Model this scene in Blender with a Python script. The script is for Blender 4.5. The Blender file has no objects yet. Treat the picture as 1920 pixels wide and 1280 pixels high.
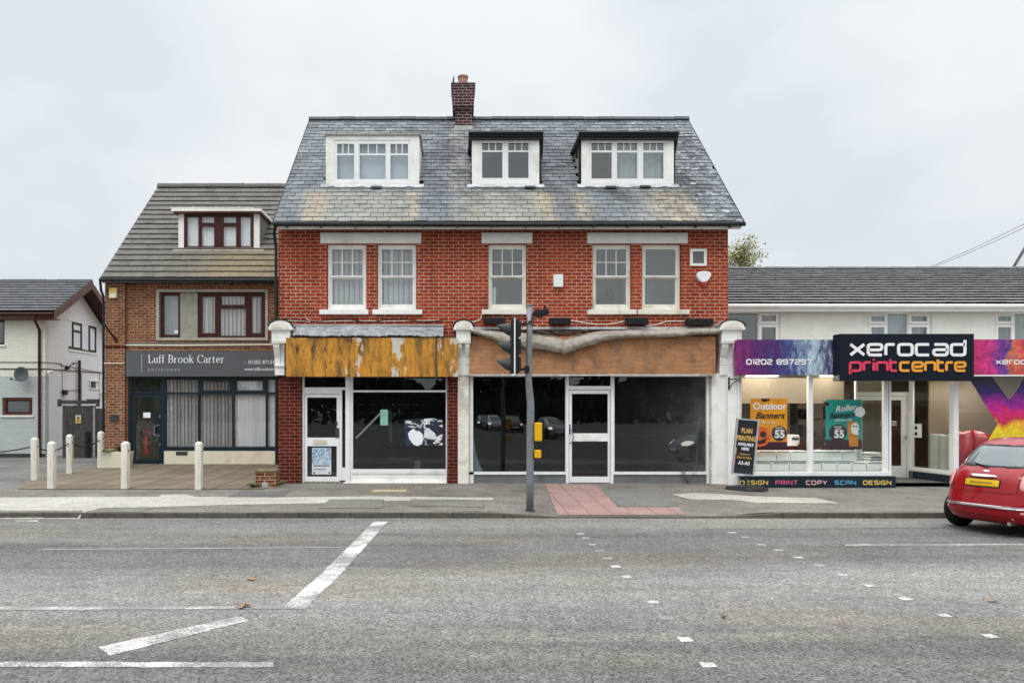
import bpy, bmesh, math, random
from mathutils import Vector, Matrix, noise as mnoise
R = math.radians
C = bpy.context.scene.collection
SC = bpy.context.scene
random.seed(7)

# ------------------------------------------------------------------ camera, sky, sun, exposure
F = 1387.0; CX = 860.0; HY = 770.0; CZ = 1.75      # focal length in photo pixels, vanishing point, eye height
cam = bpy.data.cameras.new('camera'); co = bpy.data.objects.new('camera', cam); C.objects.link(co)
co.location = (0, 0, CZ); co.rotation_euler = (R(90), 0, 0)
cam.sensor_width = 36; cam.lens = 36 * F / 1920; cam.shift_x = 100 / 1920; cam.shift_y = 130 / 1920
cam.clip_end = 2000; cam.clip_start = 0.05
SC.camera = co
SC.view_settings.view_transform = 'Standard'; SC.view_settings.look = 'None'
SC.view_settings.exposure = 0.0; SC.view_settings.gamma = 1; SC.view_settings.use_curve_mapping = False
SUN_EL, SUN_AZ = R(58), R(205)
w = bpy.data.worlds.new('World'); SC.world = w; w.use_nodes = True
nt = w.node_tree; nt.nodes.clear()
def wn(t, **k):
    n = nt.nodes.new(t)
    for a, b in k.items(): setattr(n, a, b)
    return n
out = wn('ShaderNodeOutputWorld'); bg = wn('ShaderNodeBackground'); nt.links.new(bg.outputs[0], out.inputs[0])
sky = wn('ShaderNodeTexSky', sky_type='NISHITA'); sky.sun_disc = False; sky.sun_elevation = SUN_EL; sky.sun_rotation = SUN_AZ
tc = wn('ShaderNodeTexCoord'); sep = wn('ShaderNodeSeparateXYZ'); nt.links.new(tc.outputs['Generated'], sep.inputs[0])
grad = wn('ShaderNodeValToRGB'); nt.links.new(sep.outputs['Z'], grad.inputs[0])
el = grad.color_ramp.elements
el[0].position = 0.0; el[0].color = (7.5, 7.75, 7.85, 1)
el[1].position = 1.0; el[1].color = (27, 27.5, 28, 1)
for p, c in ((0.16, (7.9, 8.15, 8.3, 1)), (0.5, (8.5, 8.75, 8.9, 1)), (0.68, (21, 21.5, 22, 1))):
    e = el.new(p); e.color = c
mp = wn('ShaderNodeMapping'); mp.inputs['Scale'].default_value = (1, 1, 1.7); mp.inputs['Location'].default_value = (1.3, .4, .2); mp.inputs['Rotation'].default_value = (0, 0, R(-41)); nt.links.new(tc.outputs['Generated'], mp.inputs[0])
cn = wn('ShaderNodeTexNoise'); cn.inputs['Scale'].default_value = 1.9; cn.inputs['Detail'].default_value = 5; cn.inputs['Roughness'].default_value = .5
nt.links.new(mp.outputs[0], cn.inputs['Vector'])
cr = wn('ShaderNodeValToRGB'); nt.links.new(cn.outputs['Fac'], cr.inputs[0])
cr.color_ramp.elements[0].position = .38; cr.color_ramp.elements[0].color = (.865, .91, .958, 1)
cr.color_ramp.elements[1].position = .56; cr.color_ramp.elements[1].color = (1.04, 1.04, 1.045, 1)
mul = wn('ShaderNodeMix', data_type='RGBA', blend_type='MULTIPLY'); mul.inputs[0].default_value = 1
nt.links.new(grad.outputs[0], mul.inputs[6]); nt.links.new(cr.outputs[0], mul.inputs[7])
mx = wn('ShaderNodeMix', data_type='RGBA'); mx.inputs[0].default_value = .97
nt.links.new(sky.outputs[0], mx.inputs[6]); nt.links.new(mul.outputs[2], mx.inputs[7])
nt.links.new(mx.outputs[2], bg.inputs[0]); bg.inputs[1].default_value = 0.105
sl = bpy.data.lights.new('sun', 'SUN'); sl.energy = 1.0; sl.angle = R(20); sl.color = (1, .96, .9)
so = bpy.data.objects.new('sun', sl); C.objects.link(so)
sd = Vector((math.sin(SUN_AZ) * math.cos(SUN_EL), math.cos(SUN_AZ) * math.cos(SUN_EL), math.sin(SUN_EL)))
so.rotation_euler = sd.to_track_quat('Z', 'Y').to_euler()

# ------------------------------------------------------------------ helpers
def X(px, Y): return (px - CX) * Y / F
def Z(py, Y): return CZ + (HY - py) * Y / F
ORG = {}
def thing(name, label, cat, loc=(0, 0, 0), group=None, rot=None):
    o = bpy.data.objects.new(name, None); C.objects.link(o); o.location = loc; o.empty_display_size = .2
    o['label'] = label; o['category'] = cat
    if group: o['group'] = group
    if rot: o.rotation_euler = rot
    ORG[o] = Vector(loc)
    return o
def tag(o, label=None, cat=None, group=None, kind=None):
    if label: o['label'] = label
    if cat: o['category'] = cat
    if group: o['group'] = group
    if kind: o['kind'] = kind
    return o
class MB:
    def __init__(s): s.v = []; s.f = []; s.r = []; s.sm = False
    def add(s, vs, fs, r=0.0):
        n = len(s.v); s.v += [tuple(p) for p in vs]
        for f in fs: s.f.append(tuple(i + n for i in f)); s.r.append(r)
    def box(s, x0, x1, y0, y1, z0, z1, r=0.0):
        s.add([(x0,y0,z0),(x1,y0,z0),(x1,y1,z0),(x0,y1,z0),(x0,y0,z1),(x1,y0,z1),(x1,y1,z1),(x0,y1,z1)],
              [(0,3,2,1),(4,5,6,7),(0,1,5,4),(1,2,6,5),(2,3,7,6),(3,0,4,7)], r); return s
    def pb(s, Y, a, b, c, d, dy0=0, dy1=.05, r=0.0):   # pixel rectangle a,b (left, top) c,d (right, bottom) on the plane Y
        return s.box(X(a,Y), X(c,Y), Y+dy0, Y+dy1, Z(d,Y), Z(b,Y), r)
    def ring(s, Y, o, i, dy0=0, dy1=.05):
        a,b,c,d = o; e,f,g,h = i
        s.pb(Y,a,b,c,f,dy0,dy1); s.pb(Y,a,h,c,d,dy0,dy1); s.pb(Y,a,f,e,h,dy0,dy1); s.pb(Y,g,f,c,h,dy0,dy1); return s
    def prism(s, pts, y0, y1):       # outline of (x, z) extruded in y
        n = len(pts)
        s.add([(x,y0,z) for x,z in pts] + [(x,y1,z) for x,z in pts],
              [tuple(range(n)), tuple(reversed(range(n,2*n)))] + [(i,i+n,(i+1)%n+n,(i+1)%n) for i in range(n)]); return s
    def prismx(s, pts, x0, x1):      # outline of (y, z) extruded in x
        n = len(pts)
        s.add([(x0,y,z) for y,z in pts] + [(x1,y,z) for y,z in pts],
              [tuple(range(n)), tuple(reversed(range(n,2*n)))] + [(i,i+n,(i+1)%n+n,(i+1)%n) for i in range(n)]); return s
    def tube(s, pts, r, n=10, cap=True):
        pts = [Vector(p) for p in pts]; m = len(pts); rr = r if isinstance(r, (list,tuple)) else [r]*m
        vs = []; up = None
        for i, p in enumerate(pts):
            d = (pts[min(i+1,m-1)] - pts[max(i-1,0)]).normalized()
            if up is None: up = d.orthogonal().normalized()
            a = (up - d*up.dot(d)).normalized(); up = a; b = d.cross(a)
            for k in range(n):
                t = 2*math.pi*k/n; vs.append(p + (a*math.cos(t) + b*math.sin(t))*rr[i])
        fs = [(i*n+k, i*n+(k+1)%n, (i+1)*n+(k+1)%n, (i+1)*n+k) for i in range(m-1) for k in range(n)]
        if cap: fs += [tuple(reversed(range(n))), tuple(range((m-1)*n, m*n))]
        s.add(vs, fs); return s
    def lathe(s, prof, c=(0,0,0), ax='Z', n=24):
        vs = []
        for r, h in prof:
            for k in range(n):
                t = 2*math.pi*k/n; a, b = r*math.cos(t), r*math.sin(t)
                q = {'Z': (a,b,h), 'Y': (a,h,b), 'X': (h,a,b)}[ax]
                vs.append((c[0]+q[0], c[1]+q[1], c[2]+q[2]))
        m = len(prof)
        fs = [(i*n+k, i*n+(k+1)%n, (i+1)*n+(k+1)%n, (i+1)*n+k) for i in range(m-1) for k in range(n)]
        fs += [tuple(reversed(range(n))), tuple(range((m-1)*n, m*n))]
        s.add(vs, fs); return s
    def build(s, name, mat, parent=None, smooth=False, bevel=0, recalc=True, org=None):
        o0 = ORG[parent] if parent is not None else Vector(org or (0,0,0))
        me = bpy.data.meshes.new(name)
        me.from_pydata([(p[0]-o0.x, p[1]-o0.y, p[2]-o0.z) for p in s.v], [], s.f); me.update()
        bm = bmesh.new(); bm.from_mesh(me)
        if recalc: bmesh.ops.recalc_face_normals(bm, faces=bm.faces)
        uv = bm.loops.layers.uv.new('UVMap'); bm.normal_update()
        for f in bm.faces:
            n = f.normal
            u = Vector((-n.y, n.x, 0))
            u = Vector((1,0,0)) if u.length < .05 else u.normalized()
            v = n.cross(u)
            for l in f.loops:
                p = l.vert.co + o0; l[uv].uv = (p.dot(u), p.dot(v))
            f.smooth = smooth
        bm.to_mesh(me); bm.free()
        if any(s.r):
            at = me.attributes.new('rnd', 'FLOAT', 'FACE')
            at.data.foreach_set('value', s.r)
        me.materials.append(mat)
        o = bpy.data.objects.new(name, me); C.objects.link(o)
        if parent is not None: o.parent = parent
        else: o.location = o0
        ORG[o] = o0
        if bevel:
            b = o.modifiers.new('bevel', 'BEVEL'); b.width = bevel; b.segments = 2; b.limit_method = 'ANGLE'
        return o
def copy_tree(o, parent=None):
    c = o.copy(); C.objects.link(c); ORG[c] = ORG.get(o, Vector())
    if parent is not None: c.parent = parent
    for ch in [k for k in bpy.data.objects if k.parent == o]: copy_tree(ch, c)
    return c
def wall(mb, x0, x1, z0, z1, holes, y0, y1):     # front-facing wall with rectangular openings (x0,x1,z0,z1)
    xs = sorted({x0, x1, *[h[0] for h in holes], *[h[1] for h in holes]}); zs = sorted({z0, z1, *[h[2] for h in holes], *[h[3] for h in holes]})
    xs = [a for a in xs if x0-1e-6 <= a <= x1+1e-6]; zs = [a for a in zs if z0-1e-6 <= a <= z1+1e-6]
    for i in range(len(xs)-1):
        for j in range(len(zs)-1):
            cx, cz = (xs[i]+xs[i+1])/2, (zs[j]+zs[j+1])/2
            if any(h[0] < cx < h[1] and h[2] < cz < h[3] for h in holes): continue
            a, b, c, d = xs[i], xs[i+1], zs[j], zs[j+1]
            mb.add([(a,y0,c),(b,y0,c),(b,y0,d),(a,y0,d)], [(0,1,2,3)]); mb.add([(a,y1,c),(a,y1,d),(b,y1,d),(b,y1,c)], [(0,1,2,3)])
    for a, b, c, d in holes:
        mb.add([(a,y0,c),(a,y0,d),(a,y1,d),(a,y1,c)], [(0,1,2,3)]); mb.add([(b,y0,c),(b,y1,c),(b,y1,d),(b,y0,d)], [(0,1,2,3)])
        mb.add([(a,y0,d),(b,y0,d),(b,y1,d),(a,y1,d)], [(0,1,2,3)]); mb.add([(a,y0,c),(a,y1,c),(b,y1,c),(b,y0,c)], [(0,1,2,3)])
    mb.add([(x0,y0,z0),(x0,y0,z1),(x0,y1,z1),(x0,y1,z0)], [(3,2,1,0)]); mb.add([(x1,y0,z0),(x1,y1,z0),(x1,y1,z1),(x1,y0,z1)], [(0,1,2,3)])
    mb.add([(x0,y0,z1),(x1,y0,z1),(x1,y1,z1),(x0,y1,z1)], [(0,1,2,3)])
    return mb
def hole(Y, a, b, c, d): return (X(a,Y), X(c,Y), Z(d,Y), Z(b,Y))

# ---- materials
def nodes(name):
    m = bpy.data.materials.new(name); m.use_nodes = True; t = m.node_tree
    return m, t, t.nodes['Principled BSDF']
def N(t, ty, **k):
    n = t.nodes.new(ty)
    for a, b in k.items():
        if a.startswith('i_'):
            n.inputs[a[2:].replace('_', ' ')].default_value = b
        else: setattr(n, a, b)
    return n
def L(t, a, b): t.links.new(a, b)
def c4(c): return (c[0], c[1], c[2], 1)
def mixc(t, fac, a, b, mode='MIX'):
    n = t.nodes.new('ShaderNodeMix'); n.data_type = 'RGBA'; n.blend_type = mode
    for i, v in ((0, fac), (6, a), (7, b)):
        if hasattr(v, 'links'): t.links.new(v, n.inputs[i])
        elif i == 0: n.inputs[0].default_value = v
        else: n.inputs[i].default_value = c4(v)
    return n.outputs[2]
def ramp(t, src, stops):
    n = t.nodes.new('ShaderNodeValToRGB'); e = n.color_ramp.elements
    e[0].position = stops[0][0]; e[0].color = c4(stops[0][1]) if hasattr(stops[0][1], '__len__') else (stops[0][1],)*3+(1,)
    e[1].position = stops[-1][0]; e[1].color = c4(stops[-1][1]) if hasattr(stops[-1][1], '__len__') else (stops[-1][1],)*3+(1,)
    for p, c in stops[1:-1]:
        k = e.new(p); k.color = c4(c) if hasattr(c, '__len__') else (c,)*3+(1,)
    t.links.new(src, n.inputs[0]); return n.outputs[0]
def noise(t, vec, scale, detail=4, rough=.55, dist=0, sc=None):
    if sc:
        m = t.nodes.new('ShaderNodeMapping'); m.inputs['Scale'].default_value = sc; t.links.new(vec, m.inputs[0]); vec = m.outputs[0]
    n = t.nodes.new('ShaderNodeTexNoise'); n.inputs['Scale'].default_value = scale; n.inputs['Detail'].default_value = detail
    n.inputs['Roughness'].default_value = rough; n.inputs['Distortion'].default_value = dist
    t.links.new(vec, n.inputs['Vector']); return n.outputs['Fac']
def wpos(t): return N(t, 'ShaderNodeNewGeometry').outputs['Position']
def bump(t, b, h, s, d=.01):
    n = N(t, 'ShaderNodeBump'); n.inputs['Strength'].default_value = s; n.inputs['Distance'].default_value = d
    t.links.new(h, n.inputs['Height']); t.links.new(n.outputs[0], b.inputs['Normal'])
def mat(name, col, rough=.6, var=.18, scale=2.5, dirt=None, dirt_amt=.5, bmp=.2, bsc=60, metal=0, streak=False, spec=.2):
    m, t, b = nodes(name); tcn = N(t, 'ShaderNodeTexCoord').outputs['Object']
    n1 = noise(t, tcn, scale, 5, .6); lo = [c*(1-var) for c in col]; hi = [min(1, c*(1+var)) for c in col]
    c = ramp(t, n1, [(.3, lo), (.7, hi)])
    if dirt:
        n2 = noise(t, tcn, 1.7 if not streak else 3.0, 6, .65, .3, (5, 5, .5) if streak else None)
        fac = ramp(t, n2, [(.52, 0.0), (.74, dirt_amt)]); c = mixc(t, fac, c, dirt)
    L(t, c, b.inputs['Base Color']); b.inputs['Roughness'].default_value = rough; b.inputs['Metallic'].default_value = metal
    b.inputs['Specular IOR Level'].default_value = spec
    if bmp: bump(t, b, noise(t, tcn, bsc, 3), bmp, .004)
    return m
def brickmat(name, c1, c2, mortar, bw=.24, rh=.084, ms=.009, dark=None, dark_amt=.6, tint=None, off=(0,0), painted=False):
    m, t, b = nodes(name); uv = N(t, 'ShaderNodeUVMap').outputs[0]; P = wpos(t)
    mp_ = N(t, 'ShaderNodeMapping'); mp_.inputs['Location'].default_value = (off[0], off[1], 0); L(t, uv, mp_.inputs[0])
    # a little wobble so that courses are not ruled lines
    wob = N(t, 'ShaderNodeTexNoise'); wob.inputs['Scale'].default_value = 6; L(t, uv, wob.inputs['Vector'])
    vm = N(t, 'ShaderNodeVectorMath', operation='MULTIPLY_ADD'); L(t, wob.outputs['Color'], vm.inputs[0]); vm.inputs[1].default_value = (.012, .008, 0); L(t, mp_.outputs[0], vm.inputs[2])
    br = N(t, 'ShaderNodeTexBrick'); L(t, vm.outputs[0], br.inputs['Vector'])
    for k, v in (('Scale', 1), ('Mortar Size', ms), ('Mortar Smooth', .25), ('Bias', 0), ('Brick Width', bw), ('Row Height', rh)): br.inputs[k].default_value = v
    br.inputs['Color1'].default_value = c4(c1); br.inputs['Color2'].default_value = c4(c2)
    big = noise(t, P, .9, 5, .6); mor2 = mixc(t, ramp(t, big, [(.35, 0.0), (.7, 1.0)]), mortar, [q*.62 for q in mortar]); L(t, mor2, br.inputs['Mortar'])
    c = mixc(t, .12 if painted else .6, br.outputs['Color'], ramp(t, noise(t, P, 14, 4, .7), [(.3, .45), (.7, 1.35)]), 'MULTIPLY')
    if not painted:
        st = noise(t, P, 1.5, 6, .7, .2, (2.6, 2.6, .3)); c = mixc(t, ramp(t, st, [(.50, 0.0), (.68, .55)]), c, mixc(t, 1, c, (.50,.46,.44), 'MULTIPLY'))
    if tint: c = mixc(t, ramp(t, big, [(.4, 0.0), (.62, .8)]), c, mixc(t, 1, c, tint, 'MULTIPLY'))
    if dark:
        d2 = noise(t, P, 1.3, 7, .7, .4); c = mixc(t, ramp(t, d2, [(.52, 0.0), (.72, dark_amt)]), c, mixc(t, .85, c, dark, 'MULTIPLY'))
    L(t, c, b.inputs['Base Color']); b.inputs['Roughness'].default_value = .9; b.inputs['Specular IOR Level'].default_value = .12
    inv = N(t, 'ShaderNodeMath', operation='SUBTRACT'); inv.inputs[0].default_value = 1; L(t, br.outputs['Fac'], inv.inputs[1])
    bump(t, b, inv.outputs[0], .5, .008)
    return m
def flat(name, col, rough=.6, metal=0, emit=0):
    m, t, b = nodes(name); b.inputs['Base Color'].default_value = c4(col); b.inputs['Roughness'].default_value = rough; b.inputs['Metallic'].default_value = metal
    if emit: b.inputs['Emission Color'].default_value = c4(col); b.inputs['Emission Strength'].default_value = emit
    return m
def glassmat(name, tint=(.8,.85,.85), ior=1.6, base=.04, smear=0, grad=None):
    m, t, b = nodes(name); t.nodes.remove(b); o = t.nodes['Material Output']
    tr = N(t, 'ShaderNodeBsdfTransparent'); tr.inputs[0].default_value = c4(tint)
    gl = N(t, 'ShaderNodeBsdfAnisotropic'); gl.inputs['Roughness'].default_value = .0; gl.inputs['Color'].default_value = (1,1,1,1)
    ge = N(t, 'ShaderNodeNewGeometry'); dt_ = N(t, 'ShaderNodeVectorMath', operation='DOT_PRODUCT'); L(t, ge.outputs['Incoming'], dt_.inputs[0]); L(t, ge.outputs['Normal'], dt_.inputs[1])
    ab_ = N(t, 'ShaderNodeMath', operation='ABSOLUTE'); L(t, dt_.outputs['Value'], ab_.inputs[0])
    om = N(t, 'ShaderNodeMath', operation='SUBTRACT', use_clamp=True); om.inputs[0].default_value = 1; L(t, ab_.outputs[0], om.inputs[1])
    pw_ = N(t, 'ShaderNodeMath', operation='POWER'); L(t, om.outputs[0], pw_.inputs[0]); pw_.inputs[1].default_value = 5
    f0 = ((ior-1)/(ior+1))**2
    ad = N(t, 'ShaderNodeMath', operation='MULTIPLY_ADD', use_clamp=True); L(t, pw_.outputs[0], ad.inputs[0]); ad.inputs[1].default_value = 1-f0-base; ad.inputs[2].default_value = base+f0
    mixs = N(t, 'ShaderNodeMixShader'); L(t, ad.outputs[0], mixs.inputs[0]); L(t, tr.outputs[0], mixs.inputs[1]); L(t, gl.outputs[0], mixs.inputs[2])
    fin = mixs.outputs[0]
    # thin dust film on old glass
    tcn = N(t, 'ShaderNodeTexCoord').outputs['Object']
    df = N(t, 'ShaderNodeBsdfDiffuse'); df.inputs[0].default_value = (.45,.46,.46,1)
    fac = ramp(t, noise(t, tcn, 1.2, 5, .6), [(.35, smear*.25), (.75, smear)])
    if grad:                                     # diffuse share grows towards one side
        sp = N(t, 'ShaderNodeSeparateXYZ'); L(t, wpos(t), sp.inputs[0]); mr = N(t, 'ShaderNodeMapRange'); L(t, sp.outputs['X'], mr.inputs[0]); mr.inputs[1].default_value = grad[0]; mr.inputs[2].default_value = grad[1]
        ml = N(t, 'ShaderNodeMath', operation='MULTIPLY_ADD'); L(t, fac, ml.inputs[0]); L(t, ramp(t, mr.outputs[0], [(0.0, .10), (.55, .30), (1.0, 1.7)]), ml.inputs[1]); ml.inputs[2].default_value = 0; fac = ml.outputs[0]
    m2 = N(t, 'ShaderNodeMixShader'); L(t, fac, m2.inputs[0]); L(t, fin, m2.inputs[1]); L(t, df.outputs[0], m2.inputs[2])
    fin = m2.outputs[0]
    bn = N(t, 'ShaderNodeBump'); bn.inputs['Strength'].default_value = .03; bn.inputs['Distance'].default_value = .02
    L(t, noise(t, tcn, 1.3, 2), bn.inputs['Height']); L(t, bn.outputs[0], gl.inputs['Normal'])
    L(t, fin, o.inputs[0]); return m

m_brick = brickmat('red_brick', (.37,.070,.030), (.25,.040,.020), (.66,.38,.29), ms=.0105, dark=(.35,.28,.28), dark_amt=.6, tint=(1.15,1.0,.9))
m_brick_dk = brickmat('maroon_glazed_brick', (.135,.022,.015), (.085,.015,.012), (.34,.19,.15), ms=.006, dark=(.4,.4,.4), tint=(1,1,1))
m_brick_br = brickmat('brown_brick', (.29,.12,.055), (.16,.058,.03), (.52,.40,.28), bw=.235, rh=.083, ms=.010, dark=(.6,.55,.5))
m_brick_ch = brickmat('chimney_brick', (.105,.036,.038), (.05,.028,.034), (.42,.36,.37), ms=.009, dark=(.3,.3,.35), dark_amt=1)
m_white_brick = brickmat('painted_brick', (.88,.88,.87), (.85,.86,.85), (.74,.75,.75), ms=.005, dark=(.92,.92,.92), dark_amt=.4, painted=True)
m_cream_brick = brickmat('cream_painted_brick', (.80,.78,.68), (.76,.74,.64), (.72,.70,.60), ms=.005, painted=True)
m_blue_brick = brickmat('pale_blue_painted_brick', (.50,.54,.53), (.46,.50,.49), (.42,.46,.46), ms=.005, painted=True)
m_white = mat('old_white_paint', (.86,.85,.81), .55, .05, 3, (.45,.40,.33), .45, .25, 40)
m_white_flaky = mat('flaky_cream_paint', (.78,.75,.65), .65, .08, 5, (.26,.22,.17), .8, .4, 30)
m_upvc = mat('white_upvc', (.82,.83,.83), .35, .04, 3, (.55,.54,.50), .35, .05, 40)
m_stucco = mat('white_render', (.74,.75,.71), .85, .06, 1.2, (.55,.56,.50), .5, .35, 90)
m_cream = mat('cream_render', (.74,.70,.56), .8, .06, 1.5, (.50,.44,.33), .5, .3, 80)
m_brown = mat('brown_frame', (.055,.016,.014), .4, .2, 4, bmp=.05)
m_brownlt = mat('brown_board', (.14,.075,.060), .55, .2, 3, (.08,.05,.045), .6, .1)
m_navy = mat('navy_frame', (.014,.026,.036), .35, .15, 3, bmp=.03)
m_blackp = mat('black_plastic', (.014,.015,.016), .5, .25, 8, bmp=.1)
m_dgrey = mat('dark_grey_metal', (.05,.052,.055), .5, .2, 5, bmp=.1)
m_grey = mat('grey_board', (.16,.17,.175), .7, .15, 2, (.08,.08,.08), .6, .2)
m_lead = mat('weathered_lead', (.34,.305,.26), .8, .25, 7, (.12,.09,.065), .8, .6, 25, metal=0)
m_sheet = mat('stained_lead_sheet', (.30,.315,.33), .6, .35, 7, (.10,.095,.09), .9, .5, 30)
m_leadw = mat('pale_flashing', (.50,.51,.51), .7, .25, 5, (.17,.16,.15), .85, .3, 30)
m_gutter = mat('black_gutter', (.02,.022,.025), .4, .2, 4, bmp=.1)
m_pot = mat('terracotta', (.42,.20,.16), .8, .15, 6, (.5,.45,.42), .5)
m_galv = mat('galvanised_steel', (.22,.235,.25), .45, .16, 6, (.13,.13,.13), .5, .08, metal=.35)
m_yellow = mat('yellow_plastic', (.80,.42,.015), .4, .08, 6, bmp=.03)
m_wood_fence = mat('weathered_dark_timber', (.075,.070,.066), .8, .3, 5, (.03,.03,.03), .7, .5, 30, streak=True)
m_dark_room = mat('dark_room', (.030,.033,.035), .9, .3, .8, bmp=0)
m_grey_room = mat('grey_room', (.50,.51,.52), .9, .15, .8, bmp=0)
m_blind = mat('pale_blind', (.86,.88,.90), .8, .06, 3, bmp=.05)
m_blind_dk = mat('grey_blind', (.74,.73,.73), .8, .1, 3, bmp=.05)
m_curtain = mat('net_curtain', (.70,.72,.74), .9, .1, 5, bmp=.1)
m_frost = mat('roller_blind', (.50,.57,.62), .8, .06, 1.5, bmp=.05)
m_glass = glassmat('window_glass', (.82,.86,.86), 1.6, .04, .05)
m_glass_thin = glassmat('thin_window_glass', (.97,.98,.98), 1.4, .03, .03)
m_glass_shop = glassmat('shop_glass', (.6,.66,.68), 1.5, .02, .006)
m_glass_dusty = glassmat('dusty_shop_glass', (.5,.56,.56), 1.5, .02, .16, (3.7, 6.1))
m_glass_clear = glassmat('clear_shop_glass', (.96,.97,.96), 1.35, .005, .01)
m_txt_w = flat('white_lettering', (.85,.85,.85), .5)
m_txt_g = flat('grey_lettering', (.46,.43,.39), .5)
m_sash_blind = mat('sash_blind', (.50,.52,.53), .8, .08, 3, bmp=.05)
m_txt_k = flat('black_lettering', (.012,.012,.014), .5)
m_red = flat('red_plastic', (.55,.03,.03), .4)

# ------------------------------------------------------------------ ground
KY = 13.2                                    # line of the kerb
def sm(a, b, x):
    t = max(0, min(1, (x-a)/(b-a))); return t*t*(3-2*t)
def KZ(x): return -.075 - .072*(sm(.55, 1.5, x) - sm(4.7, 5.6, x))
def G(x, y):
    if y < KY: return -.17
    back = -.08*sm(6, 7.5, x); t = min(1, (y-KY)/4.8); z = KZ(x)*(1-t) + back*t
    if y > 18 and x < -4.3: z += .09*sm(18, 23, y) - .09*sm(23, 28, y)
    return z
def g2(px, py):
    Y = 1387*(CZ-0)/(py-HY)
    for _ in range(12):
        x = X(px, Y); Y = (CZ - G(x, Y))*F/(py-HY)
        if abs(Y-KY) < .02: break
    return (X(px, Y), Y)
def road2(px, py): Y = (CZ+.17)*F/(py-HY); return (X(px, Y), Y)
def sheet(name, x0, x1, y0, y1, sx, sy, m, fn=G, lift=0):
    mb = MB(); nx = max(1, int((x1-x0)/sx)); ny = max(1, int((y1-y0)/sy))
    vs = [(x0+(x1-x0)*i/nx, y0+(y1-y0)*j/ny) for j in range(ny+1) for i in range(nx+1)]
    mb.add([(x, y, fn(x, y)+lift) for x, y in vs], [(j*(nx+1)+i, j*(nx+1)+i+1, (j+1)*(nx+1)+i+1, (j+1)*(nx+1)+i) for j in range(ny) for i in range(nx)])
    o = mb.build(name, m, recalc=False); o['kind'] = 'structure'; return o
def overlay(name, pts, m, lift=.004, fn=G, kind='structure', jag=.008):
    q = []                                       # ragged edges
    for i, a in enumerate(pts):
        b = pts[(i+1) % len(pts)]; n = max(1, int(math.dist(a, b)/.07)) if math.dist(a, b) < 14 else int(math.dist(a, b)/.3)
        for k in range(n):
            f = k/n; q.append((a[0]*(1-f)+b[0]*f+(random.uniform(-jag, jag) if k else 0), a[1]*(1-f)+b[1]*f+(random.uniform(-jag, jag) if k else 0)))
    pts = q
    me = bpy.data.meshes.new(name); bm = bmesh.new()
    bm.faces.new([bm.verts.new((x, y, 0)) for x, y in pts])
    xs = [p[0] for p in pts]; ys = [p[1] for p in pts]
    for ax, lo, hi, st in ((0, min(xs), max(xs), .3), (1, min(ys), max(ys), .4)):
        k = lo + st
        while k < hi:
            co_ = (k,0,0) if ax == 0 else (0,k,0); no = (1,0,0) if ax == 0 else (0,1,0)
            bmesh.ops.bisect_plane(bm, geom=bm.verts[:]+bm.edges[:]+bm.faces[:], plane_co=co_, plane_no=no); k += st
    uv = bm.loops.layers.uv.new('UVMap')
    for v in bm.verts: v.co.z = fn(v.co.x, v.co.y) + lift
    bm.normal_update()
    for f in bm.faces:
        if f.normal.z < 0: f.normal_flip()
        for l in f.loops: l[uv].uv = (l.vert.co.x, l.vert.co.y)
    bm.to_mesh(me); bm.free(); me.materials.append(m)
    o = bpy.data.objects.new(name, me); C.objects.link(o); ORG[o] = Vector()
    if kind: o['kind'] = kind
    return o

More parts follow.
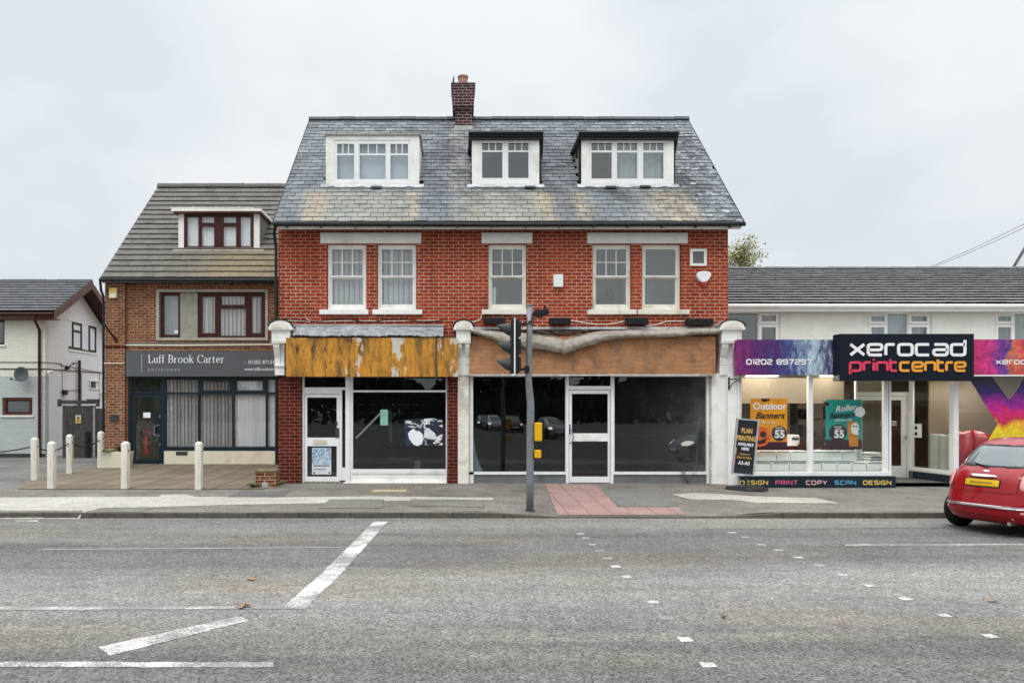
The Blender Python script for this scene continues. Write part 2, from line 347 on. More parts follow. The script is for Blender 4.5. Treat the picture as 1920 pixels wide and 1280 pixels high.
# asphalt
def asphalt(name, base, worn, agg=95, bands=True, bs=.6, warm=None, tracks=False, grime=False):
    m, t, b = nodes(name); P = wpos(t)
    agn = N(t, 'ShaderNodeTexVoronoi'); agn.inputs['Scale'].default_value = agg; L(t, P, agn.inputs['Vector'])
    a2 = noise(t, P, agg*.55, 4, .75); a3 = noise(t, P, agg*.22, 3, .7)
    big = noise(t, P, .55, 5, .6); mid = noise(t, P, 3.5, 5, .65)
    c = mixc(t, ramp(t, big, [(.3, 0.0), (.7, 1.0)]), base, worn)
    if bands:                      # the polished wheel tracks and dusty strips run along the road
        bd = noise(t, P, 1.0, 4, .6, .3, (.035, .9, 1)); c = mixc(t, ramp(t, bd, [(.36, .75), (.64, 0.0)]), c, [q*.66 for q in base])
        bw = noise(t, P, 1.0, 3, .55, .4, (.05, .6, 1)); c = mixc(t, ramp(t, bw, [(.5, 0.0), (.68, .55)]), c, warm or [q*1.1 for q in worn])
    if tracks:
        sp = N(t, 'ShaderNodeSeparateXYZ'); L(t, P, sp.inputs[0])
        yy = N(t, 'ShaderNodeMath', operation='MULTIPLY_ADD'); L(t, noise(t, P, .8, 4, .6, .2, (.25, 1, 1)), yy.inputs[0]); yy.inputs[1].default_value = .9; L(t, sp.outputs['Y'], yy.inputs[2])
        q = lambda y: (y+.45-4)/10
        tr_ = ramp(t, N1(t, yy.outputs[0], 4, 14), [(q(4.6), .72), (q(5.8), .88), (q(6.8), 1.12), (q(8.8), 1.12), (q(9.9), .82), (q(10.5), .68), (q(11.0), .88), (q(11.5), .66), (q(11.9), .88), (q(13.0), 1.05)])
        c = mixc(t, 1, c, tr_, 'MULTIPLY')
        smooth_ = ramp(t, N1(t, yy.outputs[0], 4, 14), [(q(9.7), 0.0), (q(10.6), .55)])
        c = mixc(t, smooth_, c, mixc(t, 1, c, (.92, 1.0, 1.04), 'MULTIPLY'))
        rs_ = ramp(t, noise(t, P, .7, 5, .6, .3, (.3, 1.2, 1)), [(.52, 0.0), (.66, .6)]); c = mixc(t, rs_, c, mixc(t, 1, c, (1.12, .98, .80), 'MULTIPLY'))
    c = mixc(t, .9, c, ramp(t, a2, [(.31, .22), (.46, .95), (.70, 1.5)]), 'MULTIPLY')
    c = mixc(t, .7, c, ramp(t, a3, [(.35, .70), (.65, 1.25)]), 'MULTIPLY')
    c = mixc(t, .8 if tracks else .5, c, ramp(t, agn.outputs['Color'], [(.08, .38), (.40, .93), (.9, 1.45)]), 'MULTIPLY')
    c = mixc(t, .6, c, ramp(t, mid, [(.3, .82), (.7, 1.12)]), 'MULTIPLY')
    if grime: c = mixc(t, ramp(t, noise(t, P, 1.6, 7, .72, .4), [(.48, 0.0), (.66, .6)]), c, mixc(t, 1, c, (.62,.55,.45), 'MULTIPLY'))
    L(t, c, b.inputs['Base Color']); b.inputs['Roughness'].default_value = .9; b.inputs['Specular IOR Level'].default_value = .15
    bump(t, b, a2, bs, .012); return m
def N1(t, src, a, b):
    n = N(t, 'ShaderNodeMapRange'); L(t, src, n.inputs[0]); n.inputs[1].default_value = a; n.inputs[2].default_value = b; return n.outputs[0]
m_road = asphalt('road_asphalt', (.172,.168,.157), (.236,.229,.212), agg=66, warm=(.31,.285,.24), tracks=True)
m_pave = asphalt('pavement_asphalt', (.145,.135,.118), (.235,.222,.195), agg=95, bands=False, bs=.3, grime=True)
m_drive = asphalt('driveway_asphalt', (.10,.10,.095), (.20,.195,.18), agg=90, bands=False, bs=.3)
m_patch = asphalt('patch_asphalt', (.105,.10,.10), (.15,.145,.14), agg=120, bands=False, bs=.3)
m_patch2 = asphalt('old_patch_asphalt', (.15,.145,.13), (.20,.195,.175), agg=120, bands=False, bs=.3)
m_conc = asphalt('pale_footway', (.37,.35,.305), (.46,.44,.385), agg=110, bands=False, bs=.15)
m_kerb = mat('kerb_stone', (.095,.084,.074), .85, .25, 3, (.07,.06,.055), .7, .5, 60)
m_earth = mat('earth', (.16,.15,.12), .95, .2, .5)
def paintmat(name, wear):
    m, t, b = nodes(name); P = wpos(t)
    n = noise(t, P, 55, 4, .75); n2 = noise(t, P, 1.6, 4, .6)
    s = N(t, 'ShaderNodeMath', operation='ADD'); L(t, n, s.inputs[0]); L(t, n2, s.inputs[1])
    fac = ramp(t, s.outputs[0], [(wear, 0.0), (wear+.14, 1.0)])
    c = mixc(t, fac, (.60,.60,.57), (.21,.205,.19)); L(t, c, b.inputs['Base Color']); b.inputs['Roughness'].default_value = .7
    bump(t, b, n, .4, .01); return m
m_paint = paintmat('road_paint', .93)
m_paint_worn = paintmat('worn_road_paint', .86)
m_paint_faint = paintmat('faint_road_paint', .66)

gr = MB(); gr.add([(-600,-600,-.4),(600,-600,-.4),(600,600,-.4),(-600,600,-.4)], [(0,1,2,3)])
tag(gr.build('ground', m_earth, recalc=False), kind='structure')
sheet('road', -70, 70, -75, KY, 20, 20, m_road, fn=lambda x, y: -.17)
sheet('pavement', -32, 32, KY+.125, 16.72, .35, .35, m_pave)
sheet('driveway', -32, -4.2, 16.72, 34, .5, .5, m_drive)
sheet('shop_footing', -4.2, 32, 16.72, 20.5, .5, .5, m_pave)

# kerb stones
kb = MB()
def kerbstone(x0, x1):
    a, b = KZ(x0)+.004, KZ(x1)+.004
    y0, y1, zb = KY, KY+.125, -.3; j = random.uniform(-.003, .003)
    kb.add([(x0,y0+j,zb),(x1,y0+j,zb),(x1,y1,zb),(x0,y1,zb),(x0,y0+.018+j,a+j),(x1,y0+.018+j,b+j),(x1,y1,b),(x0,y1,a)],
           [(0,3,2,1),(4,5,6,7),(0,1,5,4),(1,2,6,5),(2,3,7,6),(3,0,4,7)], random.random())
x = -30.3
while x < 30:
    l = .915
    if 1.4 < x < 4.5: l = .45
    kerbstone(x+.004, x+l-.004); x += l
tag(kb.build('kerb', m_kerb, bevel=.008), kind='structure')
# gutter dirt line and cream strip
ov = MB()
def px_overlay(name, pts, m, lift=.004): return overlay(name, [g2(*p) for p in pts], m, lift, jag=.022)
px_overlay('footway_strip', [(-260,934),(60,932),(296,931),(304,927),(350,927),(366,931),(540,932),(700,930),(922,933),(927,937),(840,937),(700,939),(600,943),(430,946),(300,950),(190,952),(150,961),(-260,961)], m_conc)
px_overlay('footway_strip', [(1262,926),(1300,924),(1412,930),(1530,933),(1574,943),(1420,943),(1385,938),(1290,935)], m_conc)
px_overlay('footway_patch', [(452,921),(544,921),(528,932),(427,932)], m_patch, .008)
px_overlay('footway_patch', [(214,951),(292,951),(262,960),(190,960)], m_patch2, .007)
px_overlay('footway_patch', [(618,936),(720,936),(716,953),(598,953)], m_patch2, .008)
px_overlay('footway_patch', [(770,936),(905,937),(907,951),(768,948)], m_patch2, .008)
px_overlay('footway_patch', [(1120,915),(1240,916),(1272,949),(1165,950)], m_patch2, .006)
# blister paving
def blistermat():
    m, t, b = nodes('red_blister_paving'); P = wpos(t); uv = N(t, 'ShaderNodeUVMap').outputs[0]
    br = N(t, 'ShaderNodeTexBrick'); L(t, uv, br.inputs['Vector']); br.offset = 0
    for k, v in (('Scale', 1), ('Mortar Size', .012), ('Brick Width', .4), ('Row Height', .4)): br.inputs[k].default_value = v
    br.inputs['Color1'].default_value = (.36,.225,.20,1); br.inputs['Color2'].default_value = (.28,.17,.15,1); br.inputs['Mortar'].default_value = (.16,.10,.085,1)
    c = mixc(t, .8, br.outputs['Color'], ramp(t, noise(t, P, 40, 4, .7), [(.3, .8), (.7, 1.15)]), 'MULTIPLY')
    c = mixc(t, ramp(t, noise(t, P, 2.5, 5, .6), [(.5, 0.0), (.75, .5)]), c, (.35,.28,.25))
    L(t, c, b.inputs['Base Color']); b.inputs['Roughness'].default_value = .8; return m
m_blister = blistermat()
bl_pts = [g2(*p) for p in [(1021,908),(1118,908),(1158,951),(1272,951),(1286,965),(1046,966)]]
overlay('tactile_paving', bl_pts, m_blister, .010)
def inside(x, y, P):
    c = False; j = len(P)-1
    for i in range(len(P)):
        if (P[i][1] > y) != (P[j][1] > y) and x < (P[j][0]-P[i][0])*(y-P[i][1])/(P[j][1]-P[i][1])+P[i][0]: c = not c
        j = i
    return c
bb = MB(); k = 0
yy = 13.45
while yy < 18:
    xx = 1.0
    while xx < 5:
        if inside(xx-.02, yy, bl_pts) and inside(xx+.02, yy, bl_pts):
            z = G(xx, yy)+.010; n = 6
            bb.add([(xx+.0125*math.cos(2*math.pi*q/n)*1.0, yy+.0125*math.sin(2*math.pi*q/n), z+.005) for q in range(n)] + [(xx+.022*math.cos(2*math.pi*q/n), yy+.022*math.sin(2*math.pi*q/n), z-.001) for q in range(n)],
                   [tuple(range(n))] + [(q, q+n, (q+1)%n+n, (q+1)%n) for q in range(n)])
        xx += .0667
    yy += .0667
tag(bb.build('paving_blisters', m_blister), kind='structure')

# forecourt slabs
def slabmat():
    m, t, b = nodes('forecourt_slabs'); P = wpos(t); uv = N(t, 'ShaderNodeUVMap').outputs[0]
    br = N(t, 'ShaderNodeTexBrick'); L(t, uv, br.inputs['Vector']); br.offset = 0
    for k, v in (('Scale', 1), ('Mortar Size', .026), ('Mortar Smooth', .5), ('Brick Width', .62), ('Row Height', 1.25)): br.inputs[k].default_value = v
    br.inputs['Color1'].default_value = (.20,.16,.105,1); br.inputs['Color2'].default_value = (.15,.118,.075,1); br.inputs['Mortar'].default_value = (.04,.033,.022,1)
    c = mixc(t, .8, br.outputs['Color'], ramp(t, noise(t, P, 25, 5, .7), [(.3, .78), (.7, 1.18)]), 'MULTIPLY')
    c = mixc(t, ramp(t, noise(t, P, 1.2, 5, .6), [(.45, 0.0), (.7, .65)]), c, (.10,.085,.06))
    L(t, c, b.inputs['Base Color']); b.inputs['Roughness'].default_value = .85; bump(t, b, noise(t, P, 30, 4), .3, .006); return m
m_slab = slabmat()
overlay('forecourt', [(-9.95,16.70),(-4.40,16.70),(-4.40,23.0),(-11.0,23.0),(-10.85,18.6)], m_slab, .012)

# road markings
def rp(name, pts, m, lift=.004): return overlay(name, [road2(*p) for p in pts], m, lift, fn=lambda x, y: -.17)
rp('stop_line', [(701,977.5),(727,977.5),(640,1075),(571,1141.5),(527,1141.5),(597,1080),(648,1030)], m_paint)
rp('zigzag_marking', [(185,1213),(205,1229),(467,1163),(449,1155)], m_paint)
rp('lane_line', [(-90,1240),(513,1241.5),(513,1251),(-90,1250)], m_paint)
rp('lane_line', [(-90,1138),(527,1136.2),(527,1141.5),(-90,1144)], m_paint_worn)
rp('lane_line', [(80,1028.5),(640,1024.8),(640,1026.8),(80,1031.2)], m_paint_faint)
rp('lane_line', [(1585,1020.4),(2100,1019),(2100,1021.6),(1585,1022.6)], m_paint_worn)
s1 = [(1088.5,1000.7),(1098,1008.4),(1110.4,1020.4),(1124,1032.4),(1138.5,1046.3),(1154,1061.6),(1175,1080.6),(1196,1101.4),(1223.4,1128),(1250.8,1158.2),(1285.4,1198.3),(1328,1246)]
s2 = [(1373,998.5),(1398,1007),(1428,1021),(1460,1031),(1497,1045),(1535,1060),(1581,1077.5),(1632,1098),(1697,1122),(1770,1153.5),(1857,1192)]
for q, (px, py) in enumerate(s1+s2):
    x, y = road2(px, py); h = .056; sk = random.uniform(-.012, .012)
    P4 = [(x-h, y-h*1.05+sk), (x+h, y-h), (x+h+sk, y+h), (x-h, y+h)]
    faded = q in (0, 2, 3, 7, 12, 14)
    o = overlay('crossing_stud', P4, m_paint_worn if faded else m_paint, .004, fn=lambda x, y: -.17)
rp('kerbside_mark', [(28,974.5),(70,975),(72,977.5),(30,977.5)], m_paint_worn)
# crack seals and gutter dirt
m_crack = flat('crack', (.06,.06,.058), .9)
def crack(pts, r=.006):
    P = [road2(*p) for p in pts]; o = []
    for i in range(len(P)-1):
        for k in range(4):
            f = k/4; o.append((P[i][0]*(1-f)+P[i+1][0]*f+random.uniform(-.02,.02), P[i][1]*(1-f)+P[i+1][1]*f+random.uniform(-.02,.02)))
    o.append(P[-1]); L_ = [(x, y+r*random.uniform(.5,1.4)) for x, y in o]; Rr = [(x, y-r*random.uniform(.5,1.4)) for x, y in reversed(o)]
    mb = MB(); n = len(o)
    mb.add([(x, y, -.167) for x, y in L_+Rr], [(i, 2*n-1-i, 2*n-2-i, i+1) for i in range(n-1)]); tag(mb.build('road_crack', m_crack, recalc=False), kind='structure')
crack([(1755,1001),(1780,1010),(1820,1018),(1880,1024)]); crack([(1740,980),(1775,984),(1810,983)]); crack([(1810,1006),(1840,1012),(1900,1013)])
crack([(1300,993),(1400,991),(1520,992),(1640,990),(1770,990)], .009)
m_dirt = asphalt('gutter_grit', (.22,.20,.165), (.30,.28,.24), agg=60, bands=False, bs=.3)
overlay('gutter_grit', [(-20,KY-.13),(-6,KY-.09),(-3,KY-.12),(0,KY-.10),(3,KY-.16),(6,KY-.1),(12,KY-.12),(20,KY-.1),(20,KY-.001),(-20,KY-.001)], m_dirt, .003, fn=lambda x,y: -.17)

# small finds on the ground
def manhole():
    x, y = g2(730, 920); t = thing('manhole_cover', 'small rectangular inspection cover with yellow painted frame, in the footway', 'manhole cover', (x, y, G(x,y)))
    z = G(x, y)
    f = MB(); 
    for a,b,c,d in ((-.38,.38,-.23,-.19),(-.38,.38,.19,.23),(-.38,-.34,-.19,.19),(.34,.38,-.19,.19)): f.box(x+a,x+b,y+c,y+d,z-.02,z+.009)
    f.build('frame', mat('faded_yellow_paint', (.42,.33,.10), .8, .2, 10, (.2,.18,.14), .8), t)
    MB().box(x-.34,x+.34,y-.19,y+.19,z-.02,z+.006).build('lid', mat('concrete_lid', (.42,.37,.27), .85, .15, 8), t)
manhole()
m_leafd = flat('dead_leaf', (.30,.20,.11), .8)
def leaf(px, py, lab, s=1, fn=road2, m=None):
    x, y = fn(px, py); z = (-.17 if fn is road2 else G(x,y))+.008; mb = MB(); n = 12; a0 = random.uniform(0, 6)
    vs = [(x, y, z+.012)]
    for k in range(n):
        r = .06*s*(1 if k % 3 else .45); t = a0+2*math.pi*k/n; vs.append((x+r*math.cos(t)*1.2, y+r*math.sin(t), z+random.uniform(0,.035*s)))
    mb.add(vs, [(0, k+1, (k+1)%n+1) for k in range(n)]); o = mb.build('fallen_leaf', m or m_leafd, recalc=False, org=(x,y,z)); tag(o, lab, 'leaf'); return o
leaf(470, 1087, 'curled tan leaf lying alone in the middle of the road, left of the stop line')
leaf(457, 1138, 'bigger ragged tan leaf lying on the worn thin lane line', 1.3)
leaf(1357, 1158, 'dark blackened leaf lying between the two rows of white crossing studs', .45, m=m_txt_k)
leaf(1862, 1128, 'brown dead leaf on the road at far right, beyond the white crossing studs', .8)

# ------------------------------------------------------------------ roofs of separate slates
def roofmat(name, cols, stain=None, rough=.8, spec=.12, lichen=0):
    m, t, b = nodes(name); P = wpos(t); at = N(t, 'ShaderNodeAttribute'); at.attribute_name = 'rnd'
    c = ramp(t, at.outputs['Fac'], [(i/(len(cols)-1), q) for i, q in enumerate(cols)])
    c = mixc(t, .7, c, ramp(t, noise(t, P, 9, 5, .7), [(.3, .72), (.7, 1.2)]), 'MULTIPLY')
    if stain: c = stain(t, P, c, at)
    if lichen:
        v = noise(t, P, 7, 4, .7); c = mixc(t, ramp(t, v, [(.62, 0.0), (.68, lichen)]), c, (.50,.50,.46))
    L(t, c, b.inputs['Base Color']); b.inputs['Roughness'].default_value = rough; b.inputs['Specular IOR Level'].default_value = spec
    bump(t, b, noise(t, P, 30, 4), .3, .004); return m
def slate_stain(t, P, c, at):
    # washed-down stains under the dormers, and moss towards the right verge
    sp = N(t, 'ShaderNodeSeparateXYZ'); L(t, P, sp.inputs[0])
    wob = noise(t, P, 1.6, 3, .6)
    wx = N(t, 'ShaderNodeMath', operation='MULTIPLY_ADD'); L(t, wob, wx.inputs[0]); wx.inputs[1].default_value = .5; L(t, sp.outputs['X'], wx.inputs[2])
    # the stains drift slightly to the right as they run down
    mr = N(t, 'ShaderNodeMapRange'); L(t, wx.outputs[0], mr.inputs[0]); mr.inputs[1].default_value = -4.25; mr.inputs[2].default_value = 7.25
    u = lambda px: (X(px, 18.3)+.25+4.25)/11.5
    o, k, g = (.60,.50,.36), (.52,.52,.45), None
    cream = ramp(t, mr.outputs[0], [(u(575), (.60,.50,.38)), (u(605), (.62,.50,.36)), (u(625), (.47,.49,.44)), (u(765), (.50,.51,.44)), (u(782), (.66,.52,.36)), (u(800), (.3,.32,.33)),
                   (u(878), (.62,.56,.42)), (u(905), (.50,.52,.46)), (u(1000), (.50,.50,.42)), (u(1015), (.66,.55,.36)), (u(1045), (.60,.50,.34)), (u(1085), (.62,.52,.36)), (u(1120), (.30,.33,.34)), (u(1190), (.40,.42,.42)), (u(1250), (.63,.53,.37)), (u(1300), (.60,.52,.38))])
    fx = ramp(t, mr.outputs[0], [(u(560), 0.0), (u(582), .75), (u(780), .8), (u(800), 0.0), (u(868), 0.0), (u(880), .8), (u(1030), .75), (u(1044), .08), (u(1072), .1), (u(1088), .8), (u(1115), .15), (u(1180), .45), (u(1240), .75), (u(1290), .8), (u(1315), 0.0)])
    fz = ramp(t, N1(t, sp.outputs['Z'], 6.2, 8.2), [(0.0, 1.0), (.50, .95), (.60, 0.0)])
    f = N(t, 'ShaderNodeMath', operation='MULTIPLY'); L(t, fx, f.inputs[0]); L(t, fz, f.inputs[1])
    f2 = N(t, 'ShaderNodeMath', operation='MULTIPLY'); L(t, f.outputs[0], f2.inputs[0]); L(t, ramp(t, noise(t, P, 5, 5, .7), [(.25, .55), (.65, 1.0)]), f2.inputs[1])
    c = mixc(t, f2.outputs[0], c, mixc(t, 1, cream, (.72,.70,.66), 'MULTIPLY'))
    # mortar wash below the chimney
    ch = ramp(t, mr.outputs[0], [(u(838), 0.0), (u(850), .6), (u(872), .5), (u(884), 0.0)])
    c = mixc(t, ch, c, (.34,.33,.30))
    # moss
    mo = ramp(t, noise(t, P, 1.3, 7, .75), [(.44, 0.0), (.56, .95)])
    mf = ramp(t, mr.outputs[0], [(.1, .2), (.2, .45), (.40, .9), (.5, .6), (.72, .8), (.86, 1.0)])
    up = ramp(t, N1(t, sp.outputs['Z'], 6.2, 10.3), [(0.0, .35), (.35, .8), (.8, .9), (.95, .2)])
    q = N(t, 'ShaderNodeMath', operation='MULTIPLY'); L(t, mo, q.inputs[0]); L(t, mf, q.inputs[1])
    q2 = N(t, 'ShaderNodeMath', operation='MULTIPLY'); L(t, q.outputs[0], q2.inputs[0]); L(t, up, q2.inputs[1])
    c = mixc(t, q2.outputs[0], c, (.045,.045,.055))
    li = ramp(t, noise(t, P, 6, 3, .6), [(.58, 0.0), (.66, .7)])
    lf = ramp(t, mr.outputs[0], [(.78, 0.0), (.88, 1.0)])
    z = N(t, 'ShaderNodeMath', operation='MULTIPLY'); L(t, li, z.inputs[0]); L(t, lf, z.inputs[1])
    return mixc(t, z.outputs[0], c, (.52,.54,.52))
def tile_stain(t, P, c, at):
    sp = N(t, 'ShaderNodeSeparateXYZ'); L(t, P, sp.inputs[0])
    fx = ramp(t, N1(t, sp.outputs['X'], -10, -4.4), [(0.0, 0.0), (.25, .15), (.5, .8), (.85, .7), (1.0, .3)])
    fz = ramp(t, N1(t, sp.outputs['Z'], 5.8, 8.0), [(0.0, 1.0), (.45, .8), (.6, 0.0)])
    f = N(t, 'ShaderNodeMath', operation='MULTIPLY'); L(t, fx, f.inputs[0]); L(t, fz, f.inputs[1])
    f2 = N(t, 'ShaderNodeMath', operation='MULTIPLY'); L(t, f.outputs[0], f2.inputs[0]); L(t, ramp(t, noise(t, P, 3, 5, .7), [(.3, .2), (.65, 1.0)]), f2.inputs[1])
    return mixc(t, f2.outputs[0], c, (.30,.235,.12))
m_slate = roofmat('blue_grey_slate', [(.125,.138,.15), (.17,.187,.20), (.185,.203,.215), (.235,.253,.267), (.15,.163,.172)], slate_stain, .72, .22)
m_tile = roofmat('grey_concrete_tile', [(.125,.118,.105), (.165,.157,.14), (.145,.138,.124)], tile_stain, .8)
m_tile_dk = roofmat('dark_concrete_tile', [(.10,.105,.11), (.14,.145,.15), (.12,.12,.125)], None, .75)
m_tile_dk2 = roofmat('dark_ribbed_tile', [(.16,.16,.162), (.21,.21,.212), (.18,.18,.182)], None, .7)
m_deck = flat('roof_deck', (.03,.03,.03), .9)

def roof(parent, x0, x1, ye, ze, yr, zr, tw, ex, th, m, skips=(), jit=.003, back=True, name='roof', stagger=True, thick=.12, gap=.005):
    d = MB()                                                   # solid under the tiles
    yb = 2*yr-ye
    if back: d.prismx([(ye+.05,ze-.01),(yr,zr-.03),(yb-.05,ze-.01),(yb-.05,ze-.01-thick),(yr,zr-.03-thick*1.4),(ye+.05,ze-.01-thick)], x0+.02, x1-.02)
    else: d.prismx([(ye+.05,ze-.01),(yr,zr-.03),(yr,zr-.03-thick*1.4),(ye+.05,ze-.01-thick)], x0+.02, x1-.02)
    deck = d.build(name, m_deck, parent)
    S = math.hypot(yr-ye, zr-ze); cy, cz = (yr-ye)/S, (zr-ze)/S; ny, nz = -cz, cy
    mb = MB(); rows = int(S/ex)
    for sgn in ((1, -1) if back else (1,)):
        for i in range(rows+1):
            s0 = i*ex; s1 = min(S, s0+ex*1.25)
            if s1-s0 < ex*.3: continue
            off = (tw/2 if (i % 2 and stagger) else 0) + random.uniform(-.01,.01); xx = x0-off
            while xx < x1-.01:
                a, b = max(xx, x0), min(xx+tw-gap, x1); xx += tw
                if b-a < .03: continue
                cxm = (a+b)/2
                if sgn == 1 and any(k[0] < cxm < k[1] and k[2] < (s0+ex*.5) < k[3] for k in skips): continue
                if sgn == -1 and i % 3: pass
                ja, jb = random.uniform(-jit, jit), random.uniform(-jit, jit); l = th*1.7; js = random.uniform(-jit*2, jit)
                vs = []
                for (xx_, ss, hh) in ((a,s0+js+th*1.6,l-th*1.1+ja),(b,s0+js+th*1.6,l-th*1.1+jb),(b,s1,-th*.2),(a,s1,-th*.2),(a,s0+js,l+ja),(b,s0+js,l+jb),(b,s1,th*.5),(a,s1,th*.5)):
                    y = ye+cy*ss + ny*hh; z = ze+cz*ss + nz*hh
                    if sgn == -1: y = 2*yr-y
                    vs.append((xx_, y, z))
                mb.add(vs, [(0,3,2,1),(4,5,6,7),(0,1,5,4),(1,2,6,5),(2,3,7,6),(3,0,4,7)], .02+.96*random.random())
    mb.build('tiles', m, deck)
    return deck
def ridge(parent, x0, x1, yr, zr, m, r=.09, step=.45, name='ridge'):
    mb = MB(); x = x0
    while x < x1-.05:
        e = min(x+step-.008, x1); dz = random.uniform(-.008,.008)
        mb.prismx([(yr-r*1.3, zr-r*.55+dz),(yr-r*.6, zr+r*.45+dz),(yr, zr+r*.7+dz),(yr+r*.6, zr+r*.45+dz),(yr+r*1.3, zr-r*.55+dz),(yr, zr-.1)], x, e); x += step
    return mb.build(name, m, parent)

def room(parent, Y, a, b, c, d, depth, m, dy=.08):
    x0, x1, z0, z1 = X(a,Y), X(c,Y), Z(d,Y), Z(b,Y); y0, y1 = Y+dy, Y+depth; mb = MB()
    mb.add([(x0,y0,z0),(x1,y0,z0),(x1,y1,z0),(x0,y1,z0),(x0,y0,z1),(x1,y0,z1),(x1,y1,z1),(x0,y1,z1)], [(0,1,2,3),(7,6,5,4),(3,2,6,7),(0,3,7,4),(2,1,5,6)])
    return mb.build('room', m, parent, recalc=False)
def pane(parent, Y, a, b, c, d, dy, m=None, name='pane'):
    return MB().pb(Y,a,b,c,d,dy,dy+.006).build(name, m or m_glass, parent)
def blinds(parent, Y, a, b, c, d, dy, m, pitch=.089, ang=.35, gap=0):
    x0, x1, z0, z1 = X(a,Y), X(c,Y), Z(d,Y), Z(b,Y); mb = MB(); x = x0+.02; hw = pitch*.47
    while x < x1-.03:
        t = ang + random.uniform(-.12,.12); dx, dy_ = hw*math.cos(t), hw*math.sin(t)
        y = Y+dy; q = random.uniform(-.004,.004)
        if random.random() > gap:
            mb.add([(x-dx,y-dy_,z0+.02),(x+dx,y+dy_,z0+.02),(x+dx+q,y+dy_,z1),(x-dx+q,y-dy_,z1),(x-dx,y-dy_+.002,z0+.02),(x+dx,y+dy_+.002,z0+.02),(x+dx+q,y+dy_+.002,z1),(x-dx+q,y-dy_+.002,z1)],
                   [(0,1,2,3),(7,6,5,4),(0,3,7,4),(1,5,6,2)])
        x += pitch
    return mb.build('blind', m, parent)
def curtains(parent, Y, a, b, c, d, dy, m, n=40, amp=.03):
    x0, x1, z0, z1 = X(a,Y), X(c,Y), Z(d,Y), Z(b,Y); vs = []
    for j in range(2):
        for i in range(n+1):
            vs.append((x0+(x1-x0)*i/n, Y+dy+amp*math.sin(i*1.7)+amp*.5*math.sin(i*.6+1), z1 if j else z0))
    mb = MB(); mb.add(vs, [(i, i+1, n+2+i, n+1+i) for i in range(n)]); return mb.build('curtain', m, parent, recalc=False, smooth=True)

# ------------------------------------------------------------------ MAIN BUILDING
Y0 = 18.0
main = thing('brick_building', 'three storey red brick building with stained slate roof, three dormers and two empty shops below', 'building', (X(940,Y0), Y0, 0))
wl, wr = X(522,Y0), X(1365,Y0)
WIN = [(613,457,687,581,'a'), (707,457,781,581,'a'), (915,457,988,581,'b'), (1111,457,1184,581,'c'), (1204,457,1277,581,'d')]
mb = MB(); holes = [hole(Y0, *q[:4]) for q in WIN] + [(X(568,Y0), X(838,Y0), -.05, Z(700,Y0)), (X(883,Y0), X(1329,Y0), -.05, Z(700,Y0))]
wall(mb, wl, wr, -.2, 6.2, holes, Y0, Y0+.24)
front = mb.build('wall', m_brick, main)
mb = MB(); S_ = [(wl, wl+.23), (wr-.23, wr)]
for a, b in S_: MB().prismx([(Y0+.24,-.2),(25.7,-.2),(25.7,6.2),(21.9,9.95),(18.25,6.42),(Y0+.24,6.2)], a, b).build('side_wall', m_brick, main)
MB().box(wl+.24, wr-.24, 25.5, 25.7, -.2, 6.2).build('back_wall', m_brick, main)
MB().box(wl+.24, wr-.24, Y0+.26, 25.5, 3.0, 3.1).build('upper_floor', m_dark_room, main)

def sash(q):
    a, b, c, d, kind = q; P = main
    f = MB(); f.ring(Y0, (a+1,b+1,c-1,d-1), (a+5,b+5,c-5,d-5), .075, .20)
    w_ = f.build('window', m_white if kind in 'a' else m_white_flaky, P)
    fr = MB(); mid = (b+d)/2
    # upper sash stands in front of the lower one
    fr.ring(Y0, (a+5,b+5,c-5,mid-1), (a+8,b+8.5,c-8,mid-4), .10, .135)
    if kind != 'd':
        wd = (c-a-16)/3
        for k in (1,2): fr.pb(Y0, a+8+wd*k-.9, b+8.5, a+8+wd*k+.9, mid-4, .105, .13)
        hm = (b+8.5+mid-4)/2; fr.pb(Y0, a+8, hm-.8, c-8, hm+.8, .107, .128)
    fr.build('upper_sash', m_white, w_)
    lo = MB(); lo.ring(Y0, (a+5,mid-2,c-5,d-4), (a+8,mid+1.5,c-8,d-12), .14, .175); lo.build('lower_sash', m_white if kind=='a' else m_white_flaky, w_)
    gq = m_glass_thin if kind == 'a' else m_glass; pane(w_, Y0, a+7,b+8,c-7,mid-2, .118, gq); pane(w_, Y0, a+7,mid,c-7,d-11, .156, gq)
    room(w_, Y0, a-25,b-6,c+25,d+4, 1.3, m_grey_room, .245)
    if kind == 'a': blinds(w_, Y0, a+4, b+6, c-4, d-8, .26, m_sash_blind, .125, .3)
    if kind == 'b':
        MB().pb(Y0, a+3, 536, a+16, d-10, .22, .235).build('card', m_blind, w_)
for q in WIN: sash(q)
bd = MB(); bd.prism([(X(a,18.5),Z(b,18.5)) for a,b in ((1117,572),(1118,562),(1124,556),(1131,553),(1136,545),(1143,541),(1149,545),(1151,556),(1153,572))], 18.42, 18.6)
o = bd.build('dark_bundle', m_blackp, None, bevel=.03, org=(X(1135,18.5),18.5,Z(572,18.5))); tag(o, 'black bundle heaped inside the lower sash of the window at right of centre', 'bundle')
for a, c, k in ((601,790,0), (903,998,0), (1101,1289,0)):
    l = MB().pb(Y0, a, 436.5, c, 456.5, -.035, .10); l.build('lintel', m_white, main, bevel=.008)
for a, c in ((600,691), (699,792), (903,998), (1101,1192), (1195,1291)):
    s = MB(); xa, xb = X(a,Y0), X(c,Y0)
    s.prismx([(Y0-.09,Z(590,Y0)),(Y0+.22,Z(590,Y0)),(Y0+.22,Z(580,Y0)+.02),(Y0-.09,Z(581,Y0))], xa, xb); s.build('sill', m_white if a < 800 else m_white_flaky, main, bevel=.008)

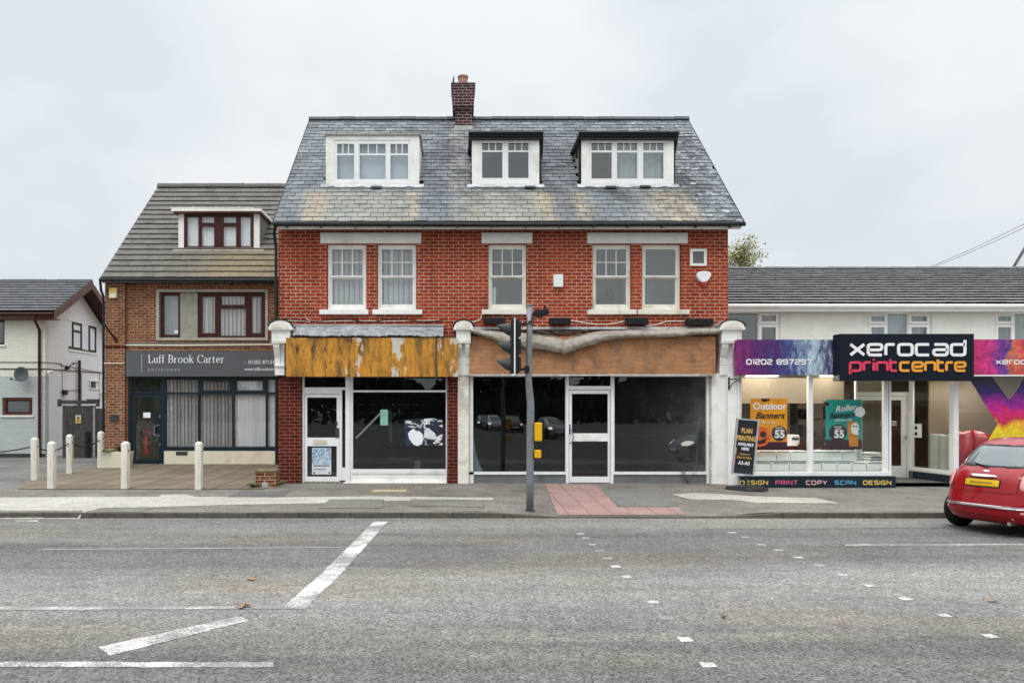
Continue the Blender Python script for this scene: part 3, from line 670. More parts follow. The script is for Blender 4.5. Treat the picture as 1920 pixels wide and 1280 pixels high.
# roof
ye, ze, yr, zr = 17.6, 6.25, 21.9, 10.36
SL = math.hypot(yr-ye, zr-ze)
def slope_at(Y): return (Y-ye)/(yr-ye)*SL
DORM = [(611,255,786,347), (885,261,1011,347), (1090,261,1263,347)]
YD = 18.93
def dz(py): return Z(py, YD)
def t_at_z(z): return (z-ze)/(zr-ze)*SL
sk = [(X(a,YD)+.05, X(c,YD)-.05, t_at_z(dz(d))+.05, t_at_z(dz(b))-.1) for a,b,c,d in DORM]
rf = roof(main, -4.40, 6.77, ye, ze, yr, zr, .305, .205, .014, m_slate, sk, .006, gap=.012)
ridge(main, -4.42, 6.80, yr, zr+.03, m_tile_dk, .10, .45)
# eaves
e = MB(); e.box(-4.33, 6.72, ye+.03, ye+.05, Z(429,17.6), Z(418.5,17.6)); e.build('fascia', m_white, main); MB().box(-4.33, 6.72, ye+.051, Y0-.002, Z(420,17.6), Z(419,17.6)).build('soffit', m_gutter, main)  # soffit coloured black to paint in the shade under the eaves
gt = MB(); gt.tube([(-4.40, ye-.04, 6.185), (1, ye-.04, 6.165), (6.80, ye-.04, 6.185)], .055, 10)
for k in range(14): gt.box(-4.1+k*.81, -4.07+k*.81, ye-.10, ye+.03, 6.10, 6.17)
gt.build('gutter', m_gutter, main)
for sx in (-4.425, 6.775):
    MB().prismx([(ye, ze-.10),(ye, ze+.03),(yr, zr+.03),(yr, zr-.16)], sx, sx+.022).build('verge_board', m_gutter, main)
dp = MB(); dp.tube([(-4.36, ye-.02, 6.15), (-4.42, ye+.12, 6.0), (-4.43, Y0-.06, 5.7), (-4.43, Y0-.06, Z(612,Y0))], .036, 10); dp.build('downpipe', m_gutter, main)

def dormer(a, b, c, d, lights, roofk, k):
    x0, x1, z0, z1 = X(a,YD), X(c,YD), Z(d,YD), Z(b,YD)
    yb_top = ye + (z1-ze)/(zr-ze)*(yr-ye)
    body = MB()                                   # cheeks
    for s0, s1 in ((x0, x0+.07), (x1-.07, x1)):
        body.prismx([(YD+.02,z0-.1),(YD+.02,z1),(yb_top+.05,z1)], s0, s1)
    body.box(x0+.07, x1-.07, YD+.07, yb_top, z1-.02, z1)
    dm = body.build('dormer', m_lead if k else m_white, main)
    f = MB(); ia, ib, ic, id_ = lights[0][0]-5, b+8, lights[-1][1]+5, d-6
    f.ring(YD, (a,b,c,d), (ia,ib,ic,id_), -.02, .06)
    f.build('surround', m_white, dm)
    g = MB(); px = [ia] + [q for l in zip([l[1] for l in lights[:-1]], [l[0] for l in lights[1:]]) for q in l] + [ic]
    py0, py1, py2, py3 = lights[0][2], lights[0][3], lights[0][4], lights[0][5]
    g.pb(YD, ia, ib, ic, py0, -.005, .05); g.pb(YD, ia, py3, ic, id_, -.005, .05)
    edges = [ia] + [x for l in lights for x in (l[0], l[1])] + [ic]
    for q in range(0, len(edges), 2): g.pb(YD, edges[q], py0, edges[q+1], py3, -.003, .048)
    for l in lights:
        g.pb(YD, l[0], py1, l[1], py2, .005, .04); w3 = (l[1]-l[0])/3
        for s in (1,2): g.pb(YD, l[0]+w3*s-.9, py0, l[0]+w3*s+.9, py1, .006, .038)
    g.build('window_frame', m_upvc, dm)
    pane(dm, YD, ia+1, ib+1, ic-1, id_-1, .022, m_glass_thin if k == 0 else m_glass)
    room(dm, YD, a+3, b+2, c-3, d-1, 1.2, m_grey_room, .07)
    if k == 0: MB().pb(YD, ia, ib, ic, id_, .14, .15).build('roller_blind', m_frost, dm)
    if k == 2: curtains(dm, YD, 1157, 266, 1245, 336, .2, m_curtain, 26)
    rfz = z1+.004; o = MB()
    if k == 0: o.box(x0-.03, x1+.05, YD-.06, yb_top+.2, rfz, rfz+.035)
    else:
        ov_ = .09
        o.box(x0-ov_, x1+ov_, YD-.14, yb_top+.3, rfz+.02, rfz+.10)
        o.box(x0-ov_+.03, x1+ov_-.03, YD-.11, YD-.04, rfz-.05, rfz+.02)
        o.tube([(x0-ov_, YD-.16, rfz+.10), (x1+ov_, YD-.16, rfz+.10)], .035, 8)
    o.build('flat_roof', m_gutter if k else m_lead, dm)
    fl = MB()                                            # lead apron under the dormer
    n = 20; vs = []
    yb = YD-.02; 
    for j in range(2):
        for q in range(n+1):
            xx = x0-.12+(x1-x0+.24)*q/n; s = (0, .15+.02*math.sin(q*2.1)+.015*math.cos(q*5))[j]
            yy = YD-.03 - s*(yr-ye)/SL; zz = ze+(yy-ye)/(yr-ye)*(zr-ze)+.045
            vs.append((xx, yy, zz))
    fl.add(vs, [(q, q+1, n+2+q, n+1+q) for q in range(n)]); fl.build('lead_apron', m_leadw, dm, recalc=False)
    if k:                                                 # bargeboard-like edge running down each cheek
        bq = MB()
        for xx, sg in ((x0-.03,1),(x1+.03,-1)):
            if k == 1 and sg == 1: continue
            bq = MB(); bq.box(xx-.03, xx+.03, YD+.05, YD+.11, z0+.1, rfz)
            bq.tube([(xx-.04*sg, YD-.1, rfz+.05), (xx-.06*sg, YD+.2, rfz-.25), (xx-.05*sg, YD+.25, rfz-.42)], .03, 6); bq.build('cheek_edge', m_gutter, dm)
    return dm
dormer(*DORM[0], [(632,664,270,288,291,336), (674,723,270,288,291,339), (732,765,270,288,291,336)], 0, 0)
dormer(*DORM[1], [(904,942,266,282,285,334), (953,991,266,282,285,334)], 0, 1)
dormer(*DORM[2], [(1109,1147,267,282,286,335), (1157,1195,267,282,286,335), (1206,1244,267,282,286,335)], 0, 2)
# missing slates patches
ms = MB()
for px, py in ((705,357), (994,357), (1146,357), (1210,356), (885,287)):
    Y = 18.75; 
    for _ in range(20): 
        z = Z(py, Y); Y = ye+(z-ze)/(zr-ze)*(yr-ye)
    xx = X(px, Y); ms = MB(); ms.add([(xx-.14,Y-.03,z+.055),(xx+.14,Y-.03,z+.055),(xx+.14,Y+.05,z+.13),(xx-.14,Y+.05,z+.13)], [(0,1,2,3)]); ms.build('slipped_slate', m_gutter, main, recalc=False)
# chimney
YC = 21.45
ch = MB(); a0, a1 = X(853.5,YC), X(885,YC); b0, b1 = X(847.5,YC), X(889.5,YC)
zc = lambda py: Z(py, YC)
ch.box(a0, a1, YC, YC+.75, zc(245), zc(209))
for k in range(4): f = (k+1)/5; ch.box(a0+(b0-a0)*f, a1+(b1-a1)*f, YC-.09*f, YC+.75+.09*f, zc(209-k*2.0), zc(207-k*2.0))
ch.prism([(b0+.03,zc(201)),(b1-.02,zc(201)),(b1+.02,zc(159)),(b0-.02,zc(159))], YC-.09, YC+.84)
chm = ch.build('chimney', m_brick_ch, main)
MB().box(b0-.03, b1+.03, YC-.11, YC+.86, zc(159), zc(158)).build('chimney_cap', m_grey, chm)
po = MB(); pcx = X(868,YC+.4); po.lathe([(.14,zc(157)),(.135,zc(140)),(.155,zc(137)),(.16,zc(134)),(.13,zc(133)),(.11,zc(135))], (pcx, YC+.35, 0)); po.build('chimney_pot', m_pot, chm, smooth=False)
MB().prism([(a0-.03,zc(247)),(a1+.03,zc(247)),(a1+.01,zc(237)),(a0-.01,zc(237))], YC-.06, YC+.01).build('lead_flashing', m_leadw, chm)
dsh = thing('satellite_dish', 'small grey dish seen edge on at the left of the brick chimney top', 'satellite dish', (X(850,YC), YC+.2, zc(152)))
o = MB(); o.lathe([(.02,-.03),(.12,-.02),(.21,.02),(.2,.025),(.1,-.01)], (X(850,YC), YC+.2, zc(150)), 'X', 20); o.build('dish', m_dgrey, dsh, smooth=True)
MB().tube([(X(850,YC), YC+.2, zc(150)), (X(853,YC), YC+.2, zc(158))], .02).build('arm', m_dgrey, dsh)

# ---- shop fronts
# brick piers
mb = MB()
for a, c in ((523,567), (838.5,858)): MB().pb(Y0, a, 700, c, 912, -.10, -.001).build('brick_pier', m_brick_dk, main)
def shopglass(name, a, b, c, d, m, dy=.03): return pane(main, Y0, a, b, c, d, dy, m, name)
# left shop
df = MB(); df.pb(Y0, 567.5,703,571,906, -.04,.06); df.pb(Y0, 571,726,649,731, -.03,.05); df.pb(Y0, 637.5,738,641.5,900,-.03,.05); df.pb(Y0, 571,731,641,738, -.028,.05)
df.pb(Y0, 648.5,703,657,908,-.08,.06)
df.pb(Y0, 641.5, 876, 648.5, 900, -.01, .04)
df.build('door_frame', m_upvc, main)
dr = MB(); dr.ring(Y0, (571.5,739,637,902), (576,745,631.5,893), -.01, .04); dr.pb(Y0, 576,820,631.5,836,-.008,.038)
door1 = dr.build('door', m_upvc, main)
pane(door1, Y0, 575,744,632,894, .012, m_glass_shop)
lb = MB(); lb.pb(Y0, 588,824.5,613,832, -.022,-.008); lb.build('letterbox', mat('brass_cream', (.62,.58,.45), .4, .1, 5), door1)
hd = MB(); hd.pb(Y0, 629,802,636,820,-.03,-.01); hd.pb(Y0, 630,790,633,797,-.03,-.01); hd.build('handle', m_dgrey, door1)
st = MB()
for k in range(9): st.pb(Y0, 569.5+k*8.8, 904, 574+k*8.8, 910, -.06, -.001)
st.build('step_stripe', m_brick_dk, main); MB().pb(Y0, 568, 903.5, 649, 912, -.055, .3).build('doorstep', m_conc, main)
pane(main, Y0, 571,705,648,727, .02, m_glass_shop, 'fanlight'); pane(main, Y0, 641,738,649,877,.02,m_glass_shop,'side_light')
sf = MB(); sf.ring(Y0, (657,703,839,884), (662,706,836,879), -.04,.05); sf.pb(Y0, 662,731.5,836,735,-.035,.045); sf.build('shop_window', m_upvc, main)
shopglass('shop_window_glass', 661,705,837,880, m_glass_shop)
rs = MB(); rs.pb(Y0, 657,884,839,908,-.03,.1); rs.ring(Y0, (658,884.5,838,903), (661,887,835,899), -.05,-.03); rs.pb(Y0, 645,903,838,908,-.09,-.03); rs.build('stall_riser', m_white, main)
# right shop
sf = MB(); sf.ring(Y0, (880,703,1064,889), (887,706,1060,884), -.04,.05); sf.pb(Y0, 880,884,888,911,-.04,.05); sf.build('shop_window', m_upvc, main)
shopglass('shop_window_glass', 886,704,1061,885, m_glass_shop)
sf = MB(); sf.ring(Y0, (1144,703,1329,889), (1151.5,706,1324,884), -.04,.05); sf.pb(Y0, 1324,889,1329,909,-.04,.05); sf.build('shop_window', m_upvc, main)
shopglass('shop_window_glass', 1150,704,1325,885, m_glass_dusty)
rs = MB(); rs.pb(Y0, 888,889,1060,912,-.01,.1); rs2 = MB(); rs2.pb(Y0, 1149.5,889,1324,914,-.01,.1)
for k in range(34): 
    px = 892+k*5.2
    if px < 1058: rs.pb(Y0, px, 892, px+.35, 911, -.013, -.01)
    px = 1152+k*5.2
    if px < 1322: rs2.pb(Y0, px, 892, px+.35, 912, -.013, -.01)
rs.build('stall_riser', m_grey, main); rs2.build('stall_riser', m_grey, main)
df = MB(); df.pb(Y0, 1060.5,703,1066,906, -.05,.06); df.pb(Y0, 1066,723.5,1144,730,-.045,.05); df.pb(Y0, 1144,703,1149.4,908,-.05,.06); df.build('door_frame', m_upvc, main)
dr = MB(); dr.ring(Y0, (1067,731,1143.5,904), (1072,738,1139.5,893), -.02,.04); dr.pb(Y0, 1072,812,1139.5,827,-.018,.038)
door2 = dr.build('door', m_upvc, main); pane(door2, Y0, 1071,737,1140,894,.012, m_glass_shop); pane(main, Y0, 1065,705,1145,724,.02,m_glass_shop,'fanlight')
lb = MB(); lb.pb(Y0, 1094,814,1120,825,-.03,-.016); lb.build('letterbox', m_white, door2)
hd = MB(); hd.tube([(X(1068,Y0),Y0-.03,Z(803,Y0)),(X(1071,Y0),Y0-.10,Z(806,Y0)),(X(1074,Y0),Y0-.10,Z(818,Y0)),(X(1072,Y0),Y0-.10,Z(828,Y0)),(X(1068,Y0),Y0-.03,Z(830,Y0))], .014,8); hd.build('handle', m_galv, door2)
hg = MB(); 
for k in range(4): hg.pb(Y0, 1066.5, 795+k*5, 1069.5, 798+k*5, -.035,-.02)
hg.build('keypad', flat('navy_plastic',(.02,.03,.12)), door2)
# dark empty rooms behind the glass
def shoproom(a, c, depth, m):
    x0, x1, z0, z1 = X(a,Y0), X(c,Y0), -.02, 2.98; y0, y1 = Y0+.245, Y0+depth; mb = MB()
    mb.add([(x0,y0,z0),(x1,y0,z0),(x1,y1,z0),(x0,y1,z0),(x0,y0,z1),(x1,y0,z1),(x1,y1,z1),(x0,y1,z1)], [(0,1,2,3),(7,6,5,4),(3,2,6,7),(0,3,7,4),(2,1,5,6)])
    return mb.build('shop_interior', m, main, recalc=False)
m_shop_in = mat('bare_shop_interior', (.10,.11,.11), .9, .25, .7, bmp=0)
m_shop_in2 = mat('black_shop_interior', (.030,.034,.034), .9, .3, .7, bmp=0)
shoproom(560, 842, 3.2, m_shop_in); shoproom(880, 1335, 5, m_shop_in2)
# slat-wall display brackets at the back of the left shop
sb = MB()
for px in (672,697,750,776):
    for j in range(4): sb.pb(20.0, 860+(px-860)*1.0-3, 763+j*15-6, 860+(px-860)+9, 766+j*15-6, 0, .02)
sb.build('display_bracket', mat('pale_plastic', (.30,.32,.33), .5), main)
tp = MB(); tp.prism([(X(666,Y0),Z(820,Y0)),(X(668,Y0),Z(823,Y0)),(X(716,Y0),Z(774,Y0)),(X(714,Y0),Z(771,Y0))], Y0+.022,Y0+.027); tp.prism([(X(728,Y0),Z(768,Y0)),(X(734,Y0),Z(770,Y0)),(X(735,Y0),Z(829,Y0)),(X(730,Y0),Z(830,Y0))], Y0+.06,Y0+.064)
tp.build('tape', mat('old_tape', (.20,.20,.18), .6), main)
cw = MB(); cw.prism([(X(887,Y0),Z(824,Y0)),(X(889,Y0),Z(824,Y0)),(X(893,Y0),Z(850,Y0)),(X(899,Y0),Z(870,Y0)),(X(906,Y0),Z(884,Y0)),(X(887,Y0),Z(884,Y0))], Y0+.06,Y0+.07); cw.build('torn_card', m_blind_dk, main)

# pilasters with pediment and console
def pilaster(a, c, bottom, wide=None, shaft=True, base=912):
    Yp = Y0-.22; p = MB(); 
    if shaft:
        p.pb(Y0, a, 700, c, base, -.16, .0)
        if wide: p.pb(Y0, wide[0], 703, wide[1], base-2, -.26, -.0)
        p_ = p.build('pilaster', m_white_flaky if not wide else m_white, main)
    # console bracket: S-shaped, deeper at the top
    q = MB(); ca, cc = wide if wide else (a, c)
    ca, cc = (ca-1, cc+1) if not wide else (wide[0]-14, wide[1]-6)
    z = lambda py: Z(py, Y0)
    prof = [(Y0-.001,z(704)),(Y0-.20,z(704)),(Y0-.20,z(686)),(Y0-.21,z(684)),(Y0-.22,z(672)),(Y0-.30,z(660)),(Y0-.36,z(652)),(Y0-.36,z(646)),(Y0-.001,z(646))]
    w_ = cc-ca
    for s, e_ in ((0,.36),(.64,1)): q.prismx(prof, X(ca+w_*s,Y0), X(ca+w_*e_,Y0))
    q.pb(Y0, ca+w_*.36, 646, ca+w_*.64, 704, -.20, -.002)
    if not shaft: q.pb(Y0, ca, 684, cc, 688, -.24, -.201)
    con = q.build('console', m_white, main, bevel=.006)
    b = MB(); b.pb(Y0, ca-2, 622, cc+2, 646, -.40, -.001); b.ring(Y0, (ca,625,cc,643), (ca+2.5,627.5,cc-2.5,640.5), -.41,-.40)
    b.build('console_block', m_white, main, bevel=.006)
    d = MB(); cx = (ca+cc)/2; hw = w_/2+7; yb = Y0-.46
    out_ = [(X(cx-hw,Y0), z(622)), (X(cx+hw,Y0), z(622)), (X(cx+hw,Y0), z(617))] + [(X(cx+hw*.92*math.cos(t),Y0), z(616)+ (z(604.5)-z(616))*math.sin(t)) for t in [math.pi*k/14 for k in range(15)]] + [(X(cx-hw,Y0), z(617))]
    d.prism(out_, yb, Y0-.001)
    ped = d.build('pediment', m_white, main, bevel=.006)
    i_ = MB(); i_.prism([(X(cx-hw*.72,Y0), z(619))] + [(X(cx+hw*.72,Y0), z(619))] + [(X(cx+hw*.72*math.cos(t),Y0), z(618)+(z(609)-z(618))*math.sin(t)) for t in [math.pi*k/12 for k in range(13)]], yb-.012, yb)
    i_.build('pediment_panel', m_white_flaky, ped)
    c_ = MB(); n = 14; vs = []
    for yy in (yb-.03, Y0-.001):
        for k in range(n+1):
            t = math.pi*k/n; vs.append((X(cx+(hw+1.5)*math.cos(t),Y0), yy, z(615.5)+(z(603)-z(615.5))*math.sin(t)+.004))
    c_.add(vs, [(k, k+1, n+2+k, n+1+k) for k in range(n)]); c_.build('lead_capping', m_lead, ped, recalc=False)
pilaster(520, 548, 700, shaft=False)
pilaster(858.5, 879, 912)
pilaster(1331, 1362, 700, wide=(1358,1383), base=914)
pilp = MB(); pilp.pb(Y0, 1330, 703, 1357.5, 913, -.13, -.002); pilp.build('pilaster', m_white_flaky, main)
br_ = MB(); zz = lambda py: Z(py,Y0); yb = Y0-.30
br_.pb(Y0, 1357.5, 708, 1360, 731, -.30,-.27); br_.tube([(X(1359,Y0),yb-.02,zz(728)),(X(1362,Y0),yb-.10,zz(720)),(X(1368,Y0),yb-.18,zz(715)),(X(1373,Y0),yb-.2,zz(716)),(X(1372,Y0),yb-.2,zz(719))], .012, 6); br_.tube([(X(1359,Y0),yb-.02,zz(712)),(X(1374,Y0),yb-.22,zz(712))], .012, 6)
o = br_.build('iron_bracket', m_blackp, None, org=(X(1360,Y0),yb,zz(720))); tag(o, 'black wrought iron hanging bracket on the white pilaster beside the purple sign', 'bracket')

# fascia boards
def thr(t, src, v):
    n = N(t, 'ShaderNodeMapRange'); L(t, src, n.inputs[0]); n.inputs[1].default_value = v-.006; n.inputs[2].default_value = v+.006; return n.outputs[0]
def oldboard(name, base, alt, dark, peel=None, grain=(1, 6), stk=(3.0, .6), sa=.85):
    m, t, b = nodes(name); uv = N(t, 'ShaderNodeUVMap').outputs[0]
    v1 = noise(t, uv, 2.2, 6, .65, .2, (grain[0], grain[1], 1)); c = ramp(t, v1, [(.3, alt), (.55, base), (.75, [q*1.12 for q in base])])
    st_ = noise(t, uv, 1.6, 6, .75, .4, (stk[0], stk[1], 1)); c = mixc(t, ramp(t, st_, [(.46, 0.0), (.62, sa)]), c, dark)
    s3 = noise(t, uv, 1.1, 6, .7, .8, (1, 1.3, 1)); c = mixc(t, ramp(t, s3, [(.50, 0.0), (.62, .55)]), c, mixc(t, 1, c, (.52,.50,.48), 'MULTIPLY'))
    fine = noise(t, uv, 22, 5, .7, 0, (grain[0]*1.0, grain[1]*.5, 1)); c = mixc(t, .6, c, ramp(t, fine, [(.3, .72), (.7, 1.2)]), 'MULTIPLY')
    if peel:
        pz = noise(t, uv, 2.3, 6, .68, .5, (1.6, .8, 1)); sx_ = N(t, 'ShaderNodeSeparateXYZ'); L(t, uv, sx_.inputs[0])
        v = lambda px: (X(px, 17.58)+4.3)/4.5
        bias = ramp(t, N1(t, sx_.outputs['X'], -4.3, .2), [(0, .36), (v(636), .40), (v(648), .56), (v(658), .46), (v(672), .54), (v(684), .38), (v(722), .42), (v(745), .66), (v(768), .48), (v(785), .36), (v(812), .38), (v(824), .55), (v(838), .44), (v(856), .64)])
        pa = N(t, 'ShaderNodeMath', operation='ADD'); L(t, pz, pa.inputs[0]); L(t, bias, pa.inputs[1]); c = mixc(t, ramp(t, pa.outputs[0], [(1.06, 0.0), (1.075, 1.0)]) if False else thr(t, pa.outputs[0], 1.10), c, peel)
        bk = noise(t, uv, 6.0, 4, .65, .3, (1.4, .5, 1)); bf = ramp(t, bk, [(.59, 0.0), (.62, .9)])
        sp = N(t, 'ShaderNodeSeparateXYZ'); L(t, uv, sp.inputs[0]); lf = ramp(t, N1(t, sp.outputs['X'], -4.2, -.3), [(0.0, 1.0), (.45, 1.0), (.6, .15), (1.0, .0)])
        f = N(t, 'ShaderNodeMath', operation='MULTIPLY'); L(t, bf, f.inputs[0]); L(t, lf, f.inputs[1]); c = mixc(t, f.outputs[0], c, (.03,.02,.015))
    L(t, c, b.inputs['Base Color']); b.inputs['Roughness'].default_value = .75; bump(t, b, fine, .3, .006); return m
m_ybd = oldboard('peeling_yellow_board', (.62,.28,.022), (.42,.165,.018), (.11,.065,.025), (.58,.53,.46), (6, .7))
m_ply = oldboard('bare_plywood', (.46,.22,.095), (.32,.14,.06), (.20,.12,.075), None, (.7, 7), (1.3, 1.1), .75)
def board(a, b, c, d, seams, m, Yb, name='fascia_board', lab=None):
    mb = MB(); xs = [a]+seams+[c]
    for i in range(len(xs)-1): mb.pb(Yb, xs[i]+.25, b, xs[i+1]-.25, d, random.uniform(-.004,.004), .03)
    o = mb.build(name, m, main); return o
YB = Y0-.42
f_ = lambda px: px
board(536, 633, 859, 706, [654, 817], m_ybd, YB)
fb = MB(); fb.pb(Y0, 540, 634, 856, 705, -.38, -.002); fb.pb(YB, 816.5,634,819.5,712,-.03,-.005); fb.build('board_batten', m_wood_fence, main)
mb = MB(); Yq = Y0-.30                                    # plywood with a cut-down top edge
zt = lambda py: Z(py,Yq); xt = lambda px: X(px,Yq)
mb.prism([(xt(880),zt(703)),(xt(1075),zt(703)),(xt(1075),zt(630)),(xt(880),zt(630))], Yq, Yq+.02)
mb.prism([(xt(1075.4),zt(703)),(xt(1342),zt(703)),(xt(1342),zt(630)),(xt(1075.4),zt(630))], Yq+.003, Yq+.02)
mb.build('fascia_board', m_ply, main)
MB().pb(Y0, 882, 632, 1330, 702.5, -.27, -.002).build('board_batten', m_wood_fence, main)
MB().pb(Yq, 880, 701.5, 1342, 704.5, -.012, -.001).build('board_trim', m_leadw, main)

# lead and felt capping over the fascias
def sheetroll(name, path, m, n=260, rad=14, dyf=.0):
    # path: list of (px, py_top, py_bottom) ; rounded, sagging sheet between the wall and the board
    vs = []; rows = rad
    for i in range(n+1):
        f = i/n*(len(path)-1); k = min(int(f), len(path)-2); u = f-k
        px, t0, b0 = [path[k][q]*(1-u)+path[k+1][q]*u for q in range(3)]
        for j in range(rows+1):
            v = j/rows; ang = v*math.pi*.62
            py = t0+(b0-t0)*(v if dyf else (1-math.cos(v*math.pi*.5+.0))*.5+v*.5)
            yy = Y0-.02 - .46*math.sin(min(ang, math.pi/2))**.8 if not dyf else Y0-.04-.42*v**.9
            if not dyf and v > .8: yy += (v-.8)*.25
            nz_ = mnoise.noise(Vector((px*.035, j*.5, 1.7)))*.022 + mnoise.noise(Vector((px*.11, j*.5, 4.2)))*.02 + abs(mnoise.noise(Vector((px*.3, j*.25, 7.2))))*.03
            if j == rows: py += 2.2*mnoise.noise(Vector((px*.16, 0, 9.1)))+1.2*mnoise.noise(Vector((px*.5, 0, 3.1)))
            Yr = yy+nz_
            vs.append((X(px,Y0), Yr, Z(py,Y0)+nz_*.6))
    mb = MB(); w = rows+1
    mb.add(vs, [(i*w+j, (i+1)*w+j, (i+1)*w+j+1, i*w+j+1) for i in range(n) for j in range(rows)])
    o = mb.build(name, m, main, recalc=False, smooth=True); s = o.modifiers.new('thick', 'SOLIDIFY'); s.thickness = .02; return o
sheetroll('lead_canopy', [(556,612,633),(600,612,634),(680,611,634),(720,612,635),(760,613,632),(800,613,636),(832,614,634)], m_sheet, dyf=1)
sheetroll('felt_canopy', [(882,618,626),(910,621,636),(945,624,646),(985,626,655),(1020,628,659),(1048,632,664),(1052,636,665),(1085,628,655),(1130,622,641),(1180,620,636),(1250,619,634),(1300,617,630),(1338,617,628)], m_lead)
lc = MB(); lc.pb(Y0, 552, 609.5, 834, 611.5, -.10,-.001); lc.pb(Y0, 880, 614, 1340, 618.5, -.16, -.001); lc.build('ledge', m_leadw, main)
wr_ = MB()                                                 # loose bits of broken trim above the canopy
for k in range(16):
    px = 1020+random.uniform(-30,75); py = 618+random.uniform(2,8); wr_.prism([(X(px,Y0),Z(py,Y0)),(X(px+random.uniform(8,26),Y0),Z(py+random.uniform(-2,3),Y0)),(X(px+random.uniform(8,20),Y0),Z(py+3,Y0)),(X(px+1,Y0),Z(py+2,Y0))], Y0-.25-random.random()*.1, Y0-.22)
wr_.build('broken_trim', m_wood_fence, main)
# loose cables over the shop fronts
def cable(pts, r, m, name, lab, cat='cable', group=None, Yc=Y0-.03):
    P = [(X(a,Yc), Yc, Z(b,Yc)) for a, b in pts]
    Q = []
    for i in range(len(P)-1):
        for k in range(6):
            f = k/6; Q.append(tuple(P[i][q]*(1-f)+P[i+1][q]*f for q in range(3)))
    Q.append(P[-1])
    Q2 = [tuple((Q[max(i-1,0)][q]+Q[i][q]*2+Q[min(i+1,len(Q)-1)][q])/4 for q in range(3)) for i in range(len(Q))]
    o = MB().tube(Q2, r, 6).build(name, m, None, smooth=True, org=P[0]); tag(o, lab, cat, group); return o
cable([(522,598),(560,600),(590,603),(640,597),(690,604),(740,598),(800,603),(832,600)], .011, m_blackp, 'cable', 'dark cable looping along the brickwork above the yellow board')
cable([(522,600),(575,602),(583,604),(573,595),(582,603),(660,601),(720,602),(828,600)], .007, m_white, 'cable', 'thin pale cable with a loose end above the yellow board')
cable([(1067,600),(1085,603),(1110,607),(1140,608),(1172,602)], .009, m_white, 'cable', 'white cable sagging between the second and third black floodlights')
cable([(1200,606),(1215,611),(1232,608),(1250,602),(1285,602)], .009, m_white, 'cable', 'white cable sagging between the two rightmost black floodlights')
cable([(883,604),(893,602),(902,597),(903,588),(912,584)], .009, m_white, 'cable', 'white cable curling up beside the left end of the sill over the plywood board')
fl_labels = ['black bar floodlight lowest and nearest the traffic signal head', 'black bar floodlight just right of the grey signal pole top', 'black bar floodlight under the pair of first floor windows at right', 'black bar floodlight nearest the rightmost white pilaster']
for (a, c, b, d), lb_ in zip(((906,946,598,609), (1028,1067,598.5,610), (1170,1210,598,610.5), (1282,1330,600,612)), fl_labels):
    t_ = thing('floodlight', lb_, 'floodlight', (X((a+c)/2,Y0), Y0-.1, Z(604,Y0)), 'bar floodlights above the plywood board')
    o = MB(); o.pb(Y0, a, b, c, d, -.30, -.08); o.build('housing', m_blackp, t_, bevel=.01)
    o = MB(); o.pb(Y0, (a+c)/2-3, b-2, (a+c)/2+3, b+5, -.08, -.001); o.build('bracket', m_dgrey, t_)

# boxes on the wall
o = MB().pb(Y0, 1037, 515.5, 1055, 539, -.10, -.001); o = o.build('meter_box', m_upvc, None, bevel=.012, org=(X(1046,Y0),Y0,Z(539,Y0))); tag(o, 'small white plastic box on the red brick between two sash windows', 'junction box')
t_ = thing('alarm_box', 'white shield-shaped alarm box with red strobe on the red brick wall', 'alarm box', (X(1317,Y0),Y0,Z(530,Y0)))
a_ = MB(); a_.prism([(X(px,Y0),Z(py,Y0)) for px,py in [(1305,513),(1309,510.5),(1317,509.5),(1326,510.5),(1330.5,513),(1331,518),(1327,525),(1322,530),(1312,530),(1307,525),(1304,518)]], Y0-.12, Y0-.001); a_.build('cover', m_upvc, t_, bevel=.02)
a_ = MB(); a_.prism([(X(px,Y0),Z(py,Y0)) for px,py in [(1311,530),(1323,530),(1321,535),(1313,535)]], Y0-.10, Y0-.01); a_.build('strobe', m_red, t_)
t_ = thing('wall_vent', 'square cream framed grey vent panel in the red brick above the alarm box', 'vent', (X(1308,Y0),Y0,Z(499,Y0)))
MB().ring(Y0, (1293,467.5,1324,499), (1298,472,1319,494.5), -.05,-.001).build('frame', m_white, t_)
MB().pb(Y0, 1297,471,1320,495,-.02,-.003).build('panel', m_grey, t_)

# posters on the left shop
def textmesh(body, size, m, parent, x, y, z, ext=.002, bold=0, shear=0, align='LEFT', rot=0, sx=1, name='lettering', rz=0, ls=1):
    cu = bpy.data.curves.new('lettering', 'FONT'); cu.body = body; cu.size = size; cu.extrude = ext; cu.offset = bold*size; cu.shear = shear; cu.align_x = align; cu.resolution_u = 3; cu.space_character = ls
    tmp = bpy.data.objects.new('tmp', cu); C.objects.link(tmp); dg = bpy.context.evaluated_depsgraph_get(); dg.update()
    me = bpy.data.meshes.new_from_object(tmp.evaluated_get(dg)); bpy.data.objects.remove(tmp)
    me.transform(Matrix.Translation((0,0,0)) @ Matrix.Rotation(rz, 4, 'Z') @ Matrix.Rotation(R(90), 4, 'X') @ Matrix.Rotation(rot, 4, 'Z') @ Matrix.Diagonal((sx,1,1,1)))
    o0 = ORG[parent]; me.transform(Matrix.Translation((x-o0.x, y-o0.y, z-o0.z)))
    me.materials.clear(); me.materials.append(m)
    o = bpy.data.objects.new(name, me); C.objects.link(o); o.parent = parent; ORG[o] = o0; return o
def blobmat(name, cols, sc, dist=1.5, rough=.4):
    m, t, b = nodes(name); uv = N(t, 'ShaderNodeUVMap').outputs[0]; n = noise(t, uv, sc, 4, .6, dist)
    c = ramp(t, n, [(.3+.4*i/(len(cols)-1), q) for i, q in enumerate(cols)]); L(t, c, b.inputs['Base Color']); b.inputs['Roughness'].default_value = rough; return m
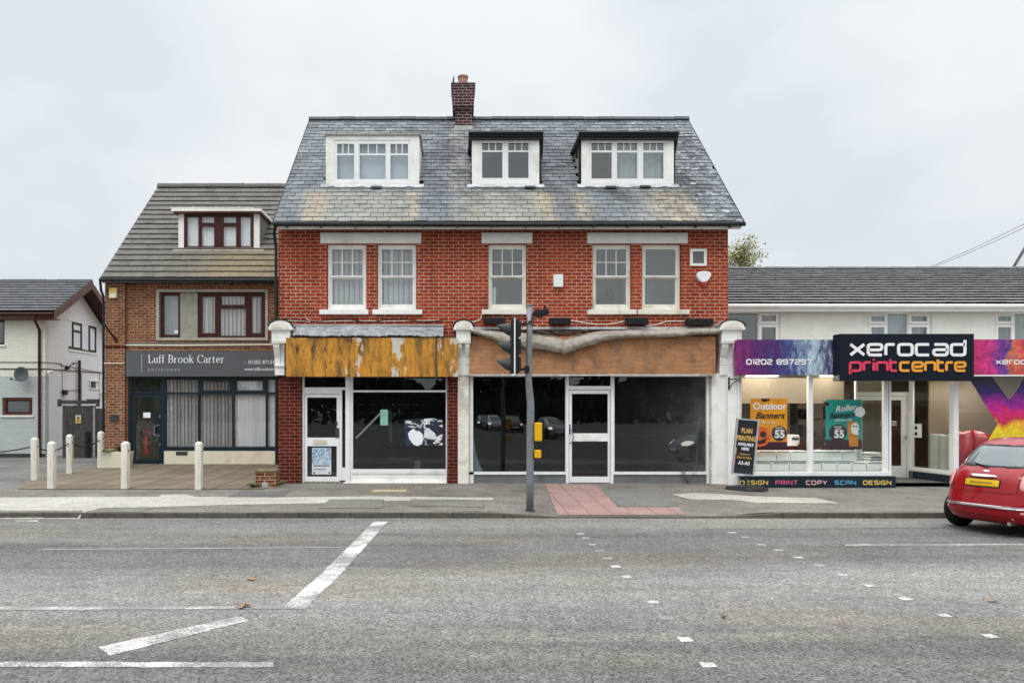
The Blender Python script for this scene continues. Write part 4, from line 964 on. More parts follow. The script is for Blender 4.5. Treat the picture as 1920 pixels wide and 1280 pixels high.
def leafshape(pts, Yp, th=.003): 
    mb = MB(); mb.prism([(X(a,Yp),Z(b,Yp)) for a,b in pts], Yp-th, Yp); return mb
Yg = Y0+.028
t_ = thing('torn_poster', 'torn remains of white and blue posters stuck inside the left shop window', 'poster', (X(795,Y0),Yg,Z(838,Y0)))
P_ = lambda dx: None
navyb = blobmat('dark_blue_poster', [(.008,.010,.02), (.012,.03,.11), (.02,.05,.07), (.008,.010,.02)], 4)
leafshape([(758,787),(800,784),(830,786),(830,834),(800,835),(778,829),(762,836)], Y0-.002).build('blue_paper', navyb, t_)
leafshape([(767,822),(765,812),(771,806),(776,803),(779,807),(786,808),(792,813),(794,822),(791,832),(783,836),(775,833)], Y0-.006).build('white_scrap', m_blind, t_)
def tornmat():
    m, t, b = nodes('torn_print'); uv = N(t, 'ShaderNodeUVMap').outputs[0]; n = noise(t, uv, 3.6, 5, .6, 1.2, (.75, 1.5, 1)); c = mixc(t, thr(t, n, .515), (.010,.016,.035), (.74,.75,.76))
    c = mixc(t, thr(t, noise(t, uv, 5, 3, .5), .64), c, (.02,.07,.22)); L(t, c, b.inputs['Base Color']); return m
m_torn = tornmat()
leafshape([(795,785),(808,784),(829,785),(830,800),(829.5,818),(830,834),(812,835),(795,833),(794,820),(796,808),(793,796)], Y0-.006).build('torn_sheet', m_torn, t_)
leafshape([(760,786),(793,785),(793,797),(786,806),(774,801),(764,808),(759,800)], Y0-.0045).build('torn_sheet', m_torn, t_)
t_ = thing('notice', 'small pale green notice inside the left shop window', 'notice', (X(720,Y0),Yg,Z(797,Y0)))
leafshape([(713,769),(715,767.5),(726,767.5),(727.5,769),(727.5,797),(713,797)], Y0+.024).build('paper', blobmat('green_notice', [(.12,.30,.24), (.25,.52,.42), (.35,.6,.5)], 5), t_)
t_ = thing('door_poster', 'blue and white printed event poster on the lower pane of the white left shop door', 'poster', (X(603,Y0),Y0,Z(889,Y0)))
leafshape([(585,839),(621,839),(621,889),(585,889)], Y0+.009).build('paper', blobmat('blue_white_poster', [(.02,.05,.15), (.25,.4,.6), (.65,.7,.75), (.05,.2,.3), (.7,.72,.75)], 7), t_)
MB().pb(Y0, 585,870,621,889,.002,.005).build('white_band', blobmat('white_band', [(.6,.62,.66),(.72,.73,.75)], 3), t_)
db = MB()
for k in range(9): db.pb(Y0, 588+k*3.4, 871.5, 590.4+k*3.4, 874, 0, .0015)
db.pb(Y0, 588, 879, 612, 880, 0, .0015); db.pb(Y0, 587.5, 884.5, 590.5, 887.5, 0, .0015); db.pb(Y0, 616, 884.5, 619, 887.5, 0, .0015)
db.build('print_marks', navyb, t_)

# ------------------------------------------------------------------ SOLICITORS' BUILDING (set back)
YL = 23.0
law = thing('office_building', 'brown brick office with grey tiled roof, one dormer and dark shopfront, set back at left', 'building', (X(370,YL), YL, .09))
a0 = X(200,YL); a1 = -4.66
mb = MB(); HL = [hole(YL, 294,543,503,638), (X(240,YL), X(521,YL), .0, Z(704,YL))]
wall(mb, a0, a1, -.1, 5.78, HL, YL, YL+.24); mb.build('wall', m_brick_br, law)
mb = MB(); mb.pb(YL, 200, 523, 236.5, 880, -.11, -.001); mb.build('brick_pier', m_brick_br, law)
mb = MB(); yrl, zrl, yel, zel = 27.1, 9.96, 22.7, 5.81
for a, b in ((a0, a0+.23), (a1-.23, a1)): MB().prismx([(YL+.24,-.1),(31.4,-.1),(31.4,5.7),(27.1,9.6),(YL+.24,5.78)], a, b).build('side_wall', m_brick_br, law); MB().box(a0+.24,a1-.24,31.2,31.4,-.1,5.6).build('back_wall', m_brick_br, law)
YDL = 23.92; SLL = math.hypot(yrl-yel, zrl-zel)
tl = lambda z: (z-zel)/(zrl-zel)*SLL
roof(law, -10.98, -4.45, yel, zel, yrl, zrl, .33, .325, .038, m_tile, [(X(335,YDL)+.1, X(487,YDL)-.1, tl(Z(468,YDL))+.15, tl(Z(400,YDL))-.1)], .003, stagger=True)
ridge(law, -11.0, -4.45, yrl, zrl+.03, m_tile, .13, .45)
e = MB(); e.box(-10.9, -4.5, yel+.04, yel+.06, Z(528.5,22.7), Z(521,22.7)); e.box(-10.9,-4.5,yel+.06,YL-.112,Z(528,22.7),Z(527,22.7)); e.build('fascia', m_white, law)
gt = MB(); gt.tube([(-11.0, yel-.04, 5.76), (-4.5, yel-.04, 5.74)], .06, 10); gt.build('gutter', m_gutter, law)
vb = MB(); vb.prismx([(yel, zel-.14),(yel, zel+.02),(yrl, zrl+.02),(yrl, zrl-.18)], -11.01, -10.985); vb.build('verge_board', m_brownlt, law)
dp = MB(); dp.tube([(-11.0, yel, 5.72), (-11.02, yel+.1, 5.45), (-11.03, YL-.03, 5.3), (-11.03, YL-.03, .1)], .04, 10); dp.build('downpipe', m_gutter, law)
dp = MB(); dp.tube([(X(516,22.75), 22.75, 5.72), (X(517,22.8), 22.8, 5.4), (X(518.5,YL-.05), YL-.05, 5.2), (X(518.5,YL-.05), YL-.05, .1)], .045, 10); dp.build('downpipe', m_gutter, law)
# dormer
x0, x1 = X(335,YDL), X(487,YDL); z0, z1 = Z(468,YDL), Z(400,YDL); ytp = yel+(z1-zel)/(zrl-zel)*(yrl-yel)
b = MB()
for s0, s1 in ((x0, x0+.06), (x1-.06, x1)): b.prismx([(YDL+.02,z0-.12),(YDL+.02,z1),(ytp+.05,z1)], s0, s1)
b.box(x0+.06, x1-.06, YDL+.06, ytp, z1-.02, z1)
dm = b.build('dormer', m_grey, law)
for qa, qc in ((335,345.5),(476,487)): MB().pb(YDL, qa,400,qc,468.5,-.02,.05).build('surround', m_white, dm)
f = MB(); f.ring(YDL, (345.5,402,476,468), (351,407,471.5,463), -.03,.04); f.pb(YDL, 402,407,419,463,-.032,.04); f.pb(YDL, 372.5,407,378.5,463,-.028,.04); f.pb(YDL,443,407,451,463,-.028,.04); f.pb(YDL,378.5,418,402,425,-.026,.04); f.pb(YDL,419,418,443,425,-.026,.04)
f.build('window_frame', m_brown, dm); pane(dm, YDL, 350,406,472,464,.0,m_glass_thin)
room(dm, YDL, 347,403,475,467,1.2,m_grey_room,.06); blinds(dm, YDL, 351,406,402,463,.09,m_blind,.11,.15); blinds(dm, YDL, 419,406,472,463,.09,m_blind,.11,.15)
o = MB(); o.box(x0-.16, x1+.10, YDL-.2, ytp+.15, z1+.02, z1+.10)
for px in (366,408,451): o.box(X(px,YDL)-.03, X(px,YDL)+.03, YDL-.18, YDL-.12, z1+.10, z1+.16)
o.box(x0-.20, x1-.15, YDL-.20, YDL-.15, z1+.12, z1+.14)
o.build('flat_roof', m_white, dm)
o = MB(); o.box(x0-.12, x1+.06, YDL-.16, ytp+.1, z1-.03, z1+.019); o.build('soffit', m_brownlt, dm)
fl = MB(); vs = []; n = 18
for j in range(2):
    for q in range(n+1):
        xx = x0-.15+(x1-x0+.3)*q/n; s = (0, .16+.02*math.sin(q*2.3))[j]; yy = YDL-.02-s*.72; vs.append((xx, yy, zel+(yy-yel)/(yrl-yel)*(zrl-zel)+.055))
fl.add(vs, [(q, q+1, n+2+q, n+1+q) for q in range(n)]); fl.build('lead_apron', m_lead, dm, recalc=False)
# first floor window
w_ = MB().ring(YL, (294,543,503,638), (299,547.5,498,633), -.05,.10).build('window', m_conc, law)
MB().pb(YL, 337,548,369.5,633,.04,.09).build('render_panel', mat('pebbledash', (.33,.33,.28), .95, .15, 8, bmp=.6, bsc=150), w_)
f = MB(); f.ring(YL,(302,548,337,633),(306.5,554,333,627),.05,.10); f.build('window_frame', m_brown, w_); f = MB(); f.ring(YL,(371,548,498,633),(376,553,492,629),.05,.10)
f.pb(YL,404,553,412,629,.048,.098); f.pb(YL,460,553,469,629,.048,.098); f.pb(YL,412,573,460,578.5,.046,.096); f.ring(YL,(412,553,460,573),(414.5,555,457.5,571),.05,.095)
f.ring(YL,(469,553,492,629),(471,556,489.5,624),.052,.094); f.ring(YL,(376,553,404,629),(378.5,556,402,624),.052,.094)
f.build('window_frame', m_brown, w_); pane(w_, YL, 300,549,337,632,.07); pane(w_, YL, 371,549,497,632,.07,m_glass_thin)
room(w_, YL, 298,546,500,636,2,m_dark_room,.245); blinds(w_, YL, 376,551,492,630,.16,m_blind,.125,.95); blinds(w_, YL, 306,551,333,628,.30,m_blind_dk,.3,.2)
MB().pb(YL, 326,619,332.5,624,.055,.06).build('window_sticker', m_blind, w_)
o = MB(); o.tube([(X(236,YL),YL-.02,Z(647,YL)),(X(330,YL),YL-.02,Z(647.5,YL)),(X(530,YL),YL-.02,Z(646,YL))], .028, 8); o.build('conduit', m_cream, law)
o = MB(); o.tube([(X(199,YL),YL-.13,Z(681.5,YL)),(X(236.5,YL),YL-.13,Z(681.5,YL))], .018, 6); o.build('conduit', m_cream, law)
MB().pb(YL,199,648.5,237,652,-.13,-.001).build('brick_band', m_brick_dk, law)
MB().pb(YL,236.5,643,521,646,-.03,-.001).build('ledge', m_grey, law)
# ground floor frames
S = MB(); S.ring(YL, (240,704,521,872), (246,710,519.5,868), .03,.13)
S.pb(YL,246,733.5,303,738,.04,.12); S.pb(YL,301,704,310,871,.02,.13); S.pb(YL,310,735,519.5,738.5,.04,.12); S.pb(YL,310,838,519.5,845,.0,.13)
for a, c in ((370.5,374), (435,438.5), (497.5,501)): S.pb(YL,a,704,c,840,.025,.12)
S.ring(YL,(374,710,435,735),(378.5,714,430,731.5),.035,.11); S.ring(YL,(438.5,710,497.5,735),(442,714,492,731.5),.035,.11)
sh = S.build('shopfront_frame', m_navy, law)
pane(law, YL, 246,710,302,734,.08,m_glass,'fanlight'); pane(law, YL, 309,709,520,839,.08,m_glass_thin,'shop_window')
blinds(law, YL, 310,711,437,838,.17,m_blind_dk,.115,1.0); blinds(law, YL, 438,711,520,838,.15,m_blind,.115,.35)
MB().pb(YL,308,845,521,875,-.02,.12).build('stall_riser', m_cream, law); MB().pb(YL,330.5,846,352,853,-.03,-.02).build('air_brick', m_dgrey, law)
D = MB(); D.ring(YL,(246.5,738.5,300.5,869),(253,745,296,861),.05,.10); dl = D.build('door', m_navy, law); pane(dl,YL,252,744,297,862,.07,m_glass_thin)
D = MB(); P_ = [(X(298,YL),YL+.05,Z(797,YL)),(X(296,YL),YL-.01,Z(797,YL)),(X(290,YL),YL-.01,Z(799,YL)),(X(289,YL),YL-.01,Z(813,YL)),(X(292,YL),YL-.01,Z(816.5,YL)),(X(298,YL),YL+.05,Z(817,YL))]; D.tube(P_, .02, 8); D.build('handle', m_galv, dl)
D = MB(); D.pb(YL,289.5,773,296,812,.052,.06); D.build('lock_plate', m_navy, dl); D = MB(); D.pb(YL,297.5,777.5,299.5,783,.04,.05); D.pb(YL,297.5,831,299.5,836,.04,.05); D.build('hinge', m_galv, dl)
MB().pb(YL,267,773,280.5,783,.062,.066).build('notice', m_blind, dl)
room(law, YL, 240,704,521,873, 1.6, mat('hallway_interior', (.30,.30,.20), .9, .2, 1, bmp=0), .245)
MB().pb(YL, 303,704,309,872,.25,1.5).build('partition', m_grey_room, law)
t_ = thing('fire_extinguisher', 'red fire extinguisher standing inside behind the glass door of the solicitors office', 'fire extinguisher', (X(274,23.5),23.5,.15))
o = MB(); cx = X(274,23.6); o.lathe([(.02,Z(853,23.6)),(.095,Z(853,23.6)),(.1,Z(850,23.6)),(.1,Z(828,23.6)),(.08,Z(822,23.6)),(.035,Z(818,23.6)),(.03,Z(815,23.6)),(.0,Z(814,23.6))],(cx,23.6,0)); o.build('cylinder', m_red, t_, smooth=True)
o = MB(); o.box(cx-.06,cx+.06,23.58,23.62,Z(816,23.6),Z(811,23.6)); o.tube([(cx+.03,23.56,Z(814,23.6)),(cx+.11,23.54,Z(820,23.6)),(cx+.1,23.52,Z(838,23.6))],.014,6); o.build('valve_and_hose', m_blackp, t_)
o = MB().pb(23.7, 268,806,283,815, 0,.01).build('extinguisher_sign', m_red, None, org=(X(275,23.7),23.7,Z(815,23.7))); tag(o, 'small red safety sign above the fire extinguisher behind the office door', 'sign')
# alarm box, plaque, bracket
t_ = thing('alarm_box', 'cream alarm box with yellow label high on the brown brick pier', 'alarm box', (X(217,YL),YL,Z(560,YL)))
MB().pb(YL, 210.5,542,224,560.5,-.22,-.111).build('cover', m_cream, t_, bevel=.015); MB().pb(YL, 211.5,543,223,551,-.225,-.219).build('label', mat('alarm_yellow',(.62,.45,.10),.5), t_)
o = MB().pb(YL, 209.5,777,225.5,789,-.14,-.111).build('wall_plaque', m_dgrey, None, org=(X(217,YL),YL-.12,Z(789,YL))); tag(o, 'small dark plaque on the brown brick pier beside the office door', 'plaque')
o = MB().tube([(X(222,YL),YL-.12,Z(641,YL)),(X(209,YL),YL-.45,Z(611,YL))], .03, 6).tube([(X(215,YL),YL-.12,Z(627,YL)),(X(222,YL),YL-.12,Z(636,YL)),(X(222,YL),YL-.12,Z(643,YL))], .022, 6).build('flag_holder', m_brown, None, org=(X(222,YL),YL-.12,Z(641,YL))); tag(o, 'rusty iron rod bracket leaning out of the brown brick pier', 'bracket')

# lettering made of pen strokes
def ribbon(mb, pts, hw, y, th=.004, closed=False, nib=None, cap=0):
    n = len(pts); L_, R_ = [], []
    for i, (x, z) in enumerate(pts):
        p = pts[i-1] if i > 0 else (pts[-1] if closed else None); q = pts[i+1] if i < n-1 else (pts[0] if closed else None)
        def nrm(a, b):
            dx, dz_ = b[0]-a[0], b[1]-a[1]; l = math.hypot(dx, dz_) or 1; return (-dz_/l, dx/l)
        if p is None: nx, nz = nrm((x,z), q); s = 1
        elif q is None: nx, nz = nrm(p, (x,z)); s = 1
        else:
            a, b = nrm(p,(x,z)), nrm((x,z),q); nx, nz = a[0]+b[0], a[1]+b[1]; l = math.hypot(nx,nz) or 1; nx/=l; nz/=l; s = 1/max(.45, nx*a[0]+nz*a[1])
        h = hw if nib is None else math.hypot(nx*nib[0], nz*nib[1])
        L_.append((x+nx*h*s, z+nz*h*s)); R_.append((x-nx*h*s, z-nz*h*s))
    m = n if closed else n-1
    vs = [(a[0], y, a[1]) for a in L_]+[(a[0], y, a[1]) for a in R_]+[(a[0], y+th, a[1]) for a in L_]+[(a[0], y+th, a[1]) for a in R_]
    fs = []
    for i in range(m):
        j = (i+1) % n; fs += [(i, j, n+j, n+i), (i, 2*n+i, 2*n+j, j), (n+i, n+j, 3*n+j, 3*n+i)]
    if not closed: fs += [(0, n, 3*n, 2*n), (n-1, 3*n-1, 4*n-1, 2*n-1)]
    mb.add(vs, fs)
def rnd_path(pts, r, closed=False):
    out_ = []; n = len(pts)
    for i, p in enumerate(pts):
        if not closed and i in (0, n-1): out_.append(p); continue
        a, b = pts[i-1], pts[(i+1) % n]
        la, lb = math.dist(a,p), math.dist(b,p); rr = min(r, la*.49, lb*.49)
        p0 = (p[0]+(a[0]-p[0])*rr/la, p[1]+(a[1]-p[1])*rr/la); p1 = (p[0]+(b[0]-p[0])*rr/lb, p[1]+(b[1]-p[1])*rr/lb)
        for k in range(5):
            t = k/4; out_.append(((1-t)**2*p0[0]+2*t*(1-t)*p[0]+t*t*p1[0], (1-t)**2*p0[1]+2*t*(1-t)*p[1]+t*t*p1[1]))
    return out_
W = 1.12
TG = {'x': [[(0,0),(W,1)],[(0,1),(W,0)]], 'e': [[(W,0),(0,0),(0,1),(W,1),(W,.48),(.06,.48)]], 'r': [[(0,0),(0,1),(.72,1)]], 'o': ['c',[(0,0),(W,0),(W,1),(0,1)]],
 'c': [[(W*.94,0),(0,0),(0,1),(W*.94,1)]], 'a': [[(.06,1),(W,1),(W,0),(0,0),(0,.5),(W,.5)]], 'd': [[(W,1.42),(W,0),(0,0),(0,1),(W,1)]], 'p': [[(0,-.42),(0,1),(W,1),(W,0),(0,0)]],
 'i': [[(0,0),(0,1)],[(0,1.24),(0,1.42)]], 'n': [[(0,0),(0,1),(W,1),(W,0)]], 't': [[(0,1.36),(0,0),(.68,0)],[(0,1),(.66,1)]],
 'D': ['c',[(0,0),(W,0),(W,1),(0,1)]], 'E': [[(W,0),(0,0),(0,1),(W,1)],[(0,.5),(W*.9,.5)]], 'S': [[(0,0),(W,0),(W,.5),(0,.5),(0,1),(W,1)]], 'I': [[(0,0),(0,1)]], 'G': [[(W,1),(0,1),(0,0),(W,0),(W,.5),(.5,.5)]],
 'N': [[(0,0),(0,1),(W,0),(W,1)]], 'P': [[(0,0),(0,1),(W,1),(W,.42),(0,.42)]], 'R': [[(0,0),(0,1),(W,1),(W,.42),(.1,.42)],[(.6,.42),(W,0)]], 'T': [[(0,1),(W,1)],[(W/2,1),(W/2,0)]], 'C': [[(W,0),(0,0),(0,1),(W,1)]],
 'O': ['c',[(0,0),(W,0),(W,1),(0,1)]], 'Y': [[(0,1),(W/2,.5),(W,1)],[(W/2,.5),(W/2,0)]], 'A': [[(0,0),(0,1),(W,1),(W,0)],[(0,.42),(W,.42)]],
 '0': ['c',[(0,0),(W,0),(W,1),(0,1)]], '1': [[(0,1),(.28,1),(.28,0)]], '2': [[(0,1),(W,1),(W,.5),(0,.5),(0,0),(W,0)]], '8': ['c',[(0,0),(W,0),(W,1),(0,1)],[(0,.5),(W,.5)]], '9': [[(0,0),(W,0),(W,1),(0,1),(0,.5),(W,.5)]], '7': [[(0,1),(W,1),(.45,0)]]}
WD = {'i': 0, 'I': 0, '1': .28, 'r': .72, 't': .68, ' ': .55}
def techno(text, x, z, h, y, m, parent, width=None, hw=.11, gap=.42, name='lettering', th=.01):
    tot = sum(WD.get(c, W) for c in text)+gap*(len(text)-1); sx = h if width is None else (width-2*hw*h)/tot
    mb = MB(); cx = x+hw*h; q = 0
    for ch_ in text:
        g = TG.get(ch_, []); cl = False
        for s in g:
            if s == 'c': cl = True; continue
            pp = [(cx+a*sx, z+hw*h+b*(h*(1-2*hw))) for a, b in s]
            sharp = ch_ in 'xNY' or (ch_ in '7' )
            ribbon(mb, pp if sharp else rnd_path(pp, h*.22, cl), hw*h, y-th-(q%5)*.0006, th, cl); q += 1; cl = False
        cx += (WD.get(ch_, W)+gap)*sx
    return mb.build(name, m, parent)
def arc(cx, cy, rx, ry, a0, a1, n=14): return [(cx+rx*math.cos(R(a0+(a1-a0)*k/n)), cy+ry*math.sin(R(a0+(a1-a0)*k/n))) for k in range(n+1)]
# serif glyphs: x-height .66, cap height 1
def ser(x, z=0, w=.13): return [(x-w, z), (x+w, z)]
SG = {'L': (.62, [[(.13,0),(.13,1)], ser(.13,.985), [(.0,.02),(.56,.02),(.60,.25)]]),
 'u': (.60, [[(.12,.64),(.12,.2)]+arc(.30,.2,.18,.19,180,300,8)+[(.46,.14)], [(.47,.64),(.47,.02),(.58,.02)], [(0,.64),(.13,.64)], [(.36,.64),(.48,.64)]]),
 'f': (.36, [[(.13,.0),(.13,.8)]+arc(.28,.82,.15,.18,180,50,8), ser(.13,.015), [(.0,.64),(.34,.64)]]),
 'B': (.70, [[(.14,0),(.14,1)], [(.0,.985),(.36,.985)]+arc(.36,.76,.2,.22,90,-90)+[(.14,.53)], [(.14,.53),(.38,.53)]+arc(.38,.275,.24,.26,90,-90)+[(.0,.015)]]),
 'r': (.45, [[(.12,0),(.12,.64)], ser(.13,.015), [(0,.64),(.13,.64)], [(.12,.42)]+arc(.30,.44,.17,.2,160,60,8)]),
 'o': (.64, ['c', arc(.31,.325,.25,.315,0,345,22)]),
 'k': (.62, [[(.12,0),(.12,1.02)], ser(.13,.015), [(0,1.0),(.12,1.0)], [(.12,.28),(.46,.63)], [(.24,.38),(.52,.02)], [(.34,.64),(.54,.64)], [(.42,.015),(.62,.015)]]),
 'C': (.76, [arc(.44,.5,.36,.49,48,312,22), [(.69,.72),(.70,.98)]]),
 'a': (.56, [arc(.26,.45,.17,.18,160,0,9)+[(.43,.08),(.54,.02)], [(.42,.36),(.2,.33)]+arc(.22,.17,.16,.155,110,290,10)+[(.42,.14)]]),
 't': (.38, [[(.13,.82),(.13,.15)]+arc(.25,.14,.12,.13,180,300,7), [(.0,.64),(.34,.64)]]),
 'e': (.58, [[(.08,.36),(.5,.36)]+arc(.29,.34,.21,.29,10,318,18)])}
def serif(text, x, z, h, y, m, parent, width, sp=.06):
    tot = sum((SG[c][0] if c in SG else .30)+sp for c in text)-sp; sx = width/tot; mb = MB(); cx = x; q = 0
    for c in text:
        if c in SG:
            cl = False
            for s in SG[c][1]:
                if s == 'c': cl = True; continue
                ribbon(mb, [(cx+a*sx, z+b*h) for a, b in s], 0, y-(q%6)*.0008, .006, cl, nib=(h*.062, h*.024)); q += 1; cl = False
        cx += ((SG[c][0] if c in SG else .30)+sp)*sx
    return mb.build('lettering', m, parent)
YS = YL-.14
sg = thing('office_sign', 'dark grey solicitors sign with white serif lettering over the office shopfront', 'sign', (X(378,YS),YS,Z(705,YS)))
MB().pb(YS, 236,658,524,705.5, 0,.137).build('panel', mat('slate_grey_sign', (.105,.115,.125), .45, .06, 1, bmp=.03), sg)
MB().pb(YS, 265.3,664,266.3,698,-.004,-.0005).build('divider', m_txt_g, sg)
serif('Luff Brook Carter', X(278,YS), Z(680,YS), Z(665.5,YS)-Z(680,YS), YS-.008, m_txt_w, sg, X(421,YS)-X(278,YS))
textmesh('SOLICITORS', .105, m_txt_g, sg, X(278,YS), YS-.004, Z(695.3,YS), .001, .012, sx=1.05, ls=1.75)
textmesh('T:', .09, m_txt_g, sg, X(458,YS), YS-.004, Z(682,YS), .001)
textmesh('01202 871311', .165, m_txt_w, sg, X(465.5,YS), YS-.004, Z(682,YS), .001, .004, sx=.95)
textmesh('www.luffbrookcarter.co.uk', .135, m_txt_w, sg, X(458.5,YS), YS-.004, Z(694.5,YS), .001, .006, sx=.9)

# ------------------------------------------------------------------ bollards with chains, planter, brick stub
bol = None
BP = [((97,916), 'bollard at the front edge of the forecourt, leftmost in the front row'), ((235,916), 'bollard at the front edge of the forecourt, before the planter and office door'), ((373,916.5), 'bollard at the front edge of the forecourt, before the vertical blinds'),
      ((66,900), 'bollard in the side row, the chained one nearest the road'), ((131,888), 'bollard in the side row, standing in front of the wooden gate'), ((189,877), 'bollard in the side row, right next to the concrete planter')]
bpos = []
for i, ((px, py), lab) in enumerate(BP):
    x, y = g2(px, py); z = G(x, y); bpos.append((x, y, z))
    if bol is None:
        bol = thing('bollard', 'cream concrete '+lab, 'bollard', (x, y, z), 'cream concrete bollards')
        mb = MB(); h = .072; mb.add([(x-h,y-h,z-.02),(x+h,y-h,z-.02),(x+h,y+h,z-.02),(x-h,y+h,z-.02),(x-h,y-h,z+1.03),(x+h,y-h,z+1.03),(x+h,y+h,z+1.03),(x-h,y+h,z+1.03),(x-h*.45,y-h*.45,z+1.075),(x+h*.45,y-h*.45,z+1.075),(x+h*.45,y+h*.45,z+1.075),(x-h*.45,y+h*.45,z+1.075)],
            [(0,3,2,1),(0,1,5,4),(1,2,6,5),(2,3,7,6),(3,0,4,7),(4,5,9,8),(5,6,10,9),(6,7,11,10),(7,4,8,11),(8,9,10,11)]); mb.build('post', mat('bollard_paint', (.72,.70,.61), .8, .07, 5, (.33,.30,.22), .7, .4, 30, streak=True), bol, bevel=.012)
        MB().lathe([(.016,-h-.012),(.016,h+.012)], (x,y,z+.86), 'X', 8).build('chain_eye', m_blackp, bol)
    else:
        c = copy_tree(bol); c.location = (x, y, z); c['label'] = 'cream concrete '+lab; c.rotation_euler = (random.uniform(-.012,.012), random.uniform(-.012,.012), random.uniform(-.15,.15))
def chain(p, q, sag, lab):
    mb = MB(); n = int(math.dist(p[:2], q[:2])/.055)
    for i in range(n):
        f = (i+.5)/n; c = Vector((p[0]+(q[0]-p[0])*f, p[1]+(q[1]-p[1])*f, p[2]+.86+(q[2]-p[2])*f-sag*4*f*(1-f))); g = (i+1.5)/n
        d = (Vector((p[0]+(q[0]-p[0])*g, p[1]+(q[1]-p[1])*g, p[2]+.86+(q[2]-p[2])*g-sag*4*g*(1-g)))-c).normalized(); u = d.orthogonal().normalized(); v = d.cross(u)
        if i % 2: u, v = v, u
        P = [c+d*.04*math.cos(2*math.pi*k/8)+u*.018*math.sin(2*math.pi*k/8) for k in range(9)]; mb.tube(P, .0075, 5, False)
    o = mb.build('chain', m_blackp, None, org=(p[0],p[1],p[2]+.5)); tag(o, lab, 'chain', 'black chains between the bollards')
chain((-14.2, 18.0, -.02), bpos[3], .20, 'black chain running out of frame to the left from a cream bollard')
chain(bpos[3], bpos[4], .17, 'black chain sagging between the two side-row bollards nearest the road')
chain(bpos[4], bpos[5], .17, 'black chain sagging in front of the wooden gate up to the bollard by the planter')

m_leaf_a = flat('planter_leaf', (.09,.14,.05), .7); m_leaf_b = flat('pale_leaf', (.28,.33,.16), .7); m_stem = flat('stem', (.12,.09,.05), .8)
def sprig(name, lab, cat, x, y, z, n, h, spread, m, blade=.10, wid=.02, droop=.4):
    mb = MB()
    for k in range(n):
        a = random.uniform(0, 6.28); l = h*random.uniform(.5, 1.1); s = spread*random.uniform(.3, 1)
        P = [(x+random.uniform(-.03,.03)+s*f*math.cos(a), y+s*f*math.sin(a), z+l*(f-droop*f*f)) for f in (0,.3,.6,.85,1)]
        mb.tube(P, [.005,.004,.004,.003,.002], 4, False)
        for q in range(1, 5):
            for sd_ in (-1, 1):
                p = Vector(P[q]); b_ = a+sd_*random.uniform(.5,1.5); d = Vector((math.cos(b_), math.sin(b_), random.uniform(-.2,.6))).normalized()*blade*random.uniform(.6,1.2); t = d.cross(Vector((0,0,1))).normalized()*wid
                mb.add([p, p+d*.5+t, p+d, p+d*.5-t], [(0,1,2,3)])
    o = mb.build(name, m, None, recalc=False, org=(x,y,z)); tag(o, lab, cat); return o
x, y = g2(214, 877.5); z = G(x, y); pl = thing('planter', 'low cream concrete trough planter standing against the brown brick pier', 'planter', (x, y, z))
mb = MB(); xa, xb, d_ = x-.40, x+.36, .42
mb.add([(xa+.03,y,z),(xb-.02,y,z),(xb-.02,y+d_,z),(xa+.03,y+d_,z),(xa-.03,y-.03,z+.47),(xb+.03,y-.03,z+.47),(xb+.03,y+d_+.03,z+.47),(xa-.03,y+d_+.03,z+.47),(xa+.03,y+.03,z+.47),(xb-.03,y+.03,z+.47),(xb-.03,y+d_-.03,z+.47),(xa+.03,y+d_-.03,z+.47),(xa+.03,y+.03,z+.41),(xb-.03,y+.03,z+.41),(xb-.03,y+d_-.03,z+.41),(xa+.03,y+d_-.03,z+.41)],
 [(0,3,2,1),(0,1,5,4),(1,2,6,5),(2,3,7,6),(3,0,4,7),(4,5,9,8),(5,6,10,9),(6,7,11,10),(7,4,8,11),(8,9,13,12),(9,10,14,13),(10,11,15,14),(11,8,12,15)]); mb.build('trough', m_cream, pl, bevel=.01)
MB().box(xa+.03,xb-.03,y+.03,y+d_-.03,z+.36,z+.43).build('soil', flat('soil',(.03,.02,.015),.95), pl)
sprig('trailing_plant', 'pale green plant trailing over the front left rim of the concrete planter', 'plant', x-.22, y+.06, z+.43, 26, .26, .22, m_leaf_b, .09, .018, .7)
sprig('low_shrub', 'dark heathery plant at the right half of the concrete planter', 'plant', x+.12, y+.2, z+.43, 40, .26, .2, flat('heather',(.07,.06,.035),.8), .07, .015, .2)

t_ = thing('brick_stub', 'short broken stub of brick wall at the right corner of the forecourt', 'wall', (-5.35, 17.3, 0))
mb = MB(); Yb = 17.05; mb.pb(Yb, 479,884,517,916, 0, .34); mb.build('wall', m_brick_br, t_, bevel=.015); MB().pb(Yb, 478,881,518.5,884.5,-.02,.36).build('cap', mat('mossy_cap', (.20,.16,.09), .9, .3, 9, (.1,.12,.05),.8), t_, bevel=.01)
MB().pb(Yb, 491,904,503,917,-.03,.05).build('mortar_lump', m_conc, t_, bevel=.02)
m_grass = flat('grass_green', (.13,.17,.06), .85)
sprig('grass_tuft', 'tuft of grass at the foot of the brick stub', 'weed', X(474,16.9), 16.95, 0, 60, .13, .16, m_grass, .05, .006, .3)
sprig('grass_tuft', 'scrappy grass growing where the maroon brick pier meets the footway', 'weed', X(520,17.6), 17.65, 0, 50, .10, .25, m_grass, .05, .006, .3)
sprig('weed', 'bare twiggy weed growing against the grey boards below the right shop window', 'weed', X(1292,17.8), 17.85, -.02, 14, .50, .26, m_stem, .06, .006, .1)
